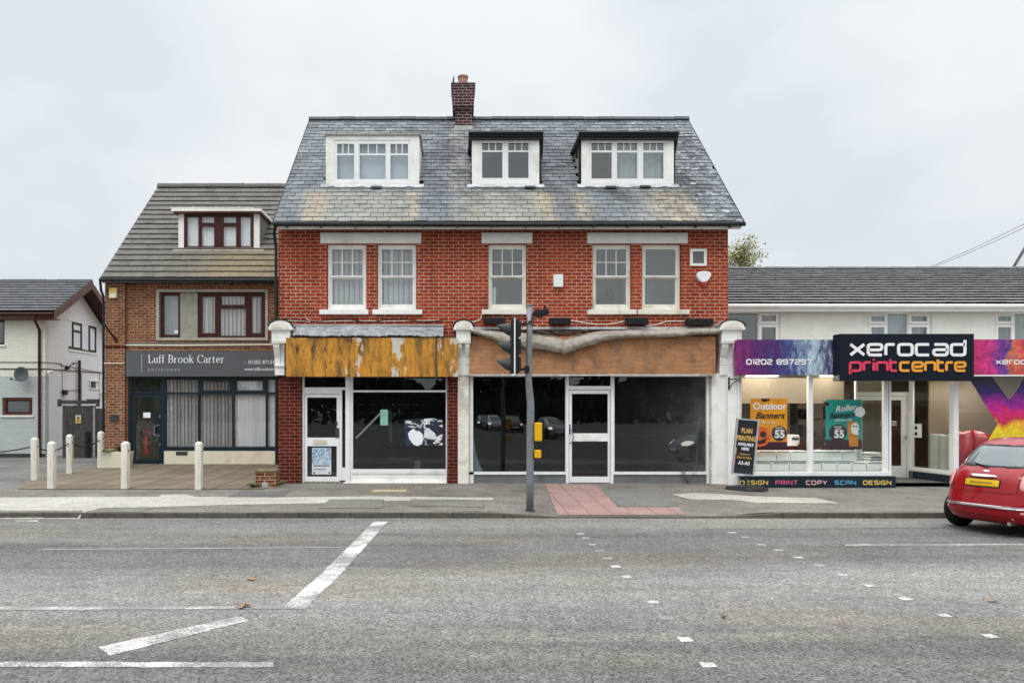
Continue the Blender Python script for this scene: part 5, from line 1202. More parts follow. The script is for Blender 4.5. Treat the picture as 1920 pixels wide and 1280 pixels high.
for px, lb in ((752,'scatter of dry leaves on the footway right of the small inspection cover'),(1352,'scatter of dry leaves by the foot of the white pilaster')):
    mb = MB(); 
    for k in range(46):
        x, y = g2(px+random.gauss(0, 18 if px<1000 else 28), 914+random.gauss(0, 2.2)); z = G(x, y)+.006; a = random.uniform(0, 3); s = random.uniform(.02,.05)
        if y > 17.7: continue
        mb.add([(x-s*math.cos(a),y-s*math.sin(a),z),(x+s*.4*math.sin(a),y-s*.4*math.cos(a),z+.02),(x+s*math.cos(a),y+s*math.sin(a),z+.005),(x-s*.4*math.sin(a),y+s*.4*math.cos(a),z)], [(0,1,2,3)])
    o = mb.build('leaf_litter', m_leafd, None, recalc=False, org=(X(px,17.3),17.3,0)); tag(o, lb, 'leaves', kind='stuff')

# ------------------------------------------------------------------ WHITE HOUSE at far left
YW = 27.9; XS = -15.59
wh = thing('white_house', 'white painted brick house with brown bargeboards and low tiled roof at the far left', 'house', (-18.5, YW, 0))
HWn = [hole(YW, -14,590,8.5,646), hole(YW, 4,745,61,778)]
mb = MB(); wall(mb, -24, XS, Z(705,YW), 5.4, HWn[:1], YW, YW+.24); mb.build('upper_wall', m_cream_brick, wh)
mb = MB(); wall(mb, -24, XS, -.15, Z(705,YW), HWn[1:], YW, YW+.24); mb.build('lower_wall', m_blue_brick, wh)
MB().box(-24, XS+.012, YW-.02, YW-.001, -.15, Z(850,YW)).build('plinth', m_dgrey, wh)
yaw, zaw = 30.25, 7.03; yew, zew = 27.5, 5.44
def side_h(pa, ta, pb_, tb, ba, bb_): pass
ys = lambda px: -XS*F/(CX-px)
sw = (ys(128), ys(181), Z(653,ys(128)), Z(601,ys(128)))
mb = MB(); ybk = 32.6
pts = [(YW+.24,-.15),(ybk,-.15),(ybk,5.3),(yaw,6.75),(YW+.24,5.5)]
mb.prismx(pts, XS-.24, XS); o = mb.build('gable_wall', m_white_brick, wh)
w_ = MB(); y0_, y1_, z0_, z1_ = sw
w_.box(XS+.001, XS+.03, y0_-.05, y1_+.05, z0_-.10, z0_-.02); w_.box(XS+.001, XS+.03, y0_-.05, y1_+.05, z1_+.0, z1_+.05)
w1 = w_.build('window', m_white, wh); f = MB(); L1 = y1_-y0_
def sidering(mb, a, b, c, d, t, x0_=.004, x1_=.03):
    mb.box(XS+x0_, XS+x1_, a, b, c, c+t); mb.box(XS+x0_, XS+x1_, a, b, d-t, d); mb.box(XS+x0_, XS+x1_, a, a+t, c+t, d-t); mb.box(XS+x0_, XS+x1_, b-t, b, c+t, d-t)
sidering(f, y0_+L1*.12, y0_+L1*.45, z0_, z1_, .09); sidering(f, y0_+L1*.70, y0_+L1*.97, z0_, z1_, .09); f.box(XS+.004,XS+.03,y0_,y0_+L1*.12,z0_,z0_+.09); f.box(XS+.004,XS+.028,y0_+L1*.12,y0_+L1*.45,z1_-.40,z1_-.32); f.box(XS+.004,XS+.028,y0_+L1*.45,y0_+L1*.7,z0_,z0_+.05)
f.build('window_frame', m_brown, w1); MB().box(XS+.002,XS+.008,y0_,y1_,z0_,z1_).build('pane', m_glass_thin, w1); MB().box(XS+.0005,XS+.0015,y0_,y1_,z0_,z1_).build('net_curtain', m_blind, w1)
roof(wh, -24.5, -15.02, yew, zew, yaw, zaw, .33, .27, .036, m_tile_dk, (), .003)
ridge(wh, -24.5, -15.0, yaw, zaw+.02, m_tile_dk, .11)
bgd = MB(); bgd.prismx([(yew-.05,zew-.30),(yew-.05,zew-.02),(yaw,zaw-.01),(2*yaw-yew+.05,zew-.02),(2*yaw-yew+.05,zew-.30),(yaw,zaw-.30)], -15.02, -14.985); bgd.build('bargeboard', m_brownlt, wh)
sf_ = MB(); sf_.prismx([(yew,zew-.26),(yew,zew-.20),(yaw,zaw-.22),(2*yaw-yew,zew-.20),(2*yaw-yew,zew-.26),(yaw,zaw-.28)], XS+.001, -15.025); sf_.build('soffit', m_brown, wh)
e = MB(); e.box(-24.4, -15.03, yew+.05, YW-.001, zew-.28, zew-.25); e.box(-24.4,-15.03,yew+.02,yew+.045,zew-.25,zew-.03); e.build('fascia', m_brownlt, wh); 
MB().tube([(-24.4,yew-.04,zew-.08),(-15.05,yew-.04,zew-.09)], .06, 8).build('gutter', m_brown, wh)
xd = X(74,YW-.06); MB().tube([(X(66,27.5),yew-.04,zew-.12),(X(66,27.5),yew-.04,zew-.32),(xd,YW-.07,zew-.65),(xd,YW-.07,0)], .05, 8).build('downpipe', m_brown, wh)
for hh, nm in ((HWn[0], 0), (HWn[1], 1)):
    q = (-14,590,8.5,646) if nm == 0 else (4,745,61,778)
    w_ = MB().ring(YW, q, (q[0]+4,q[1]+4,q[2]-4,q[3]-4), .06,.12).build('window', m_brown if nm == 0 else mat('light_brown_frame',(.16,.065,.035),.4,.1), wh)
    if nm: MB().ring(YW,(q[0]+4,q[1]+4,q[2]-4,q[3]-4),(q[0]+7,q[1]+7,q[2]-7,q[3]-6),.05,.11).build('casement', m_brown, w_)
    pane(w_, YW, q[0]+2,q[1]+2,q[2]-2,q[3]-2,.09); room(w_, YW, q[0]-2,q[1]-2,q[2]+2,q[3]+2,1.5,m_dark_room,.245)
    s_ = MB().pb(YW, q[0]-3,q[3],q[2]+3,q[3]+3.5,-.05,.1).build('sill', m_white, w_)
MB().tube([(-24,YW-.015,Z(691,YW)),(XS+.02,YW-.015,Z(691.5,YW)),(XS+.02,ys(197),Z(699,ys(197)))], .018, 6).build('string_cable', m_brown, wh)
MB().tube([(-24,YW-.015,Z(677,YW)),(XS+.015,YW-.015,Z(679,YW)),(XS+.015,ys(115),Z(682,ys(115))),(XS+.015,ys(115),Z(688,ys(115)))], .014, 6).build('cable', m_grey, wh)
t_ = thing('satellite_dish', 'dark grey satellite dish on the white house wall', 'satellite dish', (X(49,YW),YW,Z(702,YW)))
o = MB(); c_ = (X(49,YW), YW-.30, Z(702,YW)); o.lathe([(.02,.10),(.14,.075),(.24,.02),(.275,-.02),(.265,-.02),(.15,.05),(.01,.08)], c_, 'Y', 28); o.build('dish', mat('dish_grey', (.085,.10,.105), .5), t_, smooth=True)
o = MB(); o.tube([(c_[0],c_[1]+.1,c_[2]),(c_[0]-.05,YW-.01,c_[2]-.1)], .02, 6); o.tube([(c_[0]-.2,c_[1]+.02,c_[2]-.22),(c_[0]-.22,c_[1]-.25,c_[2]-.2)], .015, 6); o.box(c_[0]-.25,c_[0]-.19,c_[1]-.3,c_[1]-.24,c_[2]-.23,c_[2]-.16); o.build('arm', m_dgrey, t_)
def camera_thing(x, y, z, lab):
    t_ = thing('security_camera', lab, 'camera', (x, y, z)); MB().lathe([(.0,-.13),(.045,-.13),(.05,-.12),(.05,.10),(.0,.11)], (x+.12,y,z), 'Y', 12).build('body', m_upvc, t_, smooth=False); MB().tube([(x,y,z-.02),(x+.1,y,z-.03)], .018, 6).build('bracket', m_grey, t_)
camera_thing(XS, ys(88), Z(697,ys(88)), 'small white security camera on the corner of the white house')
camera_thing(XS, ys(192)-.05, Z(736,ys(192)), 'tiny grey camera on the gable wall just above the gate, beside the brick office')
o = MB(); yy = ys(145); o.tube([(XS+.09,yy,.1),(XS+.09,yy,Z(675,yy))], .055, 10); o.build('soil_pipe', m_brown, wh)
o = MB(); yy = ys(124); o.box(XS+.01,XS+.1,yy-.1,yy+.1,Z(692,yy),Z(686,yy)); o.tube([(XS+.05,yy,Z(688,yy)),(XS+.35,yy,Z(681,yy))], .02, 6); o.tube([(XS+.35,yy-.3,Z(681,yy)),(XS+.35,yy+.3,Z(680,yy))], .015, 6); o = o.build('aerial', m_blackp, None, org=(XS,yy,Z(690,yy))); tag(o, 'small black aerial bracket on the gable wall above the gate', 'aerial')
o = MB(); yy = ys(119); o.box(XS+.001,XS+.12,yy-.12,yy+.12,Z(740,yy),Z(731,yy)); o = o.build('wall_lamp', m_blackp, None, org=(XS,yy,Z(740,yy))); tag(o, 'small black wall lamp on the gable wall at the left end of the gate', 'lamp')
o = MB(); yy, y2 = ys(167), ys(185); sidering(o, yy, y2, Z(729,yy), Z(712,yy), .05, .001, .04); w2 = o.build('window', m_white, wh); MB().box(XS+.001,XS+.01,yy+.05,yy+.55,Z(729,yy)+.05,Z(712,yy)-.05).build('grille', m_dgrey, w2)
for pa, pb2, qa, qb in ((113,194,684,699),(113,152,732,731),(116,116,690,730),(152,152,700,752),(186,186,700,750)):
    MB().tube([(XS+.02,ys(pa),Z(qa,ys(pa))),(XS+.02,ys(pb2),Z(qb,ys(pb2)))], .010, 5).build('pipe', m_grey, wh)
# gate
YG = 27.6
gt_ = thing('wooden_gate', 'tall weathered dark wooden gate between the white house and the brick office', 'gate', (X(155,YG),YG,0))
mb = MB(); px = 117; 
while px < 196:
    wd = random.uniform(4.4,5.6); top = 760 if px < 178 else 765; mb.pb(YG, px, top+random.uniform(-.5,.8), min(px+wd-.3,201), 861, random.uniform(0,.015), .04, random.random()); px += wd
mb.build('boards', m_wood_fence, gt_)
MB().pb(YG, 175.5,763,179.5,861,-.05,-.001).build('post', mat('pale_timber',(.30,.30,.28),.85,.2,5), gt_); MB().pb(YG,110,750,184,757,-.03,.05).pb(YG,109,748,114,762,-.06,.06).pb(YG,181,748,185.5,762,-.06,.06).pb(YG,163,748,184,752,-.05,-.031).build('crossbeam', m_wood_fence, gt_)
MB().pb(YG, 161.5,809,169,858,-.08,-.03).pb(YG,163,820,168,826,-.1,-.08).build('loose_panel', m_blackp, gt_)
t_ = thing('warning_sign', 'small yellow and white warning sign with triangle screwed to the wooden gate', 'sign', (X(147,YG),YG,Z(792,YG)))
MB().pb(YG, 142,778,152,793,-.012,-.001).build('plate', mat('warning_plate',(.66,.62,.45),.5), t_); MB().pb(YG, 142.6,786,151.4,792.3,-.014,-.0125).build('yellow_field', flat('warning_yellow',(.70,.42,.03)), t_)
o = MB(); o.prism([(X(143.6,YG),Z(785,YG)),(X(150.4,YG),Z(785,YG)),(X(147,YG),Z(779,YG))], YG-.015, YG-.013); o.pb(YG,144,787.5,150,788.4,-.0165,-.0145); o.pb(YG,144,789.6,150,790.6,-.0165,-.0145); o.build('symbol', m_txt_k, t_)

# ------------------------------------------------------------------ PRINT SHOP (right)
YP = 17.7; YU = 23.0
ps = thing('print_shop_building', 'white rendered building with long grey tiled roof and a brightly signed print shop in front', 'building', (X(1650,YP), YP, -.08))
HU = [hole(YU,1330,584,1463,650), hole(YU,1627,585,1747,650), hole(YU,1865,585,1990,650)]
mb = MB(); wall(mb, 6.9, 25, 3.0, 5.0, HU, YU, YU+.24); mb.build('upper_wall', m_stucco, ps)
MB().box(24.9,25.1,YU+.24,30,-.1,5).build('end_wall', m_stucco, ps)
yeu, zeu, yru, zru = 22.7, 5.02, 26.7, 6.85
roof(ps, 6.6, 26, yeu, zeu, yru, zru, .30, .30, .048, m_tile_dk2, (), .006, stagger=False)
ridge(ps, 6.6, 26, yru, zru+.02, m_tile_dk2, .12)
e = MB(); e.tube([(6.6,yeu-.05,4.97),(26,yeu-.05,4.955)], .06, 8); e.build('gutter', m_upvc, ps)
e = MB(); e.box(6.7,26,yeu+.03,yeu+.05,Z(583.5,22.7),Z(575,22.7)); e.build('fascia', m_upvc, ps); e = MB(); e.box(6.7,26,yeu+.051,YU-.001,Z(576,22.7),Z(575,22.7)); e.build('soffit', m_grey, ps)
def uwin(q, bays, casements):
    a,b,c,d = q; w_ = MB().ring(YU, (a,b,c,d), (a+3,b+3,c-3,d-3), .05,.12).build('window', m_upvc, ps)
    for l, r, kind in bays:
        if kind == 'c':
            f = MB(); f.ring(YU,(l,b+3,r,607),(l+5,b+7,r-4.5,602),.03,.10); f.ring(YU,(l,608,r,d-3),(l+5,613,r-4.5,d-6),.03,.10); f.build('casement', m_upvc, w_)
        else:
            for u in (l-1.5, r-.5): MB().pb(YU,u,b+3,u+2,d-3,.04,.11).build('mullion', m_upvc, w_)
    pane(w_, YU, a+2,b+2,c-2,d-2,.08); room(w_, YU, a-2,b-2,c+2,d+2,2,m_grey_room,.245)
    return w_
w1 = uwin((1330,584,1463,650), [(1424,1460,'c'),(1333,1422,'p')], 1)
w2 = uwin((1627,585,1747,650), [(1630,1664,'c'),(1705,1744,'c'),(1665,1703,'p')], 1); curtains(w2, YU, 1632,588,1742,648,.30,m_blind,50,.04)
w3 = uwin((1865,585,1990,650), [(1868,1902,'c'),(1904,1960,'p')], 1); curtains(w3, YU, 1868,588,1986,648,.35,m_blind_dk,50,.04)
# single storey shop: flat roof, walls
XL_, XR_ = X(1383,YP)-.02, 16.5
MB().box(6.85, 25, YP+.1, YU-.002, 3.2, 3.32).build('flat_roof', m_lead, ps); MB().box(XR_+.201, 25, YP-.02, YP+.2, -.15, 3.19).build('front_wall', m_stucco, ps)
MB().box(XR_, XR_+.2, YP+.1, YU, -.1, 3.3).build('party_wall', m_stucco, ps)
sw = MB(); sw.box(XL_-.22, XL_-.002, YP+.12, YU, -.1, 3.19); sw.build('party_wall', m_stucco, ps)
m_beige = mat('beige_interior', (.24,.20,.155), .9, .08, .8, bmp=0); m_ceil = mat('shop_ceiling', (.45,.42,.36), .9, .08, 1, bmp=0); m_floor = mat('shop_floor', (.10,.095,.09), .8, .2, 2)
rm = MB(); rm.add([(XL_,YP+.13,.02),(XR_,YP+.13,.02),(XR_,22.4,.02),(XL_,22.4,.02)], [(0,1,2,3)]); rm.build('floor', m_floor, ps, recalc=False)
rm = MB(); rm.box(XL_, XR_, YP+.14, 22.4, 2.95, 3.0); rm.build('ceiling', m_ceil, ps)
rm = MB(); rm.box(XL_, XR_, 22.3, 22.4, 0, 2.95); rm.build('back_wall', m_beige, ps)
rm = MB(); rm.box(XL_, X(1660,YP), 19.6, 19.7, 1.95, 2.95); rm.build('bulkhead', m_beige, ps)
rm = MB(); rm.box(X(1802,YP), XR_, 18.9, 18.95, -.02, 2.95); rm.build('partition', mat('tan_board', (.22,.18,.135), .85, .07, 2), ps)
# front window frame
f = MB(); f.pb(YP,1383,884,1668,891,-.08,.10); f.pb(YP,1383,700,1386,884,-.02,.08); f.pb(YP,1515.5,703,1523.5,884,-.03,.08); f.pb(YP,1657,703,1664,884,-.03,.08); f.pb(YP,1665,703,1669,912,-.05,.08)
f.pb(YP,1383,698,1800,703.5,-.02,.08); f.pb(YP,1786,703,1791.5,889,-.05,.02); f.pb(YP,1792.5,703,1795.5,889,-.04,.04)
f.build('shop_window_frame', m_upvc, ps); pane(ps, YP, 1385,702,1658,885,.03,m_glass_clear,'shop_window'); pane(ps, YP, 1796,702,2010,889,.03,m_glass_clear,'shop_window')
f = MB(); f.pb(YP,1796,886,2010,891,-.06,.08); f.build('sill', m_upvc, ps); MB().pb(YP,1790,890,2010,916,-.04,.08).build('stall_riser', m_navy, ps)
# recess: return window on the right, door at the back
yD = 19.2; xa, xb = X(1704.5,yD), X(1789,YP)
def returnbox(mb, t0, t1, z0, z1, w=.05):
    p = lambda t: (xa+(xb-xa)*t, yD+(YP-yD)*t); a, b = p(t0), p(t1)
    mb.add([(a[0],a[1],z0),(b[0],b[1],z0),(b[0]+w,b[1],z0),(a[0]+w,a[1],z0),(a[0],a[1],z1),(b[0],b[1],z1),(b[0]+w,b[1],z1),(a[0]+w,a[1],z1)], [(0,3,2,1),(4,5,6,7),(0,1,5,4),(1,2,6,5),(2,3,7,6),(3,0,4,7)])
f = MB(); returnbox(f,0,.08,-.05,2.9); returnbox(f,.90,1,-.05,2.9); returnbox(f,.08,.90,.20,.31); returnbox(f,.08,.90,2.75,2.9); f.build('return_window_frame', m_upvc, ps)
f = MB(); returnbox(f,.08,.9,.31,2.75,.008); f.build('return_window', m_glass_clear, ps); f = MB(); returnbox(f,-.02,1.02,-.1,.20,.08); f.build('stall_riser', m_navy, ps); f = MB(); returnbox(f,-.02,1.02,.195,.225,.11); f.build('sill', m_upvc, ps)
xl = X(1666,YP)-.02; f = MB(); f.box(xl,xl+.05,YP+.09,yD,.28,.36); f.box(xl,xl+.05,YP+.09,yD,2.8,2.9); f.box(xl,xl+.05,yD-.06,yD,-.05,2.9); f.build('return_frame', m_upvc, ps); MB().box(xl+.02,xl+.026,YP+.09,yD-.06,.36,2.8).build('return_window', m_glass_clear, ps); MB().box(xl,xl+.05,YP+.09,yD,-.1,.27).build('stall_riser', m_upvc, ps)
f = MB(); x0d, x1d = xl+.05, xa; zt = Z(742,yD); f.box(x0d,x1d,yD,yD+.06,zt,zt+.10); f.box(x1d-.06,x1d,yD-.002,yD+.05,-.05,zt); f.box(x0d,x0d+.05,yD-.002,yD+.05,-.05,zt); f.build('door_frame', m_upvc, ps)
d_ = MB(); a, b, z0, z1 = x0d+.06, x1d-.08, -.02, zt-.01; t = .10
d_.box(a,a+t,yD,yD+.05,z0,z1); d_.box(b-t,b,yD,yD+.05,z0,z1); d_.box(a+t,b-t,yD+.002,yD+.048,z1-t,z1); d_.box(a+t,b-t,yD+.002,yD+.048,z0,.32); d_.box(a+t+.05,b-t-.05,yD-.008,yD+.001,.03,.22)
dd = d_.build('door', m_upvc, ps); MB().box(a+t,b-t,yD+.02,yD+.026,.32,z1-t).build('pane', m_glass_clear, dd); MB().tube([(b-.03,yD-.05,1.0),(b-.03,yD-.05,1.12)], .014, 6).tube([(b-.03,yD-.05,1.06),(b-.03,yD,1.06)],.01,6).build('handle', m_galv, dd)
MB().box(x0d,x1d,yD,yD+.01,zt+.10,2.9).build('fanlight', m_glass_clear, ps)
o = thing('open_sign', 'small white OPEN sign hanging inside the recessed shop door', 'sign', (X(1673,yD),yD+.05,1.3)); MB().pb(yD, 1652,789,1682,797.5,.035,.04).build('card', m_txt_w, o); textmesh('OPEN', .12, m_txt_k, o, X(1667,yD), yD+.033, Z(796.5,yD), .0005, .03, align='CENTER', sx=1.25)
# riser with words
rs = thing('word_sign', 'long low dark sign reading DESIGN PRINT COPY SCAN DESIGN below the print shop window', 'sign', (X(1530,YP),YP-.1,-.08)); MB().pb(YP,1386,892,1675,915,-.10,-.012).build('panel', m_navy, rs)
cols = {'y': flat('sign_yellow',(.75,.52,.14)), 'p': flat('sign_pink',(.62,.10,.22)), 'b': flat('sign_blue',(.10,.35,.58)), 'pk': flat('sign_pale_pink',(.75,.42,.42))}
for wd, a, c, k in (('DESIGN',1387,1440,'y'),('PRINT',1453.5,1496,'p'),('COPY',1511,1551,'pk'),('SCAN',1564.5,1605,'b'),('DESIGN',1618,1671,'y')):
    techno(wd, X(a,YP-.1), Z(908.5,YP-.1), Z(900,YP-.1)-Z(908.5,YP-.1), YP-.101, cols[k], rs, X(c,YP-.1)-X(a,YP-.1), .10, .5, th=.004)
# fascia signs
def powder(name, stops, sc=1.2, dist=2.0, streak=None, x0=0, x1=1, amt=.35):
    m, t, b = nodes(name); P = wpos(t); n = noise(t, P, sc, 6, .68, dist, streak); sp = N(t, 'ShaderNodeSeparateXYZ'); L(t, P, sp.inputs[0])
    u = N1(t, sp.outputs['X'], x0, x1); s = N(t, 'ShaderNodeMath', operation='MULTIPLY_ADD'); 
    s2 = N(t, 'ShaderNodeMath', operation='SUBTRACT'); L(t, n, s2.inputs[0]); s2.inputs[1].default_value = .5
    L(t, s2.outputs[0], s.inputs[0]); s.inputs[1].default_value = amt*4; L(t, u, s.inputs[2]); c = ramp(t, s.outputs[0], stops)
    c = mixc(t, .75, c, ramp(t, noise(t, P, sc*3.2, 5, .7, dist*.6, streak), [(.32, .35), (.68, 1.5)]), 'MULTIPLY')
    L(t, c, b.inputs['Base Color']); b.inputs['Roughness'].default_value = .35; return m
YF = YP-.22
s1_ = thing('shop_sign', 'purple to pale blue feathery sign with white phone number 01202 897297', 'sign', (X(1475,YF),YF,Z(703,YF)))
MB().pb(YF,1381,636.5,1575,703,0,.20).build('panel', powder('feather_print', [(0,(.24,.01,.14)),(.16,(.11,.012,.13)),(.35,(.05,.02,.14)),(.52,(.05,.06,.22)),(.66,(.22,.30,.42)),(.80,(.45,.60,.66)),(.92,(.10,.10,.22)),(1,(.06,.03,.14))], 2.2, .8, (3.2,1,.9), X(1381,YF), X(1575,YF), .22), s1_)
techno('01202 897297', X(1399,YF), Z(683.5,YF), Z(673,YF)-Z(683.5,YF), YF-.003, m_txt_w, s1_, X(1522,YF)-X(1399,YF), .10, .42, th=.006)
YB2 = 17.15
s2_ = thing('shop_sign', 'big protruding navy box sign reading xerocad printcentre', 'sign', (X(1700,YB2),YB2,Z(713,YB2)))
MB().pb(YB2,1574.5,625.5,1826.5,713.5,0,.32).build('box', mat('navy_sign', (.006,.010,.020), .35, .2, 2, bmp=.02), s2_, bevel=.01)
techno('xerocad', X(1591.5,YB2), Z(668,YB2), Z(643,YB2)-Z(668,YB2), YB2-.002, m_txt_w, s2_, X(1811,YB2)-X(1591.5,YB2), .105, .33, th=.02)
m_pk = flat('print_red',(.72,.045,.10)); m_or = flat('centre_orange',(.85,.36,.03))
tw = X(1811,YB2)-X(1591,YB2)
techno('print', X(1591,YB2), Z(697,YB2), Z(677,YB2)-Z(697,YB2), YB2-.002, m_pk, s2_, X(1683,YB2)-X(1591,YB2), .115, .33, th=.02)
techno('centre', X(1685,YB2), Z(697,YB2), Z(677,YB2)-Z(697,YB2), YB2-.002, m_or, s2_, X(1811,YB2)-X(1685,YB2), .115, .33, th=.02)
s3_ = thing('shop_sign', 'pink and orange powder cloud sign reading xerocad at the right edge', 'sign', (X(1900,YF),YF,Z(702,YF)))
MB().pb(YF,1824,636,2030,702,0,.20).build('panel', powder('powder_print', [(0,(.55,.02,.14)),(.2,(.60,.03,.20)),(.34,(.20,.03,.25)),(.46,(.10,.03,.28)),(.56,(.60,.16,.06)),(.68,(.62,.06,.08)),(.85,(.5,.03,.16)),(1,(.45,.03,.2))], 1.7, 1.2, None, X(1824,YF), X(1960,YF), .22), s3_)
techno('xerocad', X(1866,YF), Z(683,YF), Z(674.5,YF)-Z(683,YF), YF-.003, m_txt_w, s3_, X(1950,YF)-X(1866,YF), .11, .38, th=.006)
MB().pb(YF,1790,702.5,2030,705,-.02,.18).build('sign_trim', m_upvc, s3_)
# colourful X graphic on the right window
def xmat():
    m, t, b = nodes('powder_burst_vinyl'); P = wpos(t); sp = N(t, 'ShaderNodeSeparateXYZ'); L(t, P, sp.inputs[0]); n = noise(t, P, 2.2, 6, .7, 1.6)
    u = N1(t, sp.outputs['Z'], .25, 2.75); s = N(t, 'ShaderNodeMath', operation='MULTIPLY_ADD'); s2 = N(t, 'ShaderNodeMath', operation='SUBTRACT'); L(t, n, s2.inputs[0]); s2.inputs[1].default_value = .5; L(t, s2.outputs[0], s.inputs[0]); s.inputs[1].default_value = .38; L(t, u, s.inputs[2])
    c = ramp(t, s.outputs[0], [(0,(.55,.45,.02)),(.42,(.85,.62,.02)),(.475,(.80,.30,.03)),(.51,(.50,.02,.05)),(.58,(.66,.01,.17)),(.68,(.30,.01,.28)),(.78,(.035,.008,.14)),(.90,(.008,.008,.05)),(1,(.006,.007,.02))])
    c = mixc(t, .6, c, ramp(t, noise(t, P, 9, 5, .7, 1), [(.3,.45),(.7,1.4)]), 'MULTIPLY'); L(t, c, b.inputs['Base Color']); b.inputs['Roughness'].default_value = .3; return m
gx = MB(); q = lambda a, b: (X(a,YP), Z(b,YP))
gx.prism([q(1816,705),q(1861,705),q(1893,750),q(1925,705),q(1975,705),q(1921,794),q(1975,886),q(1925,886),q(1893,838),q(1870,886),q(1818,886),q(1872,795)], YP+.020, YP+.024)
o = gx.build('window_graphic', xmat(), None, org=(X(1893,YP),YP,0)); tag(o, 'large X shaped vinyl graphic of purple, magenta and yellow powder on the right shop window', 'window graphic')
# glossy red sheet added low in the right window, standing in for a reflection
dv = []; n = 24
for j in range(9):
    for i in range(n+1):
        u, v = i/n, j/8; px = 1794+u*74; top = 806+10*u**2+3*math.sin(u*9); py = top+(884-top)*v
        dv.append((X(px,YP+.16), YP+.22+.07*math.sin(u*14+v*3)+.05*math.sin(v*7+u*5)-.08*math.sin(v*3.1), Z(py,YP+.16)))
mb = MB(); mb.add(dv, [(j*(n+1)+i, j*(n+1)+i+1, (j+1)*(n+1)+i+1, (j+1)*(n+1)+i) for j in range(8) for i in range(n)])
m_red_refl = flat('red_reflection', (.30,.008,.02), .22); o = mb.build('reflection_sheet', m_red_refl, None, recalc=False, smooth=True, org=(X(1830,YP),YP+.2,.3)); so_ = o.modifiers.new('thick','SOLIDIFY'); so_.thickness = .01
tag(o, 'glossy dark red sheet standing in for a reflection low in the right shop window, behind the car', 'display')
# ceiling strip lights (lit)
m_strip = flat('lit_tube', (1,.93,.75), .4, 0, 7)
for k, (a, c, py, Yq, lb) in enumerate(((1412,1450,707,19.2,'lit ceiling strip light seen above the orange poster'),(1552,1592,708,19.2,'lit ceiling strip light seen above the teal poster, partly behind the navy sign'))):
    t_ = thing('ceiling_light', lb, 'light', (X((a+c)/2,Yq),Yq,2.9), 'strip lights in the print shop')
    z = 2.64; xm = X((a+c)/2,Yq); MB().box(xm-.35,xm+.35,Yq-.12,Yq+.28,z,z+.05).build('tube', m_strip, t_); MB().box(xm-.38,xm+.38,Yq-.15,Yq+.31,z+.051,z+.3).build('fitting', m_upvc, t_)
la = bpy.data.lights.new('shop_strip_fill','AREA'); la.energy = 50; la.size = 3; la.size_y = 1; la.shape = 'RECTANGLE'; la.color = (1,.92,.78)
la_fill = la.copy(); la_fill.energy = 34; la_fill.size = 1.6; la_fill.size_y = .3  # added fill lamp without a fitting, brightens the shop interior
for xx, yy_, ld in ((8.4, 19.3, la), (12.6, 18.25, la_fill), (8.4, 18.15, la_fill), (11.2, 20.5, la_fill)):  # first belongs to the strip lights, the others are unseen added fill
    lo_ = bpy.data.objects.new('strip_and_fill_lamp', ld); C.objects.link(lo_); lo_.location = (xx, yy_, 2.62)
# posters
def pcirc(mb, cx, cy, r, Y, n=28, sy=1): mb.prism([(X(cx,Y)+r*math.cos(2*math.pi*k/n), Z(cy,Y)+r*sy*math.sin(2*math.pi*k/n)) for k in range(n)], Y-.003, Y); return mb
YQ = YP+.16
m_orange = mat('orange_poster', (.85,.34,.02), .5, .15, 3, bmp=0); m_teal = mat('teal_poster', (.02,.32,.29), .5, .2, 3, bmp=0); m_plum = mat('plum_print', (.045,.02,.035), .5, .1, 3, bmp=0); m_pump = mat('pumpkin_print', (.80,.15,.02), .5, .2, 6, bmp=0)
po_ = thing('poster', 'orange Outdoor Banners poster with a pumpkin and price 55, hanging in the window', 'poster', (X(1440,YQ),YQ,Z(840,YQ)))
MB().pb(YQ,1407,747,1476,843,0,.004).build('paper', m_orange, po_); o = MB(); o.pb(YQ,1407,828,1476,843,-.003,-.0005); o.prism([(X(a,YQ),Z(b,YQ)) for a,b in ((1426,747),(1444,747),(1441,752),(1430,753))], YQ-.003, YQ-.0005); pcirc(o,1461,812,.185,YQ-.006); o.build('dark_print', m_plum, po_)
o = MB(); pcirc(o,1424,818,.27,YQ-.004,28,.92); o.build('pumpkin', m_pump, po_); o = MB(); pcirc(o,1431,814,.085,YQ-.008,6); o.prism([(X(a,YQ),Z(b,YQ)) for a,b in ((1411,812),(1423,826),(1438,820),(1434,830),(1420,833),(1410,825))], YQ-.012,YQ-.009); o.build('pumpkin_face', m_plum, po_)
textmesh('Outdoor', .225, m_txt_w, po_, X(1443,YQ), YQ-.006, Z(767,YQ), .001, .035, align='CENTER', sx=.98); textmesh('Banners', .215, m_txt_k, po_, X(1443,YQ), YQ-.006, Z(784,YQ), .001, .022, .35, align='CENTER', sx=1.0)
textmesh('8m x 1m', .085, m_txt_w, po_, X(1441,YQ), YQ-.006, Z(793,YQ), .001, .02, align='CENTER'); textmesh('SPECIAL\nOFFER', .055, m_txt_w, po_, X(1461,YQ), YQ-.014, Z(803,YQ), .001, .01, align='CENTER'); textmesh('55', .25, m_txt_w, po_, X(1461.5,YQ), YQ-.014, Z(820,YQ), .001, .04, align='CENTER')
pt = thing('poster', 'teal Roller Banners poster with a small ghost and price 55, hanging in the window', 'poster', (X(1585,YQ),YQ,Z(842,YQ)))
MB().pb(YQ,1548,749,1616,842,0,.004).build('paper', m_teal, pt); o = MB(); o.pb(YQ,1548,824,1616,842,-.003,-.0005); o.prism([(X(a,YQ),Z(b,YQ)) for a,b in ((1543,752),(1556,755),(1553,762),(1546,760))], YQ-.003,YQ-.0005); pcirc(o,1571,811,.21,YQ-.006); o.build('dark_print', m_plum, pt)
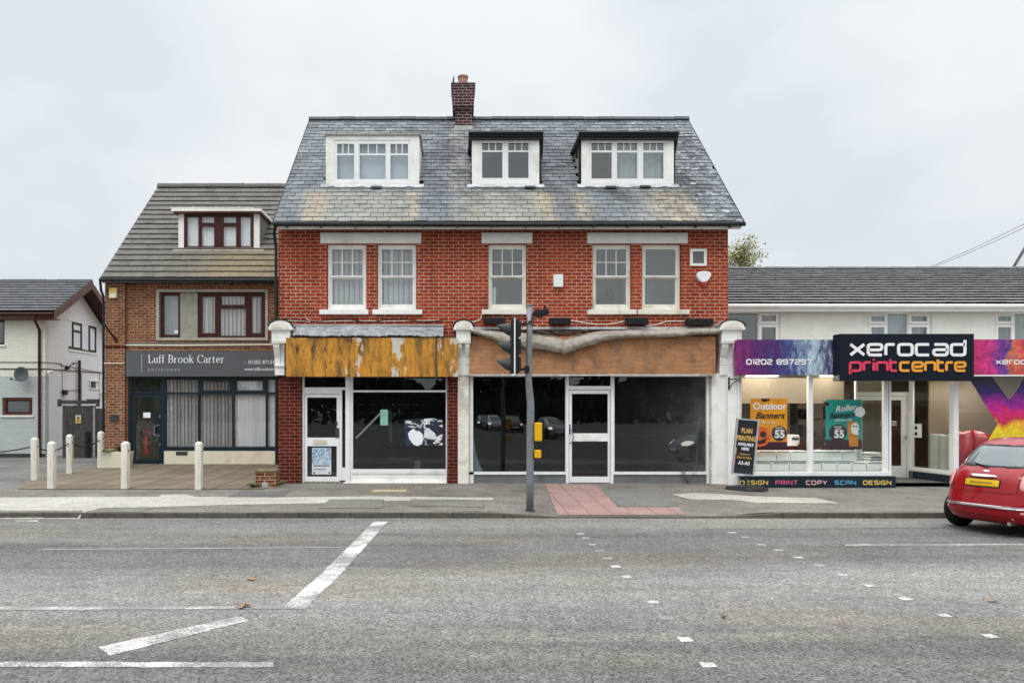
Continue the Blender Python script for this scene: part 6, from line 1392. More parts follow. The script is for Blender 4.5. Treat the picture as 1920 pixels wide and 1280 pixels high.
o = MB(); o.prism([(X(a,YQ),Z(b,YQ)) for a,b in ((1588,791),(1608,789),(1609,836),(1592,837))], YQ-.010, YQ-.007); o.build('orange_card', m_pump if False else mat('amber_print',(.60,.24,.04),.5,.15,5,bmp=0), pt)
o = MB(); o.prism([(X(a,YQ),Z(b,YQ)) for a,b in ((1599,793),(1604,792),(1609,796),(1610,804),(1607,811),(1612,813),(1605,815),(1597,812),(1595,804),(1596,797))], YQ-.016, YQ-.012); o.build('ghost', m_txt_w, pt); o = MB(); pcirc(o,1600.5,799,.022,YQ-.017,8); pcirc(o,1605.5,799,.022,YQ-.017,8); o.build('ghost_eyes', m_txt_k, pt)
textmesh('Roller', .20, m_txt_w, pt, X(1585,YQ), YQ-.006, Z(770,YQ), .001, .022, .35, align='CENTER', rot=R(7)); textmesh('Banners', .19, m_txt_k, pt, X(1578,YQ), YQ-.006, Z(783,YQ), .001, .022, .35, align='CENTER', rot=R(4)); textmesh('850mm x 2m', .075, m_txt_w, pt, X(1582,YQ), YQ-.006, Z(789,YQ), .001, .02, align='CENTER', rot=R(3))
textmesh('SPECIAL\nOFFER', .055, m_txt_w, pt, X(1571,YQ), YQ-.014, Z(801,YQ), .001, .01, align='CENTER'); textmesh('55', .25, m_txt_w, pt, X(1573,YQ), YQ-.014, Z(820,YQ), .001, .04, align='CENTER')
o = MB(); pcirc(o,1612,772,.125,YQ-.02,24); o = o.build('balloon', m_blind, None, org=(X(1612,YQ),YQ,Z(772,YQ))); tag(o, 'round translucent white disc hanging at the right corner of the teal poster', 'decoration')
# stacked paper boxes
m_box = mat('white_paper_box', (.84,.88,.86), .7, .06, 5, bmp=.05); m_box2 = flat('box_print', (.10,.16,.17), .6); bxs = []
rowdef = [(883,866,[(1388,1416),(1417,1446),(1447,1480),(1481,1514),(1524,1541),(1542,1569),(1570,1597),(1598,1625),(1626,1655)]), (864,845,[(1388,1421),(1422,1456),(1457,1483),(1484,1514),(1524,1579),(1580,1606)])]
proto = None; bi = 0
names = ['first','second','third','fourth','fifth','sixth','seventh','eighth','ninth']
for rk, (pb_, pt_, cols_) in enumerate(rowdef):
    for i, (a, c) in enumerate(cols_):
        Yx = YP+.30; row = 'bottom row' if rk == 0 else 'upper row'
        t_ = thing('paper_box', 'white paper box in the shop window, %s from the left in the %s' % (names[i], row), 'box', (X((a+c)/2,Yx),Yx,Z(pb_,Yx)), 'white paper boxes stacked in the print shop window')
        MB().pb(Yx, a+.2, pt_, c-.2, pb_, random.uniform(0,.02), .3).build('carton', m_box, t_, bevel=.006)
        MB().pb(Yx, a+2, pt_+.8, c-3, pt_+2.2, -.003, -.001).build('printed_strip', m_box2, t_)
MB().box(XL_+.02, X(1660,YP)-.02, YP+.2, YP+.9, .0, Z(883.5,YP+.3)).build('window_shelf', m_beige, ps)
t_ = thing('paper_stack', 'untidy stack of papers at the right end of the print shop window shelf', 'papers', (X(1645,18.1),18.1,.3))
for k in range(12): 
    z = Z(868,18.0)+k*.022; o = MB(); dx = random.uniform(-.03,.03); o.box(X(1632,18)+dx, X(1658,18)+dx-.05, 18.0+random.uniform(0,.05), 18.35, z, z+.016); o.build('sheaf', m_box if k % 3 else m_grey, t_)
# things deeper in the shop
t_ = thing('counter', 'dark red counter inside the print shop behind the paper boxes', 'counter', (X(1450,19),19,0)); MB().box(X(1400,19), X(1490,19), 19.0, 19.6, .05, .85).build('front', mat('maroon_panel',(.13,.01,.025),.5), t_); MB().box(X(1398,19), X(1495,19), 18.97, 19.62, .855, .89).build('top', m_blind, t_)
t_ = thing('desk_printer', 'grey desktop machine on the counter beside the orange poster', 'printer', (X(1487,19.2),19.2,.9)); MB().box(X(1480,19.2),X(1496,19.2),19.1,19.4,.89,1.13).build('body', m_blind_dk, t_, bevel=.02); MB().box(X(1482,19.2),X(1494,19.2),19.085,19.1,1.0,1.06).build('tray', m_dgrey, t_)
t_ = thing('shelving', 'dark shelving with stock inside the print shop', 'shelves', (X(1560,20.5),20.5,0)); sh_ = MB(); xs0, xs1 = X(1490,21), X(1600,21)
for z in (.5,1.0,1.5,1.95): sh_.box(xs0,xs1,20.8,21.2,z,z+.03)
sh_.box(xs0-.04,xs0,20.8,21.2,0,2.3); sh_.box(xs1,xs1+.04,20.8,21.2,0,2.3); sh_.build('frame', m_dgrey, t_)
for k in range(16):
    xx = xs0+.06+random.random()*(xs1-xs0-.3); z = random.choice((.53,1.03,1.53)); hgt = random.uniform(.12,.38); MB().box(xx, xx+random.uniform(.1,.22), 20.82, 21.1, z, z+hgt).build('stock', random.choice((m_brownlt,m_blind_dk,m_dgrey,m_red,m_blackp,m_beige)), t_)
t_ = thing('wall_unit', 'dark wooden unit against the shop back wall seen through the door', 'cabinet', (X(1690,21.8),21.8,0)); MB().box(X(1668,22),X(1740,22),21.9,22.25,0,1.9).build('carcass', mat('dark_wood',(.10,.055,.03),.6), t_); MB().box(X(1700,22),X(1715,22),21.86,21.9,1.0,1.6).build('coat', m_blackp, t_)
for i, (px, r, h, lb) in enumerate(((1757,.16,1.12,'widest and leftmost'),(1772,.115,1.10,'slim middle'),(1786,.115,1.12,'slim right-hand'))):
    Yr = (18.75, 18.5, 18.35)[i]; o = MB(); o.lathe([(.03,.0),(r,.0),(r,h),(r-.01,h+.01),(.04,h+.01)], (X(px,Yr),Yr,.03), 'Z', 24); o = o.build('paper_roll', mat('roll_%d'%i,(.50,.53,.48),.8,.05,2), None, smooth=False, org=(X(px,Yr),Yr,.03)); tag(o, lb+' of three upright pale paper rolls behind the angled window', 'paper roll', 'upright paper rolls')
o = thing('notice', 'white notice with two dark squares on the angled recess window', 'notice', (X(1723,YP+1),18.6,1.2)); p = lambda t: (xa+(xb-xa)*t, yD+(YP-yD)*t)
a, b = p(.10), p(.30); mb = MB(); mb.add([(a[0]-.004,a[1],1.07),(b[0]-.004,b[1],1.07),(b[0]-.004,b[1],1.42),(a[0]-.004,a[1],1.42)], [(0,1,2,3)]); mb.build('paper', m_txt_w, o, recalc=False)
a, b = p(.14), p(.20); mb = MB()
for z in (1.12,1.27): mb.add([(a[0]-.008,a[1],z),(b[0]-.008,b[1],z),(b[0]-.008,b[1],z+.09),(a[0]-.008,a[1],z+.09)], [(0,1,2,3)])
mb.build('dark_square', m_navy, o, recalc=False)

# ------------------------------------------------------------------ forecourt sign stand
YA = 16.7; bx, by = X(1397,YA), YA
ab = thing('sign_stand', 'leaning pavement sign reading PLAN PRINTING AVAILABLE HERE on a black rubber base', 'sign', (bx, by, G(bx,by)))
zb = G(bx,by)
base = MB(); base.add([(bx-.45,by-.05,zb+.005),(bx-.10,by-.36,zb+.005),(bx+.42,by-.30,zb+.005),(bx+.40,by-.12,zb+.005),(bx+.02,by+.32,zb+.005),(bx-.42,by+.16,zb+.005),
 (bx-.38,by-.04,zb+.08),(bx-.08,by-.26,zb+.11),(bx+.38,by-.26,zb+.09),(bx+.36,by-.14,zb+.09),(bx+.02,by+.24,zb+.11),(bx-.36,by+.12,zb+.08)], [(5,4,3,2,1,0),(6,7,8,9,10,11)]+[(i,(i+1)%6,(i+1)%6+6,i+6) for i in range(6)]); base.build('base', m_blackp, ab)
MB().tube([(bx+.02,by-.03,zb+.08),(bx+.02,by-.03,zb+.36)], .025, 8).build('spring_post', m_dgrey, ab)
# panel in its own tilted frame
pw, ph = .235, .635
def APT(u, v, off=0):
    tilt = R(5.0); yawr = R(-18); x, z = u*math.cos(tilt)+v*math.sin(tilt), v*math.cos(tilt)-u*math.sin(tilt)
    return (bx-.01+x*math.cos(yawr)-off*math.sin(yawr)*-1*0, by-.03+x*math.sin(yawr)+off, zb+.97+z)
def abox(u0,u1,v0,v1,o0,o1): 
    vs = [APT(u,v,o) for v in (v0,v1) for (u,o) in ((u0,o0),(u1,o0),(u1,o1),(u0,o1))]; return vs, [(0,3,2,1),(4,5,6,7),(0,1,5,4),(1,2,6,5),(2,3,7,6),(3,0,4,7)]
mb = MB()
for q in ((-pw,pw,ph-.03,ph,-.03,.03),(-pw,pw,-ph,-ph+.03,-.03,.03),(-pw,-pw+.03,-ph+.03,ph-.03,-.03,.03),(pw-.03,pw,-ph+.03,ph-.03,-.03,.03)): mb.add(*abox(*q))
mb.build('frame', mat('brushed_aluminium',(.48,.50,.52),.4,.08,5,metal=.4), ab)
def abm():
    m, t, b = nodes('poster_black_rainbow'); P = N(t,'ShaderNodeTexCoord').outputs['Object']; n = noise(t, P, 2.2, 4, .6, .6); sp = N(t,'ShaderNodeSeparateXYZ'); L(t,P,sp.inputs[0])
    ed = ramp(t, N1(t, sp.outputs['Z'], .30, 1.0), [(0.0,(.03,.16,.24)),(.12,(.02,.03,.05)),(.3,(.012,.012,.016)),(1,(.012,.013,.016))]); L(t, ed, b.inputs['Base Color']); b.inputs['Roughness'].default_value=.35; return m
mb = MB(); mb.add(*abox(-pw+.03,pw-.03,-ph+.03,ph-.03,-.012,.012)); mb.build('panel', abm(), ab)
mb = MB(); mb.add(*abox(-pw+.03,-pw+.055,-.40,-.18,-.016,-.0125)); mb.build('magenta_edge', flat('edge_magenta',(.32,.03,.12)), ab); mb = MB(); mb.add(*abox(-pw+.03,-pw+.055,-.18,-.03,-.016,-.0125)); mb.build('yellow_edge', flat('edge_yellow',(.6,.42,.08)), ab)
def atext(body, size, m, v, bold=.02, sx=1):
    o = textmesh(body, size, m, ab, bx, by, zb, .001, bold, align='CENTER', sx=sx)
    for vt in o.data.vertices: 
        u, h, w_ = vt.co.x, vt.co.z, vt.co.y; p = APT(u, v+h, -.018+w_); vt.co = (p[0]-bx, p[1]-by, p[2]-zb)
    return o
m_gold = flat('gold_letter', (.68,.42,.10))
atext('PLAN', .155, m_gold, .315, .03, .62); atext('PRINTING', .155, m_gold, .145, .03, .60); atext('AVAILABLE', .09, m_txt_w, .03, .03, .75); atext('HERE', .09, m_txt_w, -.07, .03, .75)
atext('Colour or', .066, m_gold, -.18, .012, .8); atext('Black & White', .066, m_gold, -.26, .012, .8); atext('A3-A0', .115, m_txt_w, -.40, .02, .8)

# ------------------------------------------------------------------ traffic signal
x, y = g2(993.5, 958); YT = y; zt0 = G(x, y)
ts = thing('traffic_signal', 'bent grey pole with a side-on black signal head and two yellow boxes at the kerb', 'traffic signal', (x, y, zt0))
tx = lambda px: X(px, YT); tz = lambda py: Z(py, YT)
path = [(993.5,962),(993.8,900),(994.5,800),(995,765),(994.5,752),(993.2,738),(991.7,722),(991,708),(991.3,690),(992.2,640),(993.2,573.5)]
P = [(tx(a), YT, tz(b)) for a, b in path]; mb = MB(); mb.tube(P, [.070,.070,.070,.070,.068,.066,.062,.060,.057,.056,.056], 20); mb.build('pole', m_galv, ts, smooth=True)
mb = MB(); mb.lathe([(.10,-.01),(.095,.015),(.075,.02)], (x,YT,zt0), 'Z', 20); mb.build('collar', m_dgrey, ts)
MB().lathe([(.062,0),(.062,.02),(.03,.03),(0,.03)], (P[-1][0],YT,P[-1][2]), 'Z', 16).build('pole_cap', m_galv, ts)
hdm = MB(); xh0, xh1 = tx(957), tx(975); zc_ = [(617,), (650.5,), (683.5,)]
for k, (pc,) in enumerate(zc_):
    z = tz(pc); hdm.prismx([(YT-.17,z-.150),(YT+.17,z-.150),(YT+.17,z+.150),(YT-.17,z+.150)], xh0, xh1-.03); hdm.prismx([(YT-.14,z-.13),(YT+.14,z-.13),(YT+.14,z+.13),(YT-.14,z+.13)], xh1-.031, xh1+.01)
    for q in range(5): hdm.box(xh0+.06, xh1+.004, YT-.176, YT-.17, z-.12+q*.06, z-.108+q*.06)
hdm.box(xh0+.01, xh1-.04, YT-.165, YT+.165, tz(700), tz(600))
head = hdm.build('signal_head', mat('signal_black', (.028,.032,.032), .55, .2, 6, bmp=.05), ts, bevel=.012)
bbm = MB(); bbm.prismx([(YT-.30,tz(702)),(YT+.30,tz(702)),(YT+.30,tz(600)),(YT+.22,tz(594.5)),(YT-.22,tz(594.5)),(YT-.30,tz(600))], tx(962.6), tx(962.6)+.018)
bk = bbm.build('backing_board', m_blackp, head); MB().prismx([(YT-.315,tz(703.5)),(YT-.30,tz(703.5)),(YT-.30,tz(600)),(YT-.315,tz(600))], tx(962)-.004, tx(964)).box(tx(957), tx(963), YT-.315, YT-.28, tz(705), tz(702.4)).build('white_border', m_txt_w, head)
for k, (pc,) in enumerate(zc_):
    z = tz(pc)+.0; vis = MB(); n = 28; r = .118; vs = []
    for ring_ in range(2):
        for side in (r, r-.006):
            for q in range(n+1):
                a = math.pi*2*q/n; s = (1+math.sin(a))/2
                if ring_ == 0: vs.append((tx(957), YT+side*math.cos(a), z+side*math.sin(a)))
                else:
                    ln = .02+.245*s**.75; rr = side*(1-.16*s); vs.append((tx(957)-ln, YT+rr*math.cos(a), z+.028*s*0+rr*math.sin(a)-.018*s))
    w_ = n+1; fs = []
    for q in range(n): fs += [(q, q+1, 2*w_+q+1, 2*w_+q), (w_+q, 3*w_+q, 3*w_+q+1, w_+q+1), (2*w_+q, 2*w_+q+1, 3*w_+q+1, 3*w_+q)]
    vis.add(vs, fs); vis.build('visor', mat('visor_grey', (.075,.085,.08), .6, .15, 6, bmp=.05) if k == 0 else bpy.data.materials['visor_grey'], head, smooth=True)
    MB().lathe([(.0,0),(.10,0),(.09,-.02),(.0,-.035)], (tx(957)-.003,YT,z), 'X', 20).build('lens', flat('lens_%d'%k, ((.10,.01,.01),(.12,.06,.01),(.01,.08,.04))[k], .3), head)
MB().box(xh1-.01, tx(991), YT-.03, YT+.03, tz(694), tz(690)).box(xh1-.01, tx(991), YT-.03, YT+.03, tz(609), tz(606)).box(tx(984),tx(992),YT-.07,YT+.07,tz(699),tz(686)).build('bracket', m_blackp, ts)
dt = MB(); dt.box(tx(1002),tx(1017),YT-.12,YT+.02,tz(595),tz(582)); dt.lathe([(.0,.0),(.07,.0),(.075,-.09),(.065,-.1),(.0,-.06)],(tx(1018),YT-.05,tz(588)),'X',14); dt.prism([(tx(1017),tz(594)),(tx(1028),tz(589)),(tx(1027),tz(580)),(tx(1017),tz(582))], YT-.11, YT+.0); dt.tube([(tx(996),YT,tz(590)),(tx(1004),YT-.05,tz(589))], .025,6); dt.box(tx(1019),tx(1023),YT-.06,YT-.02,tz(580),tz(573)); dt.build('detector', m_blackp, ts, bevel=.008)
cb = MB()
for k in range(3): cb.lathe([(.060,-.006),(.063,0),(.060,.006)], (tx(993.3),YT,tz(603+k*3.0)), 'Z', 16)
cb.tube([(tx(997),YT-.06,tz(600)),(tx(985),YT-.07,tz(610))], .007, 5); cb.tube([(tx(988),YT-.06,tz(596)),(tx(984),YT-.07,tz(606)),(tx(978),YT-.04,tz(616))], .008, 5); cb.tube([(tx(998),YT-.05,tz(594)),(tx(1001),YT-.05,tz(606)),(tx(999),YT-.04,tz(612))], .008,5); cb.build('cable', m_blackp, ts)
pbx = MB(); pbx.box(tx(1001.5), tx(1015.5), YT-.10, YT+.10, tz(826.5), tz(792)); pbm = pbx.build('push_button_box', m_yellow, ts, bevel=.02)
pbx = MB(); pbx.box(tx(1001.5), tx(1014), YT-.08, YT+.08, tz(858), tz(843)); pbx.build('push_button_box', m_yellow, ts, bevel=.018)
MB().box(tx(1015.5)+.001, tx(1015.5)+.008, YT-.08, YT+.08, tz(824), tz(795)).build('push_plate', m_blackp, pbm)

# ------------------------------------------------------------------ cars
LV = [(.19,.14,3.36,.70,4),(.24,.045,3.48,.765,4.2),(.32,.0,3.53,.80,4.2),(.42,-.015,3.55,.815,4.2),(.52,-.01,3.55,.82,4),(.60,.005,3.53,.822,4),(.70,.03,3.46,.822,3.9),(.80,.05,3.32,.818,3.7),(.88,.075,3.12,.805,3.5),(.95,.115,2.90,.785,3.4),(1.00,.18,2.72,.745,3.4),(1.08,.27,2.56,.70,3.6),(1.18,.37,2.38,.66,3.8),(1.28,.47,2.20,.615,3.8),(1.36,.56,2.06,.575,3.6),(1.42,.65,1.92,.53,3.3),(1.46,.76,1.78,.46,3.0),(1.485,.92,1.60,.34,2.6),(1.493,1.05,1.38,.18,2.2)]
def lv(z):
    for i in range(len(LV)-1):
        if LV[i][0] <= z <= LV[i+1][0]:
            f = (z-LV[i][0])/(LV[i+1][0]-LV[i][0]); return [LV[i][k]*(1-f)+LV[i+1][k]*f for k in range(1,5)]
    return LV[-1][1:] if z > 1 else LV[0][1:]
def surf_rear(y, z):
    a, b, w_, n = lv(z); t = min(1, abs(y)/w_); return (a+b)/2-(b-a)/2*(1-t**n)**(1/n)
def surf_front(y, z):
    a, b, w_, n = lv(z); t = min(1, abs(y)/w_); return (a+b)/2+(b-a)/2*(1-t**n)**(1/n)
def surf_side(x, z, s):
    a, b, w_, n = lv(z); t = min(1, abs(x-(a+b)/2)/((b-a)/2)); return s*w_*(1-t**n)**(1/n)
def carpaint(name, col):
    m, t, b = nodes(name); b.inputs['Base Color'].default_value = c4(col); b.inputs['Roughness'].default_value = .32; b.inputs['Coat Weight'].default_value = .6; b.inputs['Coat Roughness'].default_value = .05; b.inputs['Specular IOR Level'].default_value = .2
    P = N(t,'ShaderNodeTexCoord').outputs['Object']; c = mixc(t, ramp(t, noise(t, P, 2.5, 5, .6), [(.4,0.0),(.8,.35)]), col, [q*.72+.004 for q in col]); L(t, c, b.inputs['Base Color']); return m
m_cglass = flat('car_glass', (.12,.145,.145), .06); m_cglass.node_tree.nodes['Principled BSDF'].inputs['Specular IOR Level'].default_value = 1.0
m_tyre = mat('tyre', (.012,.012,.012), .85, .2, 10); m_rim = mat('rim', (.30,.31,.32), .35, .1, 10, metal=.7); m_chrome = flat('chrome', (.75,.75,.76), .16, 1.0)
m_tail = flat('tail_lamp', (.72,.30,.30), .15); m_taili = flat('tail_lamp_inner', (.62,.03,.05), .2); m_plate_y = mat('yellow_plate', (.66,.42,.01), .4, .05, 8); m_head = flat('headlamp_lit', (1,.95,.85), .2, 0, 6); m_under = flat('underbody', (.01,.01,.01), .9)
def patch(name, m, parent, fn, u0, u1, v0, v1, nu=14, nv=8, off=.008, rx=None, shape=None):
    # a piece laid on the car body: fn(u, v) gives the point, (rx) rounded outline
    vs = []; rows = nv
    def pt(u, v, o): return fn(u, v, o)
    mb = MB(); cu, cv, ru, rv = (u0+u1)/2, (v0+v1)/2, (u1-u0)/2, (v1-v0)/2; rings = 6; n = 40; e = rx or 2.0
    vs = [pt(cu, cv, off)]
    for r in range(1, rings+1):
        for k in range(n):
            t = 2*math.pi*k/n; c, s = math.cos(t), math.sin(t); a = math.copysign(abs(c)**(2/e), c); b = math.copysign(abs(s)**(2/e), s); f = r/rings
            uu, vv = cu+ru*a*f, cv+rv*b*f
            if shape: uu, vv = shape(uu, vv)
            vs.append(pt(uu, vv, off if r < rings else off*.25))
    fs = [(0, 1+k, 1+(k+1)%n) for k in range(n)] + [(1+(r-1)*n+k, 1+r*n+k, 1+r*n+(k+1)%n, 1+(r-1)*n+(k+1)%n) for r in range(1, rings) for k in range(n)]
    mb.add(vs, fs); return mb.build(name, m, parent, smooth=True, recalc=False)
def make_car(label, cat, paint, lit=False, rear=True):
    t = thing('car', label, cat, (0,0,0)); mb = MB(); n = 72; vs = []
    for z, a, b, w_, e in LV:
        for k in range(n):
            q = 2*math.pi*k/n; c, s = math.cos(q), math.sin(q); vs.append(((a+b)/2-1.77+(b-a)/2*math.copysign(abs(c)**(2/e), c), w_*math.copysign(abs(s)**(2/e), s), z))
    m = len(LV); fs = [(i*n+k, i*n+(k+1)%n, (i+1)*n+(k+1)%n, (i+1)*n+k) for i in range(m-1) for k in range(n)] + [tuple(reversed(range(n))), tuple(range((m-1)*n, m*n))]
    mb.add(vs, fs); body = mb.build('body', paint, t, smooth=True)
    R_ = lambda y, z, o: (surf_rear(y,z)-1.77-o, y, z+o*.3); Fr = lambda y, z, o: (surf_front(y,z)-1.77+o, y, z+o*.3)
    trap = lambda k: (lambda u, v: (u*(1-k*(v-1.02)), v))
    patch('rear_window_seal', m_blackp, body, R_, -.58, .58, 1.035, 1.385, off=.006, rx=5, shape=trap(.4)); patch('rear_window', m_cglass, t, R_, -.54, .54, 1.055, 1.365, off=.012, rx=5, shape=trap(.4)); patch('windscreen', m_cglass, t, Fr, -.62, .62, 1.0, 1.36, off=.01, rx=5, shape=trap(.3))
    for s in (-1, 1):
        Sd = lambda xx, z, o, s=s: (xx-1.77, surf_side(xx, z, s)+s*o, z+o*.2)
        sw_ = patch('side_window', m_cglass, t, Sd, .85, 2.35, 1.03, 1.36, off=.008, rx=4.5, shape=lambda u, v: (1.55+(u-1.55)*(1-.7*(v-1.03)), v)); 
        patch('wheel_arch', m_under, body, Sd, .24, .96, .02+.18, .70, off=.004, rx=2.0); patch('wheel_arch', m_under, body, Sd, 2.54, 3.26, .20, .70, off=.004, rx=2.0)
        patch('door_seam', m_blackp, body, Sd, 1.30, 1.312, .35, .98, off=.003, rx=8)
        for wx in (.60, 2.90):
            wh_ = MB(); yc = s*.735; hw = .10; wh_.lathe([(.19,-hw),(.26,-hw),(.285,-hw*.75),(.292,-hw*.4),(.292,hw*.4),(.285,hw*.75),(.26,hw),(.19,hw)], (wx-1.77, yc, .29), 'Y', 36); w_ = wh_.build('wheel', m_tyre, t, smooth=True)
            rm_ = MB(); rm_.lathe([(.02,s*.06),(.06,s*.075),(.17,s*.06),(.195,s*.09),(.2,s*.09),(.2,s*.0),(.02,0)], (wx-1.77, yc, .29), 'Y', 30); rm_.build('rim', m_rim, w_)
        tl_ = patch('tail_light', m_tail, t, R_, s*.635-.115, s*.635+.12, .70, .96, off=.03, rx=3); patch('lamp_lens', m_taili, tl_, R_, s*.635-.075, s*.635+.075, .75, .91, off=.038, rx=2.6)
        hl = patch('headlight', m_head if lit else m_chrome, t, Fr, s*.60-.12, s*.60+.12, .62, .80, off=.02, rx=2.2)
        patch('rear_reflector', m_tail, t, R_, s*.62-.07, s*.62+.07, .36, .40, off=.01, rx=5)
        mr = MB(); mr.lathe([(.0,-.04),(.07,-.03),(.085,.0),(.07,.05),(.0,.07)], (2.28-1.77, s*.86, 1.03), 'X', 14); mr.tube([(2.3-1.77,s*.7,1.0),(2.3-1.77,s*.83,1.01)], .02, 6); mr.build('wing_mirror', paint, t, smooth=True)
    patch('number_plate_surround', m_blackp, body, R_, -.28, .28, .735, .865, off=.010, rx=10); patch('number_plate', m_plate_y, t, R_, -.26, .26, .745, .855, off=.022, rx=10)
    patch('plate_char_smudge', mat('plate_char_smudge', (.36,.22,.02), .6, .3, 30), t, R_, -.20, .20, .78, .82, off=.0235, rx=10) if not lit else None  # smudge standing in for the illegible plate characters
    patch('tailgate_seam', m_under, body, R_, -.50, -.492, .67, 1.02, off=.003, rx=10); patch('tailgate_seam', m_under, body, R_, .492, .50, .67, 1.02, off=.003, rx=10)
    patch('boot_handle', m_chrome, t, R_, -.21, .21, .885, .925, off=.045, rx=3.2)
    patch('badge', m_chrome, t, R_, -.045, .045, .965, 1.0, off=.012, rx=2)
    bs = patch('bumper_trim', m_chrome, t, R_, -.76, .76, .425, .468, off=.030, rx=7)
    patch('boot_seam', m_under, body, R_, -.62, .62, .660, .668, off=.003, rx=8); patch('bumper_seam', m_under, body, R_, -.78, .78, .300, .312, off=.003, rx=8)
    MB().tube([(.12-1.77,-.45,.22),(-.01-1.77,-.45,.22)], .03, 10).build('exhaust', m_chrome, t)
    wp = MB(); wp.tube([(surf_rear(.0,1.04)-1.80,.0,1.04),(surf_rear(.25,1.09)-1.80,.25,1.09)], .010, 6); wp.build('wiper', m_blackp, t)
    patch('front_grille', m_under, body, Fr, -.45, .45, .34, .46, off=.006, rx=4); patch('front_plate', m_txt_w, t, Fr, -.26, .26, .40, .51, off=.02, rx=10)
    MB().box(-1.4,1.4,-.6,.6,.16,.22).build('underbody', m_under, t)
    return t
red = make_car('small rounded red hatchback seen from behind at the right edge of the road', 'car', carpaint('red_car_paint', (.30,.002,.007)))
TH = R(20); CARX, CARY = 9.79, 12.15
red.location = (CARX, CARY, -.17); red.rotation_euler = (0, 0, TH)
# the queue of cars that the empty shop windows mirror (they stand in the side road opposite)
sil = make_car('silver hatchback with lit headlights waiting in the road opposite the empty shop', 'car', carpaint('silver_paint', (.30,.31,.32)), True)
def m2w(px, d): return (X(px, d), 2*Y0-d)     # mirrored point behind the camera
for k, (px, d, col, lb) in enumerate(((1033,52,None,''),(960,66,(.10,.012,.015),'dark red'),(925,72,(.45,.46,.47),'white'),(905,80,(.05,.06,.07),'black'))):
    x_, y_ = m2w(px, d)
    if k == 0: o = sil
    else:
        o = copy_tree(sil); o['label'] = lb+' hatchback with lit headlights queuing in the road opposite the empty shop'
        mt = carpaint(lb.replace(' ','_')+'_paint', col)
        for ch in [q for q in bpy.data.objects if q.parent == o and q.name.startswith(('body','wing_mirror'))]: ch.data = ch.data.copy(); ch.data.materials[0] = mt
    o.location = (x_, y_, -.17); o.rotation_euler = (0, 0, R(76) if k == 0 else R(84)); o['group'] = 'cars queuing opposite the shops'
o = copy_tree(sil); o.location = (9.9, 7.7, -.17); o.rotation_euler = (0,0,R(172)); o['label'] = 'grey hatchback passing nearest the camera, mirrored large in the dusty right shop window'

# ------------------------------------------------------------------ trees
def tree(name, lab, x, y, z0, h, cr, cz, nl, m, lsz=.12, seed=1, group=None, sx=1.0):
    rg = random.Random(seed); t = thing(name, lab, 'tree', (x, y, z0), group); tr = MB(); tips = []
    tr.tube([(x,y,z0),(x+.05,y,z0+h*.3),(x-.05,y+.05,z0+h*.6),(x,y,z0+h*.92)], [.20,.16,.10,.03], 8)
    for k in range(26):
        a = rg.uniform(0,6.28); zs = z0+h*rg.uniform(.35,.9); l = cr*rg.uniform(.6,1.05)*(1-.25*abs((zs-cz)/h)); e = rg.uniform(.1,.9)
        p0 = Vector((x,y,zs)); d = Vector((math.cos(a)*sx, math.sin(a), e)).normalized(); p1 = p0+d*l*.5; p2 = p0+d*l+Vector((0,0,rg.uniform(-.3,.3)))
        tr.tube([p0,p1,p2], [.05,.03,.012], 5); tips.append(p2)
        for q in range(6):
            f = rg.uniform(.35,1); b = p0.lerp(p2, f); e2 = b+Vector((rg.uniform(-1,1),rg.uniform(-1,1),rg.uniform(-.3,1))).normalized()*l*.35; tr.tube([b,e2], [.014,.006], 4); tips.append(e2); tips.append(b.lerp(e2,.5))
    tr.build('trunk', mat('bark_'+str(seed), (.10,.08,.06), .9, .3, 6), t)
    lf = MB()
    for k in range(nl):
        c = rg.choice(tips)+Vector((rg.gauss(0,.22),rg.gauss(0,.22),rg.gauss(0,.2))); a = Vector((rg.uniform(-1,1),rg.uniform(-1,1),rg.uniform(-1,1))).normalized(); b = a.orthogonal().normalized(); s = lsz*rg.uniform(.5,1.2)
        lf.add([c-a*s, c+b*s*.5, c+a*s, c-b*s*.5], [(0,1,2,3)], .01+.98*rg.random())
    lf.build('crown', m, t, recalc=False); return t
def leafmat(name, cols):
    m, t, b = nodes(name); at = N(t,'ShaderNodeAttribute'); at.attribute_name = 'rnd'; L(t, ramp(t, at.outputs['Fac'], [(i/(len(cols)-1), q) for i, q in enumerate(cols)]), b.inputs['Base Color']); b.inputs['Roughness'].default_value = .7; return m
m_autumn = leafmat('autumn_leaf', [(.14,.17,.06),(.26,.27,.10),(.36,.34,.15),(.20,.20,.09),(.36,.25,.11)])
tree('autumn_tree', 'sparse yellowing tree showing behind the right corner of the red brick building', X(1338,36), 36, -.3, 10.0, 2.9, 7, 26000, m_autumn, .088, 5)
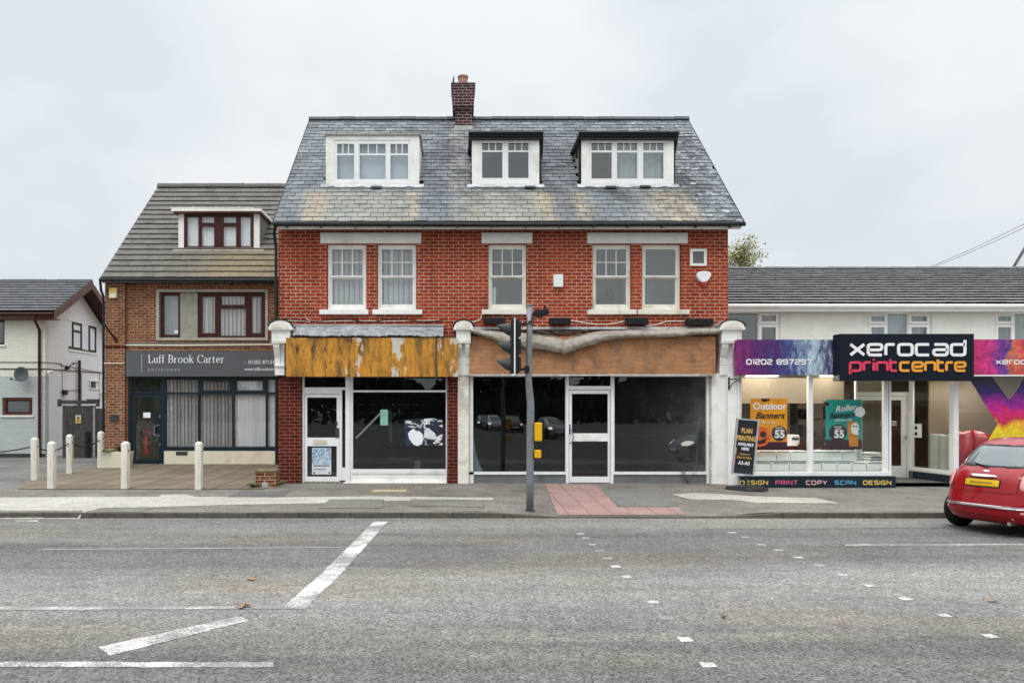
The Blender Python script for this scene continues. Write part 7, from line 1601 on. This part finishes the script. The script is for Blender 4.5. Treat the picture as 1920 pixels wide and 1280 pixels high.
# dark belt of trees across the road: mirrored as darkness in the shop windows
m_belt = leafmat('evergreen_leaf', [(.012,.018,.010),(.03,.04,.018),(.02,.03,.014),(.045,.055,.025)])
bt = MB(); rg = random.Random(3)
for k in range(15000):
    x_ = rg.uniform(-75, 75); top = 7.6+1.6*math.sin(x_*.23)+1.1*math.sin(x_*.61+1)+.5*math.sin(x_*1.7); c = Vector((x_, -78+rg.uniform(-3,3)-abs(x_)*.0, -.2+top*rg.random()**.7)); a = Vector((rg.uniform(-1,1),rg.uniform(-.4,.4),rg.uniform(-1,1))).normalized(); b = a.orthogonal().normalized(); s = rg.uniform(.4,1.0); bt.add([c-a*s, c+b*s*.7, c+a*s, c-b*s*.7], [(0,1,2,3)], .01+.98*rg.random())
o = bt.build('woodland', m_belt, None, recalc=False, org=(0,-78,0)); tag(o, 'dark belt of evergreens across the road, mirrored in the shop windows', 'woodland', kind='stuff')

# ------------------------------------------------------------------ far right gabled house and overhead wires
YR = 27.6
rh = thing('gabled_house', 'white bargeboarded steep gable rising behind the long tiled roof at the right edge', 'house', (21.5, YR, 0))
x0, z0 = X(1886,YR), Z(507,YR); sl_ = 1.62; xa_ = x0+3.3; za_ = z0+3.3*sl_
gm = MB(); gm.prism([(x0+.5,0),(2*xa_-x0-.5,0),(2*xa_-x0-.5,z0),(xa_,za_-.75),(x0+.5,z0)], YR+.15, YR+.4); gm.build('wall', m_stucco, rh)
gm = MB(); gm.prism([(x0-.25,z0-.6),(xa_,za_),(2*xa_-x0+.25,z0-.6),(2*xa_-x0-.1,z0-.6),(xa_,za_-.42),(x0+.12,z0-.6)], YR-.22, YR-.18); gm.build('bargeboard', m_upvc, rh)
gm = MB(); gm.prism([(x0-.29,z0-.60),(xa_,za_+.06),(2*xa_-x0+.29,z0-.60),(2*xa_-x0+.25,z0-.6),(xa_,za_+.002),(x0-.25,z0-.6)], YR-.2501, YR-.12); gm.build('roof', m_tile_dk, rh)
gm = MB(); gm.prism([(x0+.1,z0-.6),(xa_,za_-.32),(2*xa_-x0-.1,z0-.6),(2*xa_-x0-.5,z0-.6),(xa_,za_-.85),(x0+.5,z0-.6)], YR-.17, YR+.149); gm.build('soffit', m_grey, rh)
def wire(a, b, lab):
    P0 = (X(a[0],a[2]), a[2], Z(a[1],a[2])); P1 = (X(b[0],b[2]), b[2], Z(b[1],b[2])); P = [tuple(P0[k]*(1-f)+P1[k]*f-(.08*4*f*(1-f) if k == 2 else 0) for k in range(3)) for f in [i/16 for i in range(17)]]
    o = MB().tube(P, .010, 5).build('overhead_wire', mat('wire_grey_%d' % int(a[0]), (.32,.32,.36), .6), None, org=P0); tag(o, lab, 'wire', 'overhead telephone wires')
wire((1731,505,29), (1990,384,21), 'upper of the two overhead wires rising to the right edge'); wire((1738,505,29), (1990,392,21), 'lower of the two overhead wires rising to the right edge')
